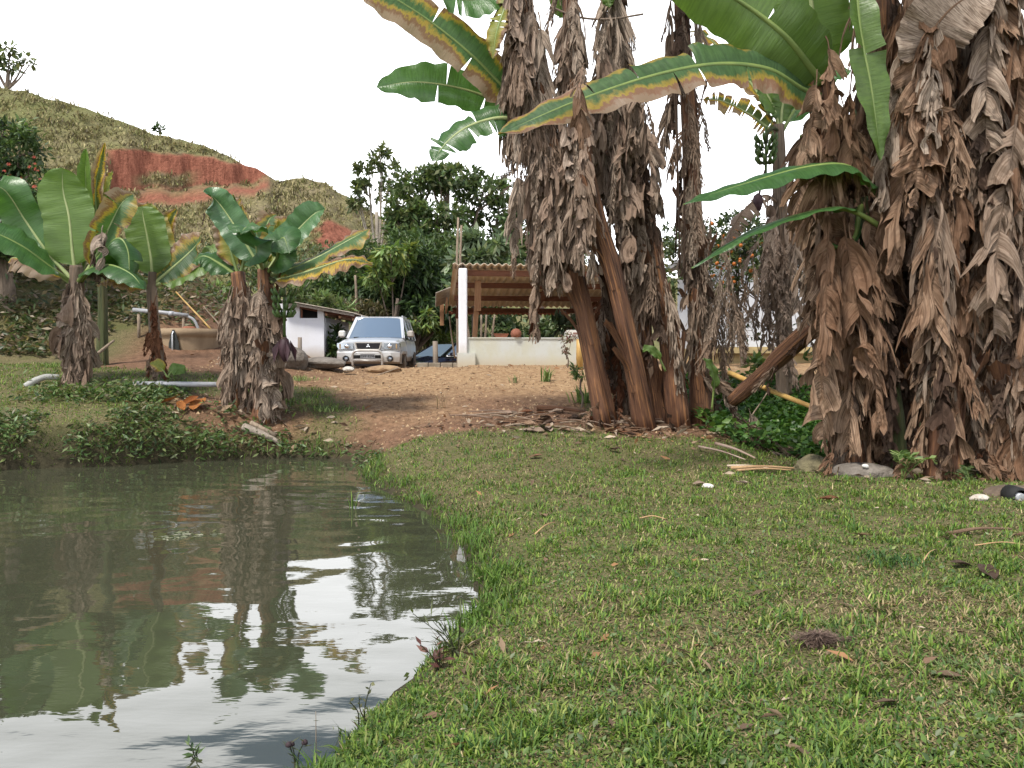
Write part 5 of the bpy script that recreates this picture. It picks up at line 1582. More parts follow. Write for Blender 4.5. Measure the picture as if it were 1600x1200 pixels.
POOL_GREY = pool(MD_GREY, 8, 100, L=(.9, 1.8), W=(.30, .62), tear=.045, droop=(1.25, 1.62), nv=7, nu=2, curl=1.0, skip=.2) + pool(MD_GREY, 6, 130, L=(.8, 1.5), W=(.36, .66), tear=.09, droop=(1.15, 1.62), nv=8, nu=5)
POOL_GREY_B = pool(MD_PALE, 7, 150, L=(.7, 1.4), W=(.22, .42), tear=.13, droop=(1.0, 1.6), nv=6, nu=4)
POOL_BROWN = pool(MD_BROWN, 9, 200, L=(.9, 1.8), W=(.28, .56), tear=.055, nv=7, droop=(1.2, 1.62), nu=3, curl=1.0, skip=.18) + pool(MD_BROWN, 7, 230, L=(.8, 1.5), W=(.34, .60), tear=.10, nv=8, droop=(1.0, 1.6), nu=5)
POOL_BROWN_W = pool(MD_BROWN, 6, 260, L=(.9, 1.5), W=(.32, .52), tear=.17, nv=8, nu=6, curl=.7, droop=(.9, 1.55))
POOL_SKIRT = pool(MD_GREY, 8, 300, L=(.6, 1.05), W=(.20, .34), tear=.30, nv=7, nu=6, skip=.05, curl=.8, out=.14, droop=(1.0, 1.5))
POOL_SHRED = pool(MD_GREY, 6, 340, L=(.7, 1.5), W=(.20, .45), tear=.026, nv=6, nu=2, skip=.3, curl=1.5, droop=(1.2, 1.66))
POOL_DARK = pool(MD_DARK, 6, 380, L=(.7, 1.4), W=(.16, .28), tear=.09)  # some of these fill clump gaps as painted shade
POOL_PALE = pool(MD_PALE, 6, 420, L=(.7, 1.5), W=(.12, .22), tear=.035, nv=4, nu=2, skip=.2, curl=1.2)
POOL_RUST = pool(MD_RUST, 5, 460, L=(.5, .9), W=(.14, .24), tear=.16, nv=6, nu=4, curl=1.0)
SHEATHS = []
for k in range(6):                                                    # curved strips of old leaf sheath
    rg = np.random.default_rng(500 + k); mb = MB(); L = rg.uniform(.6, 1.3); hw = rg.uniform(.35, .75); R = .135
    V, U, F = [], [], []
    peel = rg.uniform(.02, .30); jag = rg.uniform(-.3, .3, 4)
    for i in range(9):
        f = i / 8
        for j in range(5):
            a = (j / 4 - .5) * 2 * hw * (1 - .5 * f) + .05 * math.sin(i * 1.3 + k)
            r = R * 1.10 + peel * max(0, f - .45) ** 1.5 * 2.2 + .008 * math.cos(j * 2.1 + k)
            V.append((math.sin(a) * r, math.cos(a) * r, f * L + (jag[j % 4] * .25 if i == 8 else 0))); U.append((j / 4 * .25 + k * .17, f * L))
    for i in range(8):
        for j in range(4): F.append((i * 5 + j, i * 5 + j + 1, i * 5 + j + 6, i * 5 + j + 5))
    mb.add(V, F, U, True); SHEATHS.append((mb.mesh('sheath', MS_BROWN), L))


class Stem:
    def __init__(s, pts, r0, r1, n=26):
        s.c = crom(pts, n); s.n = n; s.r = [r0 + (r1 - r0) * (k / (n - 1)) for k in range(n)]
        s.L = sum((s.c[k + 1] - s.c[k]).length for k in range(n - 1))

    def at(s, f):
        k = min(max(f, 0), 1) * (s.n - 1); i = min(int(k), s.n - 2)
        return s.c[i].lerp(s.c[i + 1], k - i), s.r[i] + (s.r[i + 1] - s.r[i]) * (k - i)

    def z_to_f(s, z):
        for k in range(s.n - 1):
            if s.c[k + 1].z >= z: return max(0, (k + (z - s.c[k].z) / max(1e-6, s.c[k + 1].z - s.c[k].z)) / (s.n - 1))
        return 1.0


def banana_plant(label, pts, r0, r1, mat, group, flare=1.3, seed=0, cat='banana plant'):
    st = Stem(pts, r0, r1)
    base = st.c[0]
    t = thing('banana_plant', label, cat, base, group)
    rg = np.random.default_rng(900 + seed)
    ph = rg.uniform(0, 6.28, 5)

    def rf(a, i):
        f = i / (st.n - 1)
        b_ = 1 + (flare - 1) * math.exp(-f * 9)
        return b_ * (1 + .10 * math.sin(3 * a + ph[0] + f * 7) + .07 * math.sin(5 * a + ph[1] - f * 9) + .05 * math.sin(11 * a + ph[2]) + .05 * math.sin(f * 23 + ph[3] + a))
    MB().tube([p - base for p in st.c], st.r, 22, True, True, rf).build('pseudostem', mat, t)
    t['_'] = 0; del t['_']
    return t, st


def put(parent, pl_, p, az, s, rg, tilt=.10, name='dry_leaf', off=(0, 0)):
    me, L = pl_
    o = link(name, me, parent, Vector(p) - Vector(parent.location))
    o.rotation_euler = (rg.normal(0, tilt), rg.normal(0, tilt), az)
    o.scale = (s * .86 * rg.choice((-1, 1)), s * .86, s * rg.uniform(1.1, 1.35))
    return o


def az_front(rg, spread=1.25):
    """+Y outward turned to face the pond side, with spread"""
    return math.pi + rg.normal(0, spread)


def dress(t, st, z0, z1, n, pools, seed, scale=(.8, 1.15), spread=1.3, lift=0.0, tilt=.10):
    """dry leaves hung on the stem from height z0 to z1"""
    rg = np.random.default_rng(seed)
    f0, f1 = st.z_to_f(z0), st.z_to_f(z1)
    for k in range(n):
        f = f0 + (f1 - f0) * (k + rg.random()) / n
        p, r = st.at(f)
        az = az_front(rg, spread)
        d = Vector((-math.sin(az), math.cos(az), 0))
        pl_ = pools[rg.integers(0, len(pools))]
        me, L = pl_[rg.integers(0, len(pl_))]
        s = rg.uniform(*scale)
        g_ = p.z - L * s * 1.35 - gz(p.x, p.y) + .05
        if g_ < 0: s = max(.22, s + g_ / L / 1.35)
        put(t, (me, L), p + d * (r * .8) + Vector((0, 0, lift)), az, s, rg, tilt)


def sheaths(t, st, n, f0, f1, seed, mat=None):
    rg = np.random.default_rng(seed)
    for k in range(n):
        f = rg.uniform(f0, f1); p, r = st.at(f); q, _ = st.at(min(1, f + .12))
        me, L = SHEATHS[rg.integers(0, len(SHEATHS))]
        o = link('sheath', me, t, p - Vector(t.location))
        e = (q - p).normalized().to_track_quat('Z', 'Y').to_matrix().to_4x4()
        az = az_front(rg, 1.1)
        o.rotation_euler = (e @ Matrix.Rotation(az, 4, 'Z')).to_euler()
        s = r / .135 * 1.02
        o.scale = (s, s, rg.uniform(.7, 1.2))


def bare(s_, k=.12): return min(1, s_ / k)


def green_leaf(t, pts, W, face, mat, fold=.30, droop=.5, tears=2, pet=.10, seed=0, rib=M_RIB, ribr=.022, wave=.02, ns=44, tipw=.6, name='leaf', ragged=.022, asym=0.0, back=False):
    """midrib through pts (world); face: the way the upper side looks; W: half width"""
    rg = np.random.default_rng(2000 + seed)
    c = crom(pts, ns); loc = Vector(t.location)
    Lr = sum((c[k + 1] - c[k]).length for k in range(ns - 1))
    nu = 6
    face = Vector(face).normalized()
    T = [(c[min(k + 1, ns - 1)] - c[max(k - 1, 0)]).normalized() for k in range(ns)]
    fr = []
    for k in range(ns):
        S = T[k].cross(face).normalized(); N = S.cross(T[k]).normalized(); fr.append((S, N))
    mb = MB()
    k0 = int(pet * (ns - 1))
    for side in (-1, 1):
        cuts = sorted(rg.choice(np.arange(k0 + 3, ns - 3), size=min(tears, ns - k0 - 8), replace=False).tolist()) if tears else []
        segs = []
        a = k0
        for q in cuts + [ns - 1]:
            if q - a >= 1: segs.append((a, q))
            a = q
        for si, (a, q) in enumerate(segs):
            dfold = rg.normal(0, .16 if tears else .0); ddr = rg.normal(0, .28 if tears else 0); shrink = rg.uniform(.86, 1.0) if tears else 1.0
            V, U = [], []
            for k in range(a, q + 1):
                s = (k / (ns - 1) - pet) / (1 - pet)
                w = W * min(1, (max(s, 0) / .16) ** .55) * min(1, (max(1 - s, 0) / .30) ** tipw) * shrink * (1 + asym * side)
                w *= 1 + ragged * math.sin(k * 1.7 + side) + rg.normal(0, ragged * .4)
                in_ = 0.0
                if tears and si and k == a: in_ = .06
                if tears and k == q and q != ns - 1: in_ = -.06
                S, N = fr[k]
                p = c[k].copy()
                step = w / nu
                for u in range(nu + 1):
                    f = u / nu
                    V.append(p - loc + T[k] * (in_ * f * W * 1.2) + N * (wave * f * f * math.sin(k * 1.15 + side * 1.3 + seed) + wave * .6 * f * math.sin(k * .45 + seed)))
                    U.append((s + (3.0 if side < 0 else 0.0), f))
                    ang = (fold + dfold) - (droop + ddr) * f
                    p = p + (S * (side * math.cos(ang)) + N * math.sin(ang)) * step
            F = []
            m = q - a + 1
            for k in range(m - 1):
                for u in range(nu):
                    i = k * (nu + 1) + u
                    F.append((i, i + 1, i + nu + 2, i + nu + 1) if side < 0 else (i, i + nu + 1, i + nu + 2, i + 1))
            mb.add(V, F, U, True)
    o = mb.build(name, mat, t)
    mr = MB().tube([p - loc - fr[k][1] * .008 for k, p in enumerate(c)], [ribr * (1.5 - 1.3 * k / (ns - 1)) + .002 for k in range(ns)], 7)
    r_ = mr.build('midrib', rib, o)
    return o


FR = (0, -1, .25)         # faces the pond
UPW = (0, -.25, 1)        # faces up

# ------------------------------------------------------------------ the small banana plants on the far bank
GRP_S = 'small banana plants on the far bank'
Y1 = 12.9
A = lambda px, py, Y=Y1: at(px, py, Y)
t, st = banana_plant('broad small banana plant with one big upright leaf, nearest the grassy edge of the bank', [gpt(124, 604, Y1, -.1), A(122, 560), A(121, 500), A(120, 445), A(119, 415)], .15, .085, MS_GREY, GRP_S, 1.5, 1)
b0 = A(119, 432)
green_leaf(t, [b0, A(114, 400), A(108, 340), A(99, 300), A(97, 262, Y1 - .1)], .40, (.1, -1, .10), ML_FRESH, .12, .15, 0, .16, 1, M_RIBPALE, .024, .012, tipw=.42, ragged=.02)
green_leaf(t, [A(112, 436), A(75, 395), A(40, 345), A(10, 300, Y1 - .2), A(-22, 282, Y1 - .4)], 0.384, (-.2, -1, .8), ML_DEEP, .35, .7, 1, .14, 2, M_RIBPALE)
green_leaf(t, [A(112, 440), A(80, 418, Y1 - .3), A(35, 385, Y1 - .6), A(-15, 362, Y1 - .8), A(-50, 365, Y1 - 1)], 0.336, (-.1, -.8, 1), ML_DEEP, .3, .8, 0, .16, 3)
green_leaf(t, [A(112, 442), A(85, 425), A(50, 412), A(22, 402), A(12, 410)], 0.312, (0, -.5, 1), ML_BURNT, -.1, .8, 3, .12, 4)
green_leaf(t, [A(126, 438), A(150, 400), A(172, 352), A(190, 318), A(208, 304, Y1 + .2)], 0.312, (.4, -1, .3), ML_SCORCH, .7, .2, 2, .16, 5, M_RIBPALE)
green_leaf(t, [A(126, 440), A(160, 395, Y1 - .3), A(185, 372, Y1 - .5), A(200, 392, Y1 - .6), A(202, 440, Y1 - .7)], 0.336, (.1, -.3, 1), ML_DEEP, -.3, 1.0, 2, .12, 6)
green_leaf(t, [A(124, 438, Y1 + .2), A(140, 360, Y1 + .3), A(134, 290, Y1 + .4), A(134, 232, Y1 + .5)], 0.168, (.3, -1, .1), ML_FRESH, .9, .0, 0, .2, 7)
green_leaf(t, [A(124, 438, Y1 + .3), A(148, 350, Y1 + .4), A(150, 290, Y1 + .5), A(164, 222, Y1 + .5)], 0.156, (.6, -1, .1), ML_BURNT, .8, .0, 1, .2, 8)
green_leaf(t, [A(120, 442), A(140, 420, Y1 - .4), A(172, 414, Y1 - .7), A(205, 428, Y1 - .9), A(225, 452, Y1 - 1)], 0.288, (.1, -.5, 1), ML_DEEP, .0, .9, 1, .14, 9)
dress(t, st, st.c[0].z + .5, st.c[-1].z - .12, 38, [POOL_SKIRT, POOL_SKIRT, POOL_GREY], 11, (.55, .9), 1.3)
rg = np.random.default_rng(12)
for q, s in (((160, 352), .62), ((150, 366), .5), ((168, 360), .5)):
    put(t, POOL_DARK[rg.integers(0, 6)] if s != .62 else POOL_SKIRT[2], A(q[0], q[1], Y1 - .55), math.pi + rg.normal(0, .4), s, rg)

Y2 = 13.3
A = lambda px, py, Y=Y2: at(px, py, Y)
t, st = banana_plant('thin stemmed small banana plant with a twisted rust brown dead leaf on its stem', [gpt(248, 592, Y2, -.1), A(246, 560), A(240, 500), A(238, 450), A(239, 425)], .10, .065, MS_GREY, GRP_S, 1.4, 2)
green_leaf(t, [A(238, 440), A(236, 405), A(230, 370), A(224, 340), A(222, 322)], .34, (.0, -1, .1), ML_FRESH, .12, .2, 0, .08, 11, M_RIBPALE, .02, .012, tipw=.4, ragged=.02)
green_leaf(t, [A(242, 442), A(262, 425), A(285, 405), A(305, 385), A(313, 370, Y2 - .2)], 0.300, (.2, -1, .5), ML_SCORCH, .2, .3, 0, .05, 12, M_RIBPALE)
green_leaf(t, [A(242, 446), A(275, 432), A(305, 418), A(335, 398), A(352, 386)], 0.264, (.2, -.8, .8), ML_FRESH, .25, .5, 0, .08, 13, M_RIBPALE)
green_leaf(t, [A(234, 444), A(205, 420, Y2 - .2), A(180, 398, Y2 - .3), A(160, 390, Y2 - .3), A(150, 400, Y2 - .3)], 0.360, (-.1, -.6, 1), ML_DEEP, .1, .8, 0, .08, 14)
green_leaf(t, [A(234, 448), A(210, 440), A(185, 432), A(165, 434), A(150, 446)], 0.240, (-.1, -.6, 1), ML_YELLOW, .0, .8, 0, .06, 15, M_RIBPALE)
green_leaf(t, [A(240, 440, Y2 + .2), A(245, 390, Y2 + .3), A(232, 340, Y2 + .4), A(236, 318, Y2 + .4)], 0.312, (.2, -1, .1), ML_YELLOW, .2, .3, 0, .1, 16)
green_leaf(t, [A(240, 440, Y2 + .2), A(255, 390, Y2 + .4), A(262, 350, Y2 + .5), A(276, 326, Y2 + .5)], 0.168, (.6, -1, .1), ML_BURNT, .5, .3, 1, .1, 17)
dress(t, st, st.c[0].z + .45, st.c[0].z + 1.5, 7, [POOL_RUST], 21, (.5, .8), 1.2)
rg = np.random.default_rng(22)
for q, s in (((240, 508), .95), ((246, 505), .8), ((236, 470), .6), ((244, 462), .6)):
    put(t, POOL_RUST[rg.integers(0, 5)], A(q[0], q[1], Y2 - .14), math.pi + rg.normal(0, .5), s, rg)
dress(t, st, st.c[0].z + .3, st.c[0].z + .6, 4, [POOL_SKIRT], 23, (.5, .6), 1.2)

Y3 = 12.7
A = lambda px, py, Y=Y3: at(px, py, Y)
t, st = banana_plant('grey skirted small banana plant crowded against the fruiting one', [gpt(366, 622, Y3, -.1), A(370, 560), A(374, 500), A(376, 460), A(372, 425)], .15, .10, MS_BROWN, GRP_S, 1.4, 3)
green_leaf(t, [A(372, 430), A(362, 395), A(356, 370), A(352, 345), A(346, 335)], 0.240, (-.2, -1, .3), ML_YELLOW, .3, .3, 1, .1, 21)
green_leaf(t, [A(374, 432), A(384, 395), A(388, 365), A(372, 325, Y3 + .2), A(364, 304)], 0.168, (-.4, -1, .2), ML_SCORCH, .6, .2, 2, .1, 22)
green_leaf(t, [A(370, 430, Y3 + .2), A(360, 380, Y3 + .3), A(362, 330, Y3 + .4), A(376, 310, Y3 + .5)], 0.216, (.2, -1, .2), ML_BURNT, .2, .7, 3, .1, 23)
green_leaf(t, [A(372, 432), A(340, 410), A(318, 400), A(300, 410)], 0.240, (-.2, -.7, 1), ML_DEEP, .1, .8, 0, .1, 24)
dress(t, st, st.c[0].z + .5, st.c[-1].z - .05, 38, [POOL_GREY, POOL_GREY, POOL_SKIRT], 31, (.6, .95), 1.2)
rg = np.random.default_rng(33)
for q, s in (((352, 330), .30), ((385, 336), .34), ((322, 330), .28)):
    put(t, POOL_DARK[rg.integers(0, 6)], A(q[0], q[1], Y3 + .2), math.pi + rg.normal(0, .6), s, rg)

Y4 = 12.45
A = lambda px, py, Y=Y4: at(px, py, Y)
t, st = banana_plant('small banana plant with a hanging fruit bunch and purple bud', [gpt(412, 630, Y4, -.1), A(414, 570), A(416, 510), A(416, 460), A(413, 420)], .16, .10, MS_BROWN, GRP_S, 1.3, 4)
green_leaf(t, [A(410, 425), A(390, 390), A(365, 350), A(340, 315), A(318, 298, Y4 - .2)], 0.252, (-.35, -1, .55), ML_BLUE, .45, .3, 0, .12, 31, M_RIBPALE)
green_leaf(t, [A(412, 425), A(402, 395, Y4 - .4), A(396, 365, Y4 - .6), A(385, 355, Y4 - .8), A(376, 365, Y4 - 1)], 0.312, (-.1, -1, .9), ML_DEEP, .3, .7, 0, .1, 32, M_RIBPALE)
green_leaf(t, [A(418, 425), A(440, 390), A(465, 360), A(490, 335), A(508, 326)], 0.240, (.3, -1, .5), ML_BLUE, .55, .3, 0, .14, 33, M_RIBPALE)
green_leaf(t, [A(418, 430), A(455, 420), A(500, 400), A(545, 375), A(577, 358, Y4 + .2)], 0.324, (.1, -.45, 1), ML_SCORCH, .12, .7, 0, .12, 34, M_RIBPALE, .024, .03)
green_leaf(t, [A(420, 440), A(455, 432, Y4 - .3), A(500, 418, Y4 - .5), A(545, 405, Y4 - .6), A(582, 412, Y4 - .6)], 0.300, (.05, -.55, 1), ML_BURNT, .2, 1.0, 0, .10, 35, M_RIBPALE, .024, .035)
green_leaf(t, [A(414, 425, Y4 + .2), A(425, 385, Y4 + .3), A(440, 360, Y4 + .4), A(462, 348, Y4 + .4)], 0.240, (.3, -1, .3), ML_YELLOW, .4, .3, 1, .12, 36)
green_leaf(t, [A(414, 425, Y4 + .2), A(412, 380, Y4 + .3), A(420, 345, Y4 + .4), A(432, 335, Y4 + .5)], 0.192, (.1, -1, .2), ML_SCORCH, .5, .3, 2, .1, 37)
green_leaf(t, [A(416, 428), A(432, 405, Y4 - .3), A(436, 380, Y4 - .4), A(444, 372, Y4 - .5), A(452, 396, Y4 - .6)], 0.288, (.1, -1, .7), ML_DEEP, .1, .6, 0, .12, 38)
dress(t, st, st.c[0].z + .55, st.c[-1].z - .08, 38, [POOL_SKIRT, POOL_SKIRT, POOL_GREY], 41, (.6, .95), 1.0)
sheaths(t, st, 4, .1, .5, 42)


def fruit_bunch(t, p0, n_hands, r, size, bud=True, seed=0, down=True):
    rg = np.random.default_rng(seed); loc = Vector(t.location); p0 = Vector(p0) - loc
    mb = MB(); z = 0
    for h in range(n_hands):
        rr = r * (1 - .35 * h / n_hands)
        for k in range(9):
            a = k * 2 * math.pi / 9 + h * .5 + rg.normal(0, .1)
            d = Vector((math.cos(a), math.sin(a), 0)); q = p0 + Vector((0, 0, -z)) + d * rr * .45
            up = .9 if down else -.6
            mb.tube([q, q + d * size * .45 + Vector((0, 0, size * .12 * up)), q + d * size * .7 + Vector((0, 0, size * .55 * up)), q + d * size * .72 + Vector((0, 0, size * .85 * up))], [size * .08, size * .17, size * .16, size * .05], 6)
        z += size * .72
    mb.tube([p0 + Vector((0, 0, .25)), p0, p0 - Vector((0, 0, z + .22))], .022, 7)
    o = mb.build('fruit_bunch', M_FRUIT, t); o['kind'] = 'stuff'
    if bud:
        mb = MB(); c = p0 - Vector((0, 0, z + .2))
        mb.lathe([(.0, .02), (.06, -.03), (.10, -.14), (.085, -.26), (.03, -.36), (0, -.38)], 12, c); mb.build('flower_bud', M_BUD, o)
        mb = MB()
        for k in range(4):
            a = k * 1.6 + .4; q = c + Vector((.08 * math.cos(a), .08 * math.sin(a), -.04))
            mb.add([q, q + Vector((.06 * math.cos(a) - .05, .04 * math.sin(a) - .02, -.14)), q + Vector((.08 * math.cos(a), .08 * math.sin(a), -.34)), q + Vector((.06 * math.cos(a) + .05, .04 * math.sin(a) - .02, -.16))], [(0, 1, 2, 3)])
        mb.build('bract', M_BUD, o)
    return o


fruit_bunch(t, A(444, 462, Y4 - .25), 4, .17, .15, True, 5)
MB().tube(crom([A(416, 432), A(432, 440, Y4 - .15), A(443, 452, Y4 - .22), A(444, 464, Y4 - .25)], 10), .028, 7).build('fruit_stalk', MS_GREEN, t, True)

# a plant standing behind the biggest one, only its raised leaves showing
Y0 = 15.2
A = lambda px, py, Y=Y0: at(px, py, Y)
t, st = banana_plant('thin yellowish banana plant standing behind the broad one, narrow raised leaves', [Vector((A(160, 500).x, Y0, gz(A(160, 500).x, Y0) - .1)), A(160, 430), A(158, 380), A(157, 345)], .09, .05, MS_GREEN, GRP_S, 1.2, 5)
for k, (x1, y1, w, m) in enumerate(((160, 236, .10, ML_FRESH), (176, 268, .13, ML_YELLOW), (150, 268, .12, ML_YELLOW), (186, 296, .14, ML_FRESH), (140, 300, .12, ML_YELLOW), (168, 300, .14, ML_YELLOW))):
    green_leaf(t, [A(157, 375), A(157 + (x1 - 157) * .3, 375 + (y1 - 375) * .45), A(157 + (x1 - 157) * .7, 375 + (y1 - 375) * .8), A(x1, y1)], w, (random.uniform(-.4, .4), -1, .2), m, .7, .1, 0, .2, 50 + k)

# small sucker with two leaves
Yk = 12.7
o_ = gpt(262, 598, Yk)
t = thing('banana_sucker', 'knee high banana sucker with two bright leaves by the grey white pipe', 'banana plant', o_, GRP_S)
MB().tube([(0, 0, -.05), (.0, 0, .12), (.01, 0, .22)], [.035, .03, .02], 8).build('pseudostem', MS_GREEN, t)
A = lambda px, py, Y=Yk: at(px, py, Y)
green_leaf(t, [A(262, 590), A(254, 578), A(246, 570), A(234, 568)], .10, (-.3, -1, .5), ML_YELLOW, .2, .3, 0, .3, 60, ns=20, ribr=.008)
green_leaf(t, [A(262, 590), A(268, 580), A(278, 576), A(288, 584)], .11, (.3, -1, .8), ML_FRESH, .2, .5, 0, .25, 61, ns=20, ribr=.008)

# ------------------------------------------------------------------ the middle clump
GRP_M = 'tall banana plants of the middle clump'
YM = 11.3


def M(px, py, dY=0.0): return at(px, py, YM + dY)


def mid(label, px, py, line, dY, r0, r1, seed, mat=MS_BROWN, flare=1.35):
    pts = [gpt(px, py, YM + dY, -.1)] + [M(x_, y_, dY + d_) for x_, y_, d_ in line]
    return banana_plant(label, pts, r0, r1, mat, GRP_M, flare, seed)


tA, sA = mid('leaning banana plant at the track side of the middle clump, long dead leaves dangling clear', 948, 642, [(918, 520, -.1), (893, 400, -.15), (866, 250, -.2), (836, 110, -.25), (812, -40, -.3), (800, -140, -.3)], 0, .125, .085, 101)
tB, sB = mid('leaning banana plant with a long bare orange brown lower stem, middle clump', 1012, 640, [(984, 540, -.25), (955, 420, -.3), (925, 320, -.3), (905, 200, -.2), (892, 60, -.1), (885, -120, 0)], -.15, .125, .085, 102)
tG, sG = mid('slender bare banana stem between the two leaning ones of the middle clump', 1036, 640, [(1012, 540, -.05), (990, 430, -.05), (968, 330, 0), (950, 230, .1)], .25, .10, .06, 106)
tC, sC = mid('banana plant at the heart of the middle clump, wrapped in grey dead leaves', 1062, 648, [(1045, 520, 0), (1020, 400, .0), (995, 250, .0), (972, 100, 0), (962, 20, 0), (955, -120, 0)], .1, .13, .09, 103)
tD, sD = mid('straightest banana plant of the middle clump, nearest the ditch', 1096, 640, [(1092, 500, 0), (1088, 400, 0), (1078, 200, 0), (1066, 60, 0), (1060, -120, 0)], .45, .135, .095, 104)
tE, sE = mid('short dark dead banana stem hidden at the core of the middle clump', 982, 640, [(968, 560, 0), (955, 490, 0), (944, 430, 0)], .5, .12, .08, 105, MS_GREY)
for t_, s_, k in ((tA, sA, 0), (tB, sB, 1), (tC, sC, 2), (tD, sD, 3), (tG, sG, 4)):
    sheaths(t_, s_, 18, .0, .55, 110 + k)
zz = lambda py: at(900, py, YM).z
dress(tA, sA, zz(300), zz(-60), 44, [POOL_GREY, POOL_GREY, POOL_GREY_B, POOL_SHRED], 121, (.75, 1.1), 1.0)
dress(tB, sB, zz(300), zz(-80), 44, [POOL_GREY, POOL_GREY_B, POOL_SHRED], 122, (.7, 1.05), 1.2)
dress(tC, sC, zz(430), zz(-80), 56, [POOL_GREY, POOL_GREY, POOL_GREY_B, POOL_SHRED, POOL_DARK], 123, (.75, 1.1), 1.1)
dress(tD, sD, zz(400), zz(-80), 34, [POOL_SHRED, POOL_SHRED, POOL_GREY, POOL_DARK], 124, (.6, .9), 1.3)
dress(tE, sE, zz(600), zz(440), 26, [POOL_DARK, POOL_RUST], 125, (.5, .9), 1.3)  # dark leaves paint the shade between the stems
dress(tE, sE, zz(520), zz(440), 12, [POOL_SHRED], 126, (.6, .9), 1.3)
# columns of dead leaves dangling clear of the leaning stem
rg = np.random.default_rng(131)
for x_, y_, s in ((818, 30, 1.1), (806, 60, 1.0), (800, 110, 1.05), (826, 90, 1.05), (812, 170, 1.1), (838, 180, 1.1), (824, 235, 1.15), (806, 255, 1.0), (846, 260, 1.0), (858, 280, 1.1), (830, 300, 1.0), (812, 320, .8), (865, 310, .85), (795, 15, 1.0), (840, 20, 1.0), (852, 60, 1.0), (868, 120, 1.0), (880, 170, 1.1), (872, 230, 1.0), (790, 45, .8)):
    pl_ = (POOL_GREY, POOL_GREY, POOL_GREY_B, POOL_SHRED)[rg.integers(0, 4)]
    pk = pl_[rg.integers(0, len(pl_))]
    put(tA, pk, M(x_, y_, rg.uniform(-.45, -.15)), math.pi + rg.normal(0, .9), max(.3, min(s * rg.uniform(.75, 1.0), (460 - y_) / (136.0 * pk[1]))), rg, .12)
for k in range(30):                                                    # the curtain between the leaning plants
    x_ = rg.uniform(885, 990); y_ = rg.uniform(-20, 330)
    pl_ = (POOL_GREY, POOL_GREY, POOL_GREY_B, POOL_SHRED)[rg.integers(0, 4)]
    put(tB if x_ < 940 else tC, pl_[rg.integers(0, len(pl_))], M(x_ + y_ * .10, y_, rg.uniform(-.25, .25)), math.pi + rg.normal(0, .9), rg.uniform(.75, 1.05), rg, .10)
# dead leaves sticking out sideways
for x_, y_, az, tl, s in ((800, 265, 1.3, -1.1, .55), (798, 285, 1.4, -1.0, .5), (800, 315, 1.5, -.95, .55), (803, 340, 1.5, -.8, .5)):
    me, L = POOL_SHRED[rg.integers(0, 6)]
    o = link('dry_leaf', me, tA, M(x_ + 15, y_ - 5, -.2) - Vector(tA.location)); o.rotation_euler = (0, -tl, 0); o.scale = (s * .6, s * .6, s * .5)
# a dead leaf slung between two of the plants
for x_, s in ((905, .42), (925, .45), (945, .42), (965, .40), (985, .38), (880, .42)):
    put(tB, POOL_SHRED[rg.integers(0, 6)], M(x_, 28 + (x_ - 880) * .05, -.25), math.pi + rg.normal(0, .5), s, rg, .15)
MB().tube(crom([M(860, 10, -.25), M(900, 26, -.27), M(950, 30, -.27), M(1005, 22, -.2)], 14), .014, 6).build('dry_midrib', MD_GREY, tB, True)
for a_, b_, c_ in (((905, 130), (870, 165), (850, 190)), ((935, 115), (900, 150), (872, 172))):
    MB().tube(crom([M(*a_, -.3), M(*b_, -.3), M(*c_, -.3)], 8), .011, 6).build('dry_midrib', MD_GREY, tB, True)
for x0, x1, y1 in ((1052, 1062, 420), (1057, 1056, 395), (1062, 1070, 445), (872, 890, 330), (958, 940, 300)):
    MB().tube(crom([M(x0, 110, .15), M((x0 + x1) / 2 + 2, 260, .1), M(x1, y1, .1)], 10), .013, 6).build('dry_midrib', MD_DARK, tD, True)
# green leaves of the leaning plant
green_leaf(tA, [M(812, 170, .1), M(785, 135, 0), M(730, 80, -.2), M(660, 25, -.4), M(585, -20, -.6), M(540, -34, -.7)], .38, (.2, -1, .25), ML_SCORCH, .15, .3, 2, .06, 71, M_RIB)
green_leaf(tA, [M(815, 185, .3), M(780, 160, .3), M(720, 138, .2), M(650, 128, .1), M(588, 136, 0)], .30, (0, -1, .35), ML_DEEP, .15, .7, 3, .05, 72, M_RIBPALE)
green_leaf(tA, [M(815, 190, -.2), M(780, 184, -.3), M(735, 196, -.4), M(700, 220, -.5), M(676, 252, -.6)], .30, (-.2, -1, .4), ML_DEEP, .1, .6, 5, .05, 73, M_RIBPALE)
green_leaf(tA, [M(800, -20, 0), M(770, -10, -.2), M(735, 0, -.3), M(690, -6, -.4)], .34, (-.1, -1, .3), ML_DEEP, .1, .5, 4, .05, 74)
green_leaf(tA, [M(806, -30, -.2), M(790, 10, -.4), M(776, 50, -.5), M(770, 92, -.5)], .16, (-.4, -1, .2), ML_YELLOW, .3, .5, 4, .05, 75)
green_leaf(tA, [M(830, 40, .5), M(838, 90, .5), M(846, 150, .5), M(842, 200, .5)], .18, (.2, -1, .2), ML_DEEP, .2, .4, 2, .05, 78)
green_leaf(tB, [M(886, -90, .2), M(884, -40, .2), M(880, -5, .2), M(874, 28, .2)], .24, (.1, -1, .1), ML_FRESH, .1, .3, 1, .05, 76)
green_leaf(tC, [M(958, -60, -.2), M(950, -10, -.3), M(952, 12, -.3)], .1, (0, -1, .2), ML_FRESH, .4, .3, 0, .05, 77)
fr0 = M(778, 20, -.3)
MB().tube(crom([M(800, -20, -.3), M(785, 5, -.3), M(772, 30, -.3), M(764, 48, -.3), M(768, 54, -.3)], 12), [.03 - .0016 * k for k in range(12)], 7).build('flower_stalk', MD_DARK, tA, True)
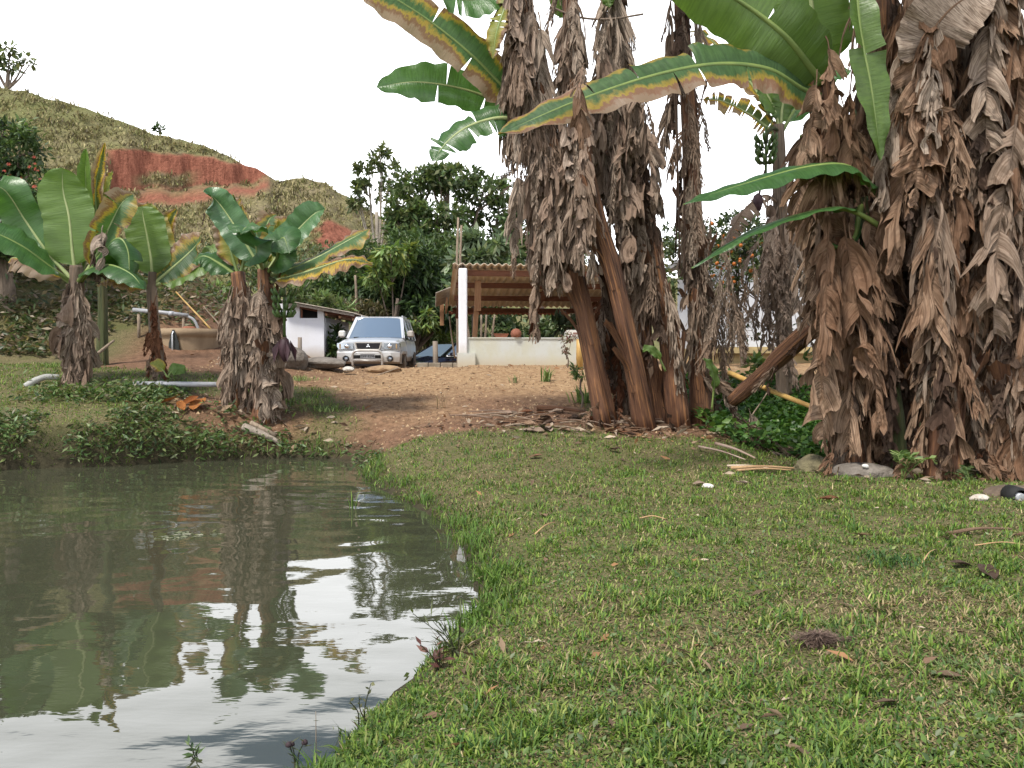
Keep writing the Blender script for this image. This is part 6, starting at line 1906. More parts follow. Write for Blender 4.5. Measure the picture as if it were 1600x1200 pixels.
# dead leaves slumped at the foot of the clump
rg = np.random.default_rng(141)
for k in range(26):
    px = rg.uniform(925, 1130); me, L = (POOL_DARK + POOL_RUST + POOL_BROWN)[rg.integers(0, 17)]
    Yq = YM + rg.uniform(-.45, .5) + (.2 if px > 1060 else 0); q = gpt(px, 640, Yq, rg.uniform(.12, .42))
    par = (tA, tB, tC, tD)[min(3, int((px - 925) / 55))]
    o = link('dry_leaf', me, par, q - Vector(par.location)); o.rotation_euler = (rg.normal(0, .5), rg.normal(0, .8), rg.uniform(0, 6.28)); o.scale = [rg.uniform(.3, .5)] * 3
for k in range(22):                                                    # the slumped skirt trailing towards the ditch
    f = rg.random(); x_ = 1095 + 115 * f; y_ = 590 + 105 * f + rg.normal(0, 12)
    q = at(x_, y_, YM - .1 - 1.1 * f + rg.uniform(-.15, .25)); q.z = max(q.z, gz(q.x, q.y) + .1)
    me, L = (POOL_DARK + POOL_SHRED + POOL_GREY)[rg.integers(0, 24)]
    o = link('dry_leaf', me, tD, q - Vector(tD.location)); o.rotation_euler = (rg.normal(0, .25), -.75 + rg.normal(0, .25), rg.normal(0, .3)); o.scale = [rg.uniform(.35, .6)] * 3
dress(tD, sD, zz(450), zz(300), 10, [POOL_SHRED, POOL_GREY], 143, (.6, .9), .6)
rg = np.random.default_rng(144)
for k in range(16):                                                    # grey leaves hanging off the ditch side
    x_ = rg.uniform(1105, 1150); put(tD, POOL_SHRED[rg.integers(0, 6)], M(x_, rg.uniform(330, 520), .3), math.pi + rg.normal(0, .7), rg.uniform(.5, .8), rg, .15)
# a bright young leaf unrolling at its foot
green_leaf(tD, [M(1113, 640, -.3), M(1116, 600, -.35), M(1112, 575, -.4), M(1099, 560, -.42)], .07, (.4, -1, .2), ML_FRESH, .4, .3, 0, .25, 79, ns=24, ribr=.01)
green_leaf(tC, [M(1040, 580, -.3), M(1028, 556, -.35), M(1014, 545, -.4), M(1004, 550, -.42)], .06, (-.4, -1, .4), ML_FRESH, .4, .3, 0, .25, 80, ns=24, ribr=.01)

# ------------------------------------------------------------------ the plant with green fruit behind the ditch
GRP_B = None
YB = 13.6
B = lambda px, py, dY=0.0: at(px, py, YB + dY)
tF, sF = banana_plant('distant banana plant with a green fruit bunch between the two clumps', [gpt(1228, 585, YB, -.1), B(1224, 480), B(1220, 350), B(1217, 250), B(1216, 195)], .13, .09, MS_GREY, GRP_B, 1.3, 201)
dress(tF, sF, at(1200, 470, YB).z, at(1200, 300, YB).z, 30, [POOL_PALE, POOL_PALE, POOL_GREY_B], 202, (.8, 1.15), 1.3)
rg = np.random.default_rng(203)
for k in range(22):
    x_ = rg.uniform(1188, 1262); put(tF, POOL_PALE[rg.integers(0, 6)], B(x_, 330 + abs(x_ - 1228) * .9 + rg.uniform(0, 60), rg.uniform(-.4, .1)), math.pi + rg.normal(0, 1.0), rg.uniform(.6, 1.0), rg, .2)
green_leaf(tF, [B(1218, 200), B(1208, 165), B(1185, 130), B(1160, 118, -.3)], .25, (.2, -1, .5), ML_FRESH, .2, .4, 1, .15, 91, M_RIBPALE)
green_leaf(tF, [B(1216, 215), B(1200, 200), B(1170, 178), B(1130, 158), B(1098, 155)], .24, (.1, -1, .5), ML_BURNT, .1, .5, 12, .10, 92, M_RIBPALE)
green_leaf(tF, [B(1220, 200), B(1222, 170), B(1228, 140), B(1236, 110)], .22, (0, -1, .2), ML_FRESH, .2, .3, 1, .1, 93, M_RIBPALE)
green_leaf(tF, [B(1214, 205), B(1180, 140, .3), B(1140, 90, .4), B(1096, 52, .5), B(1070, 50, .6)], .25, (.3, -.8, .8), ML_BURNT, .1, .6, 14, .1, 94, M_RIBPALE)
green_leaf(tF, [B(1222, 205), B(1250, 160), B(1290, 120), B(1330, 110)], .25, (-.2, -.8, .8), ML_DEEP, .1, .6, 2, .1, 95)
fruit_bunch(tF, B(1197, 222, -.3), 4, .15, .16, False, 7, True)
MB().tube(crom([B(1217, 205), B(1208, 200, -.2), B(1199, 208, -.3), B(1197, 224, -.3)], 10), .03, 7).build('fruit_stalk', MS_GREEN, tF, True)
MB().tube(crom([B(1197, 262, -.3), B(1190, 285, -.3), B(1186, 306, -.3)], 8), .018, 6).build('fruit_stalk', M_BUD, tF, True)
mb = MB(); mb.lathe([(0, .05), (.07, .0), (.09, -.10), (.05, -.24), (0, -.28)], 10, B(1184, 306, -.3) - Vector(tF.location)); mb.build('flower_bud', M_BUD, tF)
pts = [B(1218, 318), B(1195, 305, -.2), B(1165, 325, -.35), B(1140, 365, -.4), B(1128, 400, -.4)]
dm_ = green_leaf(tF, pts, .24, (-.1, -.6, 1), MD_PALE, -.4, 1.0, 16, .12, 96, MD_PALE, .016, .03, name='dry_leaf')

for k in range(24):
    x_ = rg.uniform(1105, 1190); put(tF, (POOL_PALE + POOL_SHRED)[rg.integers(0, 12)], B(x_, rg.uniform(400, 500), rg.uniform(-1.6, .2)), math.pi + rg.normal(0, .9), rg.uniform(.4, .75), rg, .25)
o_ = at(1150, 618, 10.9); e_ = at(1283, 500, 9.6)
o = thing('fallen_banana_plant', 'dead grey banana stem leaning from the ditch up into the big clump', 'stem', o_)
MB().tube(crom([o_ - Vector((.05, 0, .08)), o_.lerp(e_, .3) + Vector((0, 0, -.03)), o_.lerp(e_, .6), e_], 16), [.085, .09, .10, .10, .098, .10, .105, .10, .105, .11, .11, .11, .115, .115, .12, .12], 14, True, True, lambda a, i: 1 + .10 * math.sin(4 * a + i * .5) + .05 * math.sin(9 * a)).build('shaft', MS_BROWN, o, True)
rg = np.random.default_rng(205)
for k in range(6):
    q = o_.lerp(e_, rg.uniform(.3, .9)); put(o, (POOL_DARK + POOL_GREY)[rg.integers(0, 14)], q + Vector((0, -.08, 0)), math.pi + rg.normal(0, .6), rg.uniform(.22, .42), rg, .3)

# ------------------------------------------------------------------ the big dry clump
GRP_R = 'banana plants of the big dry clump'
YR = 8.3


def R(px, py, dY=0.0): return at(px, py, YR + dY)


def big(label, px, py, line, dY, r0, r1, seed, mat=MS_BROWN, flare=1.3):
    pts = [gpt(px, py, YR + dY, -.1)] + [R(x_, y_, dY + d_) for x_, y_, d_ in line]
    return banana_plant(label, pts, r0, r1, mat, GRP_R, flare, seed)


rz = lambda py: at(900, py, YR).z
t1, s1 = big('banana plant of the big clump nearest the ditch, bearing the long scorched green leaf', 1330, 735, [(1326, 600, 0), (1318, 450, 0), (1304, 300, 0), (1290, 180, 0), (1280, 100, 0)], .3, .14, .10, 301)
t2, s2 = big('slim green stemmed banana plant among dead leaves of the big clump', 1402, 735, [(1396, 620, 0), (1372, 480, 0), (1352, 380, 0), (1343, 310, 0)], .15, .085, .065, 302, MS_GREEN)
t3, s3 = big('banana plant of the big clump with a bare split brown lower stem', 1472, 762, [(1478, 640, 0), (1466, 450, 0), (1452, 250, 0), (1440, 60, 0), (1432, -120, 0)], -.15, .145, .11, 303)
t4, s4 = big('outermost banana plant of the big clump, grey leaves reaching the ground', 1592, 758, [(1586, 600, 0), (1580, 400, 0), (1572, 200, 0), (1566, 0, 0), (1562, -120, 0)], -.2, .145, .11, 304)
t5, s5 = big('dark banana plant deep inside the big clump', 1530, 745, [(1528, 550, 0), (1518, 350, 0), (1512, 150, 0), (1508, -120, 0)], .75, .17, .12, 305, MS_GREY)
t6, s6 = big('banana plant of the big clump behind the slim green one', 1410, 735, [(1404, 550, 0), (1394, 350, 0), (1384, 150, 0), (1376, -120, 0)], .8, .17, .12, 306)
for t_, s_, k in ((t1, s1, 0), (t3, s3, 1), (t4, s4, 2), (t6, s6, 3), (t5, s5, 4)):
    sheaths(t_, s_, 18, .0, .6, 310 + k)
dress(t1, s1, rz(650), rz(120), 42, [POOL_BROWN, POOL_BROWN, POOL_BROWN_W, POOL_GREY, POOL_DARK], 321, (.7, 1.0), 1.1)
dress(t3, s3, rz(560), rz(-100), 50, [POOL_BROWN, POOL_BROWN, POOL_BROWN_W, POOL_GREY, POOL_DARK], 322, (.75, 1.1), 1.0)
dress(t4, s4, rz(680), rz(-100), 56, [POOL_GREY, POOL_BROWN, POOL_SHRED, POOL_BROWN_W, POOL_DARK], 323, (.75, 1.1), 1.0)
dress(t5, s5, rz(560), rz(-100), 40, [POOL_DARK, POOL_DARK, POOL_BROWN], 324, (.8, 1.1), 1.2)  # dark leaf colour deepens the shaded inside of the clump
dress(t6, s6, rz(560), rz(-100), 50, [POOL_DARK, POOL_BROWN, POOL_DARK], 325, (.8, 1.1), 1.1)
# the broad folded leaf and the fishbone leaf that stand out in front
rg = np.random.default_rng(331)
fb_ = dry_leaf(901, 1.35, .36, .11, .0, 7, 4, .05, .35, (.35, 1.05), .05, .016).mesh('dry_leaf', MD_BROWN)
put(t3, (fb_, 1.35), R(1432, 70, -.42), math.pi + .1, 1.0, rg, .03)
fb2 = dry_leaf(907, 1.5, .36, .11, .0, 7, 5, .05, .4, (.9, 1.35), .05, .016).mesh('dry_leaf', MD_BROWN)
put(t1, (fb2, 1.5), R(1286, 410, -.15), math.pi - .15, .95, rg, .03)
fb3 = dry_leaf(911, 1.6, .42, .08, .05, 7, 4, .05, .5, (.9, 1.4), .05, .016).mesh('dry_leaf', MD_GREY)
put(t4, (fb3, 1.6), R(1588, 180, -.5), math.pi + .1, 1.1, rg, .04)
put(t4, (fb3, 1.6), R(1560, -60, -.45), math.pi - .3, 1.0, rg, .05)
green_leaf(t3, [R(1445, 100, -.35), R(1452, 60, -.45), R(1490, 10, -.55), R(1560, -30, -.5)], .34, (.0, -1, .15), MD_GREY, .1, -.35, 0, .02, 111, MD_BROWN, .018, .03, name='dry_leaf')
for x_, y_, w_ in ((1292, 66, .16), (1276, 120, .14), (1310, 150, .15)):
    put(t1, POOL_BROWN_W[rg.integers(0, 6)], R(x_, y_ - 10, -.2), math.pi + rg.normal(0, .5), .62, rg, .12)
dress(t2, s2, rz(640), rz(330), 20, [POOL_DARK, POOL_DARK, POOL_BROWN], 326, (.6, .9), .9)  # mostly dark leaves, their colour standing for the shadowed gap
# extra curtains close to the front
for k in range(46):
    x_ = rg.uniform(1290, 1600); y_ = rg.uniform(-60, 420)
    if 1345 < x_ < 1400 and y_ < 200: continue
    par = t1 if x_ < 1340 else (t6 if x_ < 1420 else (t3 if x_ < 1510 else t4))
    pl_ = (POOL_BROWN, POOL_BROWN_W, POOL_BROWN_W, POOL_GREY)[rg.integers(0, 4)]
    if par is t1 and y_ < 150: y_ += 160
    put(par, pl_[rg.integers(0, len(pl_))], R(x_, y_, rg.uniform(-.25, .35)), math.pi + rg.normal(0, .8), rg.uniform(.6, .95), rg, .10)
# green leaves
g0 = R(1284, 150, .25)
green_leaf(t1, [g0, R(1255, 140, .1), R(1200, 108, -.1), R(1120, 100, -.3), R(1020, 118, -.5), R(900, 158, -.75), R(778, 210, -1.0)], .30, (.05, -1, .5), ML_BURNT2, .10, .75, 3, .08, 81, M_RIB, .026, .025, ns=64)
green_leaf(t1, [R(1284, 130, .2), R(1268, 108, .1), R(1225, 55, -.1), R(1160, 5, -.2), R(1080, -40, -.4), R(990, -66, -.6)], .40, (.35, -.75, -.35), ML_FRESH, .12, .2, 1, .06, 82, M_RIB, .03, .02)
green_leaf(t1, [R(1288, 120, .3), R(1278, 70, .3), R(1268, 10, .25), R(1262, -70, .2), R(1258, -140, .2)], .40, (0, -1, -.1), ML_FRESH, .10, .2, 0, .10, 83, M_RIBPALE, .03, .015, tipw=.4)
green_leaf(t1, [R(1286, 140, .35), R(1250, 110, .4), R(1200, 92, .4), R(1150, 94, .4), R(1110, 110, .4)], .22, (.1, -.5, 1), ML_BLUE, .1, .9, 2, .08, 84, M_RIB)
green_leaf(t6, [R(1360, -120, 0), R(1340, -60, -.3), R(1342, 30, -.42), R(1362, 140, -.45), R(1376, 250, -.42)], .20, (.15, -1, .1), ML_FRESH, .55, .1, 1, .05, 85, M_RIB, .024, .02)
green_leaf(t2, [R(1378, 310, .0), R(1358, 285, -.15), R(1320, 258, -.3), R(1255, 262, -.5), R(1160, 288, -.7), R(1068, 318, -.9)], .20, (.05, -.45, 1), ML_DEEP, .15, .95, 0, .12, 86, M_RIB, .022, .015, ns=56)
green_leaf(t2, [R(1394, 368, .0), R(1372, 350, -.1), R(1335, 330, -.2), R(1290, 326, -.4), R(1190, 355, -.6), R(1080, 418, -.8)], .13, (.0, -.12, 1), ML_DEEP, .2, .9, 0, .38, 87, M_RIB, .022, .01, ns=56)
green_leaf(t2, [R(1345, 320, .1), R(1335, 370, .0), R(1310, 385, -.1), R(1282, 388, -.15)], .05, (0, -.5, 1), ML_DEEP, .2, .6, 0, .1, 88, ns=24)
# a dead folded tip lying over the long green leaf
put(t1, POOL_BROWN_W[1], R(905, 118, -.9), math.pi + .2, .42, rg, .2)
put(t1, POOL_GREY[2], R(915, 100, -.9), math.pi - .5, .38, rg, .3)
# feet: short dead leaves on the ground
for k in range(34):
    px = rg.uniform(1290, 1600); me, L = (POOL_BROWN + POOL_RUST + POOL_DARK)[rg.integers(0, 23)]
    q = gpt(px, 740, YR + rg.uniform(-.3, .6), rg.uniform(.10, .45)); par = t1 if px < 1360 else (t6 if px < 1430 else (t3 if px < 1520 else t4))
    o = link('dry_leaf', me, par, q - Vector(par.location)); o.rotation_euler = (rg.normal(0, .35), rg.normal(0, .5), rg.uniform(0, 6.28)); o.scale = [rg.uniform(.25, .45)] * 3

# crowns of the tall plants, mostly above the picture
for n_, (t_, s_) in enumerate(((tB, sB), (tC, sC), (tD, sD), (t3, s3), (t4, s4), (t5, s5), (t6, s6))):
    rg = np.random.default_rng(600 + n_)
    top = s_.c[-1]; a0 = rg.uniform(0, 6.28)
    for k in range(5):
        a = a0 + k * 1.257 + rg.normal(0, .2); d = Vector((math.cos(a), math.sin(a), 0)); L = rg.uniform(.85, 1.15)
        green_leaf(t_, [top - Vector((0, 0, .15)), top + d * .18 * L + Vector((0, 0, .55)), top + d * .75 * L + Vector((0, 0, 1.25)), top + d * 1.5 * L + Vector((0, 0, 1.45)), top + d * 2.1 * L + Vector((0, 0, 1.15))],
                   .30, (-d.x * .8, -d.y * .8, .8), (ML_DEEP, ML_FRESH, ML_SCORCH)[(k + n_) % 3], .15, .5, 3, .14, 620 + n_ * 7 + k, ns=30)
# ------------------------------------------------------------------ small things lying about
def stalk(label, a, b, r, mat, name='dry_stalk', cat='dry stalk', group=None, bow=.02):
    a, b = Vector(a), Vector(b); o = thing(name, label, cat, a, group)
    m = a.lerp(b, .5) + Vector((0, 0, bow))
    MB().tube(crom([a, m, b], 9), list(np.linspace(r, r * .45, 9)), 7).build('shaft', mat, o, True)
    return o


YS = 8.6
M_STALK = mat_plain('tan_stalk', (.50, .33, .17), (.34, .20, .10), 5, .7, .2, 40)
stalk('longest tan dead leaf stalk lying in the grass before the mossy stone', gpt(1142, 732, YS, .03), gpt(1246, 742, YS - .1, .035), .020, M_STALK)
stalk('thin tan dead stalk lying just under the longest one', gpt(1150, 738, YS - .1, .03), gpt(1236, 743, YS - .2, .03), .014, M_STALK)
stalk('short pale dead stalk lying across the other two by the mossy stone', gpt(1136, 728, YS + .1, .03), gpt(1210, 742, YS - .1, .04), .013, mat_plain('pale_stalk', (.55, .46, .36), (.4, .3, .2), 5, .7, 0))
stalk('pale dead leaf stalk slanting from the middle clump to the ditch, upper one', gpt(1118, 693, 9.7, .08), gpt(1180, 722, 9.0, .06), .020, mat_plain('pink_stalk', (.48, .36, .28), (.3, .2, .15), 5, .7, 0))
stalk('pale dead leaf stalk slanting from the middle clump to the ditch, lower one', gpt(1092, 697, 9.6, .05), gpt(1165, 724, 9.0, .04), .014, mat_plain('pink_stalk_b', (.44, .34, .27), (.3, .2, .15), 5, .7, 0))
stalk('thick brown dead stem piece lying on the track beside the middle clump', gpt(840, 608, 12.4, .05), gpt(915, 620, 12.0, .06), .045, MS_BROWN, 'stem_piece', 'stem')
stalk('long thin dead stalk lying on the track short of the brown stem piece', gpt(722, 640, 11.9, .03), gpt(838, 634, 12.0, .03), .014, M_STICK)
stalk('grey twig on the litter before the middle clump', gpt(790, 640, 11.7, .03), gpt(822, 622, 11.9, .06), .012, M_STICK, 'twig', 'twig')
stalk('straw coloured stem lying on the near lawn edge by the water', gpt(836, 840, 5.7, .03), gpt(868, 812, 6.0, .03), .006, M_STALK, 'straw', 'straw')
stalk('bent pale straw lying on the lawn beyond the nest of dead grass', gpt(1440, 938, 4.6, .02), gpt(1460, 916, 4.8, .05), .004, M_STALK, 'straw', 'straw')
stalk('long pale straw lying alone on the open lawn', gpt(1000, 826, 5.9, .02), gpt(1040, 838, 5.8, .02), .006, M_STALK, 'straw', 'straw')
stalk('thin stem lying level at the outer lawn', gpt(1522, 915, 4.9, .03), gpt(1606, 912, 4.9, .03), .004, M_STALK, 'straw', 'straw')
stalk('brown dead stem lying on the outer lawn below the pipe end', gpt(1478, 876, 5.3, .02), gpt(1580, 870, 5.3, .035), .014, MD_BROWN, 'dead_stalk', 'dry stalk')
o = stalk('weathered rotten log lying before the fruiting small banana plant', gpt(380, 633, 12.0, .04), gpt(440, 640, 11.9, .04), .07, M_GREYWOOD, 'log', 'log')
MB().tube([gpt(392, 630, 12.05, .11), gpt(430, 637, 11.95, .10)], [.04, .03], 7).build('split_face', M_STICK, o, True)


def lying_leaf(label, p, s, mat, seed, name='fallen_leaf', group=None, rot=None):
    rg = np.random.default_rng(seed); mb = MB(); n = 12; V, U, F = [], [], []
    curl = rg.uniform(.5, 1.4); arch = rg.uniform(.1, .5)
    for i in range(n):
        f = i / (n - 1); w = .30 * math.sin(math.pi * (.06 + .9 * f)) ** .7
        for j in range(7):
            g = (j / 6 - .5) * 2; a = g * curl
            V.append((f - .5, w * math.sin(a) / curl * 1.0 + .05 * math.sin(3 * f), .16 * abs(g) ** 1.6 * curl * w * 2.2 + arch * .35 * f * f + .025 * math.sin(f * 9 + g * 2))); U.append((f * .4, g * .5))
    for i in range(n - 1):
        for j in range(6): F.append((i * 7 + j, i * 7 + j + 1, i * 7 + j + 8, i * 7 + j + 7))
    mb.add(V, F, U, True)
    o = link(name, mb.mesh(name, mat)); o.location = Vector(p); o.scale = (s, s, s)
    o.rotation_euler = rot or (rg.normal(0, .15), rg.normal(0, .15), rg.uniform(0, 6.28))
    return tag(o, label, 'fallen leaf', group)


M_ORANGE = mat_dry('dead_leaf_orange', (.42, .17, .035), (.28, .10, .03), (.12, .05, .025))
YO = 12.1
for k, (px, py, s, lab) in enumerate(((266, 622, .34, 'orange brown curled dead leaf, the one nearest the grey white pipe'), (296, 612, .30, 'bright orange dead leaf standing on edge under the pipe'),
                                      (310, 628, .38, 'flat orange brown dead leaf on bare earth before the skirted plant'), (284, 638, .26, 'small torn orange leaf nearest the water'))):
    lying_leaf(lab, gpt(px, py, YO - .2 * (k == 3), .07), s, M_ORANGE, 700 + k, rot=(.5 * (k == 1), -.35, .7 * k))
M_OLIVEDRY = mat_dry('dead_leaf_olive', (.26, .21, .12), (.19, .15, .08), (.10, .075, .05))
lying_leaf('curled olive brown leaf standing in the open lawn', gpt(1346, 884, 5.25, .03), .13, M_OLIVEDRY, 710, rot=(.1, .1, 2.6))
lying_leaf('cracked brown leaf below the dead stem on the outer lawn', gpt(1545, 952, 4.4, .02), .20, MD_DARK, 711)
lying_leaf('dark brown leaf on the outer lawn, near the bent straw', gpt(1500, 930, 4.6, .02), .14, MD_DARK, 713)
lying_leaf('small dark leaf at the lawn edge near the lush bank grass', gpt(850, 806, 6.4, .02), .14, MD_BROWN, 714)
lying_leaf('brown leaf on the lawn before the middle clump, facing the track', gpt(838, 716, 9.3, .03), .17, MD_BROWN, 715)
lying_leaf('brown crumpled leaf on the lawn between the track and the dead stalks', gpt(960, 700, 9.5, .03), .18, MD_DARK, 716)
lying_leaf('pale crumpled leaf scrap near the lone chalk chip', gpt(1092, 768, 7.5, .02), .14, MD_PALE, 717)
lying_leaf('long pale leaf scrap just past the chalk chip', gpt(1162, 768, 7.5, .02), .13, MD_PALE, 718)
lying_leaf('reddish leaf pile scrap on the lawn behind the olive brown leaf', gpt(1292, 806, 6.6, .02), .16, MD_RUST, 719)
rg = np.random.default_rng(55)
first = None
for k in range(60):                                                    # dead leaf pieces round the middle clump
    px = rg.uniform(770, 1060); Yq = 11.5 + rg.normal(-.1, .45)
    q = gpt(px, 640, Yq, .03)
    o = lying_leaf('piece of dead leaf in the litter round the middle clump', q, rg.uniform(.10, .30), (MD_BROWN, MD_GREY, MD_DARK, MD_PALE, MD_RUST)[k % 5], 800 + k, 'dead_leaf_piece', 'dead leaf pieces littering the foot of the middle clump')
for k in range(26):                                                    # thin dead stalks in the same litter
    px = rg.uniform(760, 1090); Yq = 11.4 + rg.normal(0, .4); a = rg.uniform(-.5, .5) + (math.pi if k % 2 else 0); L = rg.uniform(.25, .8)
    p = gpt(px, 640, Yq, .03); q = p + Vector((math.cos(a) * L, math.sin(a) * L * .5, 0)); q.z = gz(q.x, q.y) + rg.uniform(.03, .12)
    stalk('thin dead stalk in the litter round the middle clump', p, q, rg.uniform(.007, .016), (M_STICK, MD_PALE, MD_BROWN)[k % 3], 'litter_stalk', 'dry stalk', 'dead stalks littering the foot of the middle clump')

# nest of dead grass on the near lawn
q = gpt(1278, 1066, 3.35, .01)
V = []; rg = np.random.default_rng(60); n = 1500
a = rg.uniform(0, 6.28, n); r = np.abs(rg.normal(0, .5, n))
x = q.x + np.cos(a) * r * .13; y = q.y + np.sin(a) * r * .055
z = ground_z(x, y) + .045 * np.exp(-(r / .7) ** 2) * rg.random(n) + .005
V, F, C = blades(x, y, z, .035 + .05 * rg.random(n), np.full(n, .0028), rg.uniform(1.1, 1.75, n), rg, [(.17, .115, .09), (.11, .075, .06), (.24, .17, .13)], bend=.3)
tag(link('dead_grass_clump', np_mesh('dead_grass_clump', V - np.array(q), F, M_DRYG, C), loc=q), 'flattened nest of brown dead grass on the near lawn', 'grass clump')
rg = np.random.default_rng(61)
q = gpt(1330, 1040, 3.5, .01)
stalk('thin upright pale stem rising from the nest of dead grass', q, q + Vector((.0, .0, .08)), .002, M_STALK, 'straw', 'straw')


def fern(label, c, s, n, cols, seed, wid=.34, name='fern', cat='fern', el=(.5, 1.2), leafl=.16):
    rg = np.random.default_rng(seed); t = thing(name, label, cat, c)
    for k in range(n):
        az = rg.uniform(0, 6.28); e = rg.uniform(*el); L = s * rg.uniform(.7, 1.1)
        d = Vector((math.cos(az) * math.cos(e), math.sin(az) * math.cos(e), math.sin(e)))
        pts = crom([Vector((0, 0, 0)), d * L * .55, d * L * .85 + Vector((d.x, d.y, -.25)) * L * .18, d * L + Vector((d.x, d.y, -1)) * L * .28], 12)
        P, D, S = [], [], []
        for i in range(2, 12):
            T = (pts[i] - pts[i - 1]).normalized(); sd_ = T.cross(Vector((0, 0, 1))).normalized()
            for g in (-1, 1):
                P.append(pts[i]); D.append(sd_ * g + T * .5); S.append(L * leafl * math.sin(math.pi * (i + .6) / 12.5))
        V, F, C = leaves(np.array(P), np.array(D), np.array(S), wid, rg, cols)
        o = link('frond', np_mesh('frond', V, F, M_LEAF, C), t)
        MB().tube(pts, list(np.linspace(.012 * s, .004 * s, 12)), 5).build('stalk', M_RIB, o)
    return t


fern('small bright fern growing before the bare split stem', gpt(1410, 752, 7.9), .36, 7, C_LIGHT, 5, leafl=.34, el=(.8, 1.4))
fern('low yellow green fern behind the flat grey stone', gpt(1358, 742, 8.5), .22, 5, C_YEL, 6, leafl=.36)
fern('little fern at the foot of the dark stem near the earth heap', gpt(1515, 752, 7.8), .22, 5, C_MID, 7, leafl=.36)


def tuft(label, c, L, n, cols, seed, w=.012, lean=(.1, .8), name='grass_tuft', cat='grass tuft', spread=.04, bend=.9):
    rg = np.random.default_rng(seed)
    x = rg.normal(0, spread, n); y = rg.normal(0, spread, n)
    V, F, C = blades(x, y, np.zeros(n), L * rg.uniform(.5, 1.1, n), np.full(n, w) * rg.uniform(.6, 1.2, n), rg.uniform(*lean, n), rg, cols, bend=bend)
    return tag(link(name, np_mesh(name, V, F, M_GRASS, C), loc=Vector(c)), label, cat, None, 'stuff' if spread > .09 else None)


tuft('strap leaved plant growing on the track edge below the parapet', gpt(855, 578, 15.5), .36, 26, C_LIGHT, 1, .03)
tuft('leafy strap plant beside the bamboo stump and the middle clump', gpt(912, 585, 13.0), .42, 30, C_LIGHT, 2, .04, spread=.09)
tuft('dark grass tuft alone on the open track', gpt(806, 583, 15.5), .22, 22, C_MID, 3, .012)
tuft('dry wispy weed on the track below the parapet', gpt(690, 628, 12.8), .30, 18, G_STRAW, 4, .006, (.0, .6))
tuft('bright grass tuft on the bank below the boulder', gpt(480, 618, 13.2), .16, 140, C_LIGHT, 5, .012, spread=.20)
tuft('bright grass tuft between the log and the track', gpt(510, 628, 12.9), .14, 160, C_LIGHT, 6, .012, spread=.26)
tuft('bright grass patch beside the grey boulder', gpt(470, 592, 15.2), .14, 140, C_LIGHT, 7, .014, spread=.24)
tuft('dark green coarse grass clump in the lawn, near the bent straw', gpt(1392, 922, 4.7), .075, 190, [(.05, .11, .04), (.07, .14, .045)], 8, .008, (.3, 1.2), spread=.10)
tuft('coarse green grass clump at the frame edge of the near lawn', gpt(1500, 1110, 3.05), .07, 120, C_LIGHT, 9, .007, (.3, 1.2), spread=.07)
tuft('lush green grass clump leaning over the water at the bend of the shore', gpt(752, 895, 6.0), .16, 160, G_LUSH, 10, .009, spread=.12)
tuft('lush green grass clump on the shore beyond the bend', gpt(722, 830, 6.8), .13, 140, G_LUSH, 11, .009, spread=.13)
tuft('few tall grass blades standing in the shallow water by the notch', Vector((*plane_pt(552, 795), -.03)), .26, 7, G_LUSH, 12, .012, (.0, .3), spread=.02, bend=.5)

# weeds leaning out over the water
def weed(label, c, stems, seed, cols, H=.3, lean=(-.6, -.1), leaf=.09, wr=.16, tip=None):
    rg = np.random.default_rng(seed); t = thing('shore_weed', label, 'weed', c)
    P, D, S = [], [], []
    mb = MB()
    for k in range(stems):
        dx, dy = rg.uniform(*lean), rg.normal(0, .25); h = H * rg.uniform(.6, 1.1)
        pts = crom([Vector((rg.normal(0, .03), rg.normal(0, .03), -.02)), Vector((dx * h * .3, dy * h * .3, h * .5)), Vector((dx * h, dy * h, h))], 9)
        mb.tube(pts, list(np.linspace(.0035, .0015, 9)), 5)
        for i in range(3, 9):
            a = rg.uniform(0, 6.28); P.append(pts[i]); D.append(Vector((math.cos(a), math.sin(a), rg.uniform(.0, .9)))); S.append(leaf * rg.uniform(.5, 1.1))
        if tip:
            m2 = MB(); m2.lathe([(0, .012), (.011, .004), (.012, -.006), (0, -.012)], 8, pts[-1]); m2.build('seed_head', tip, t)
    V, F, C = leaves(np.array(P), np.array(D), np.array(S), wr, rg, cols)
    link('leaves', np_mesh('leaves', V, F, M_LEAF, C), t)
    mb.build('stems', MS_GREEN, t)
    return t


w_ = lambda px, py, z=0.0: Vector((*plane_pt(px, py, z), z))
weed('tall thin weed with long narrow leaves reaching over the water', w_(716, 1040, .05), 6, 1, [(.10, .12, .05), (.07, .09, .04), (.13, .11, .07)], .30, (-1.0, .1), .13, .10)
weed('reddish leaved weed at the water edge under the tall thin one', w_(690, 1062, .05), 6, 2, [(.14, .06, .05), (.10, .08, .045), (.18, .09, .07)], .16, (-.8, .2), .06, .34)
weed('slender pale weed with small leaves on the shore near the camera', w_(566, 1142, .02), 3, 3, [(.16, .16, .08), (.12, .13, .06)], .16, (-.2, .2), .035, .5)
weed('dark headed sedge in the corner of the water', w_(462, 1200, -.02), 3, 4, [(.09, .10, .05)], .09, (-.4, .4), .05, .12, mat_plain('dark_seed', (.05, .03, .035), None, 8, .8, 0))
weed('lone green sprout standing in the water near the camera', w_(306, 1190, -.02), 3, 5, C_MID, .06, (-.5, .5), .05, .3)
stalk('thin dark stem standing upright in the water near the shore', w_(494, 1180, -.05), w_(494, 1180, -.05) + Vector((0, 0, .17)), .0022, M_STICK, 'reed', 'reed')
rg = np.random.default_rng(70)
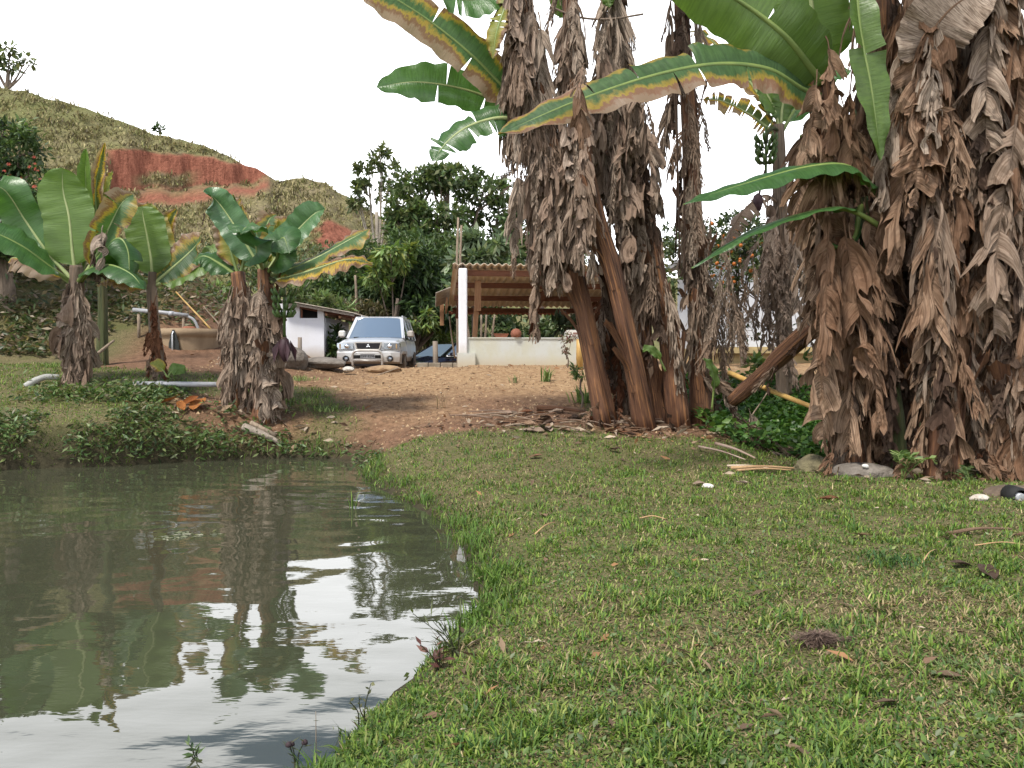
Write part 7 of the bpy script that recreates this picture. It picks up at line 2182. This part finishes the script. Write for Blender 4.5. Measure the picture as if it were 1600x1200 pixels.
for k, (px, py, s, lab) in enumerate(((300, 836, .16, 'largest raft of pale scum floating on the pond'), (268, 841, .09, 'small raft of scum beside the largest'), (640, 1052, .04, 'rounded green leaf floating close to the tall thin weed'), (172, 1045, .02, 'tiny leaf floating far out on the pond'))):
    mb = MB(); c = w_(px, py, .006); n = 40 if k < 2 else 1
    P = np.array([[c.x + rg.normal(0, s * (.8 if n > 1 else 0)), c.y + rg.normal(0, s * .35 if n > 1 else 0), .006 + .002 * rg.random()] for _ in range(n)])
    az = rg.uniform(0, 6.28, n); D = np.stack([np.cos(az), np.sin(az), .05 + 0 * az], 1)
    V, F, C = leaves(P, D, np.full(n, s * (.35 if n > 1 else 1.4)), .4, rg, [(.30, .30, .22), (.22, .24, .15)] if n > 1 else C_LIGHT, fold=.08)
    tag(link('floating_scum' if n > 1 else 'floating_leaf', np_mesh('floating', V - np.array(c), F, M_LEAF, C), loc=c), lab, 'scum' if n > 1 else 'leaf', None, 'stuff' if n > 1 else None)

# plants against the parapet
tree('red_leaf_shrub', 'thin shrub with reddish leaves before the parapet, next to the bamboo stump', gpt(884, 560, 17.6), [puff(880, 540, 17.6, 10, 16, 70), puff(893, 528, 17.6, 8, 12, 40)], .10, [(.16, .07, .06), (.10, .10, .05), (.20, .10, .08)], 90, .015, .5, .4, .1, .4, cat='shrub', part='foliage')
tree('dark_plant', 'dark broad leaved plant behind the parapet beside the white appliance', on_shelter(2.55, .9, 1.3), [puff(882, 508, 21.2, 26, 14, 120)], .34, [(.03, .05, .025), (.045, .07, .03)], 91, .03, .6, .3, .2, .5, cat='plant', part='foliage')
tree('leafy_shrub', 'leafy shrub at the track edge beside the middle clump', gpt(905, 590, 12.6), [puff(908, 582, 12.6, 14, 14, 110)], .11, C_LIGHT, 92, .015, .4, .3, .1, .5, cat='shrub', part='foliage')

# straw and dead stems over the track
rng = np.random.default_rng(77)
x, y = scatter(16000, -6.5, 4, 10.4, 19, rng, near=False)
k = (pond_sd(x, y) > .1) & (dirt_mask(x, y) > .35) & (rng.random(len(x)) < smooth(15.5, 10.5, y) * .8 * smooth(.3, .6, fbm(x * 1.2, y * 1.2, 93)) + .06)
x, y = x[k], y[k]; n = len(x)
V, F, C = blades(x, y, ground_z(x, y) + .006, .05 + .16 * rng.random(n) ** 2, .008 + .006 * rng.random(n), rng.uniform(1.2, 1.6, n), rng, [(.30, .21, .13), (.20, .13, .08), (.40, .31, .21), (.13, .08, .05)], bend=.15)
tag(link('track_straw', np_mesh('track_straw', V, F, M_DRYG, C)), 'dead grass stems matted over the lower track', 'straw', kind='stuff')
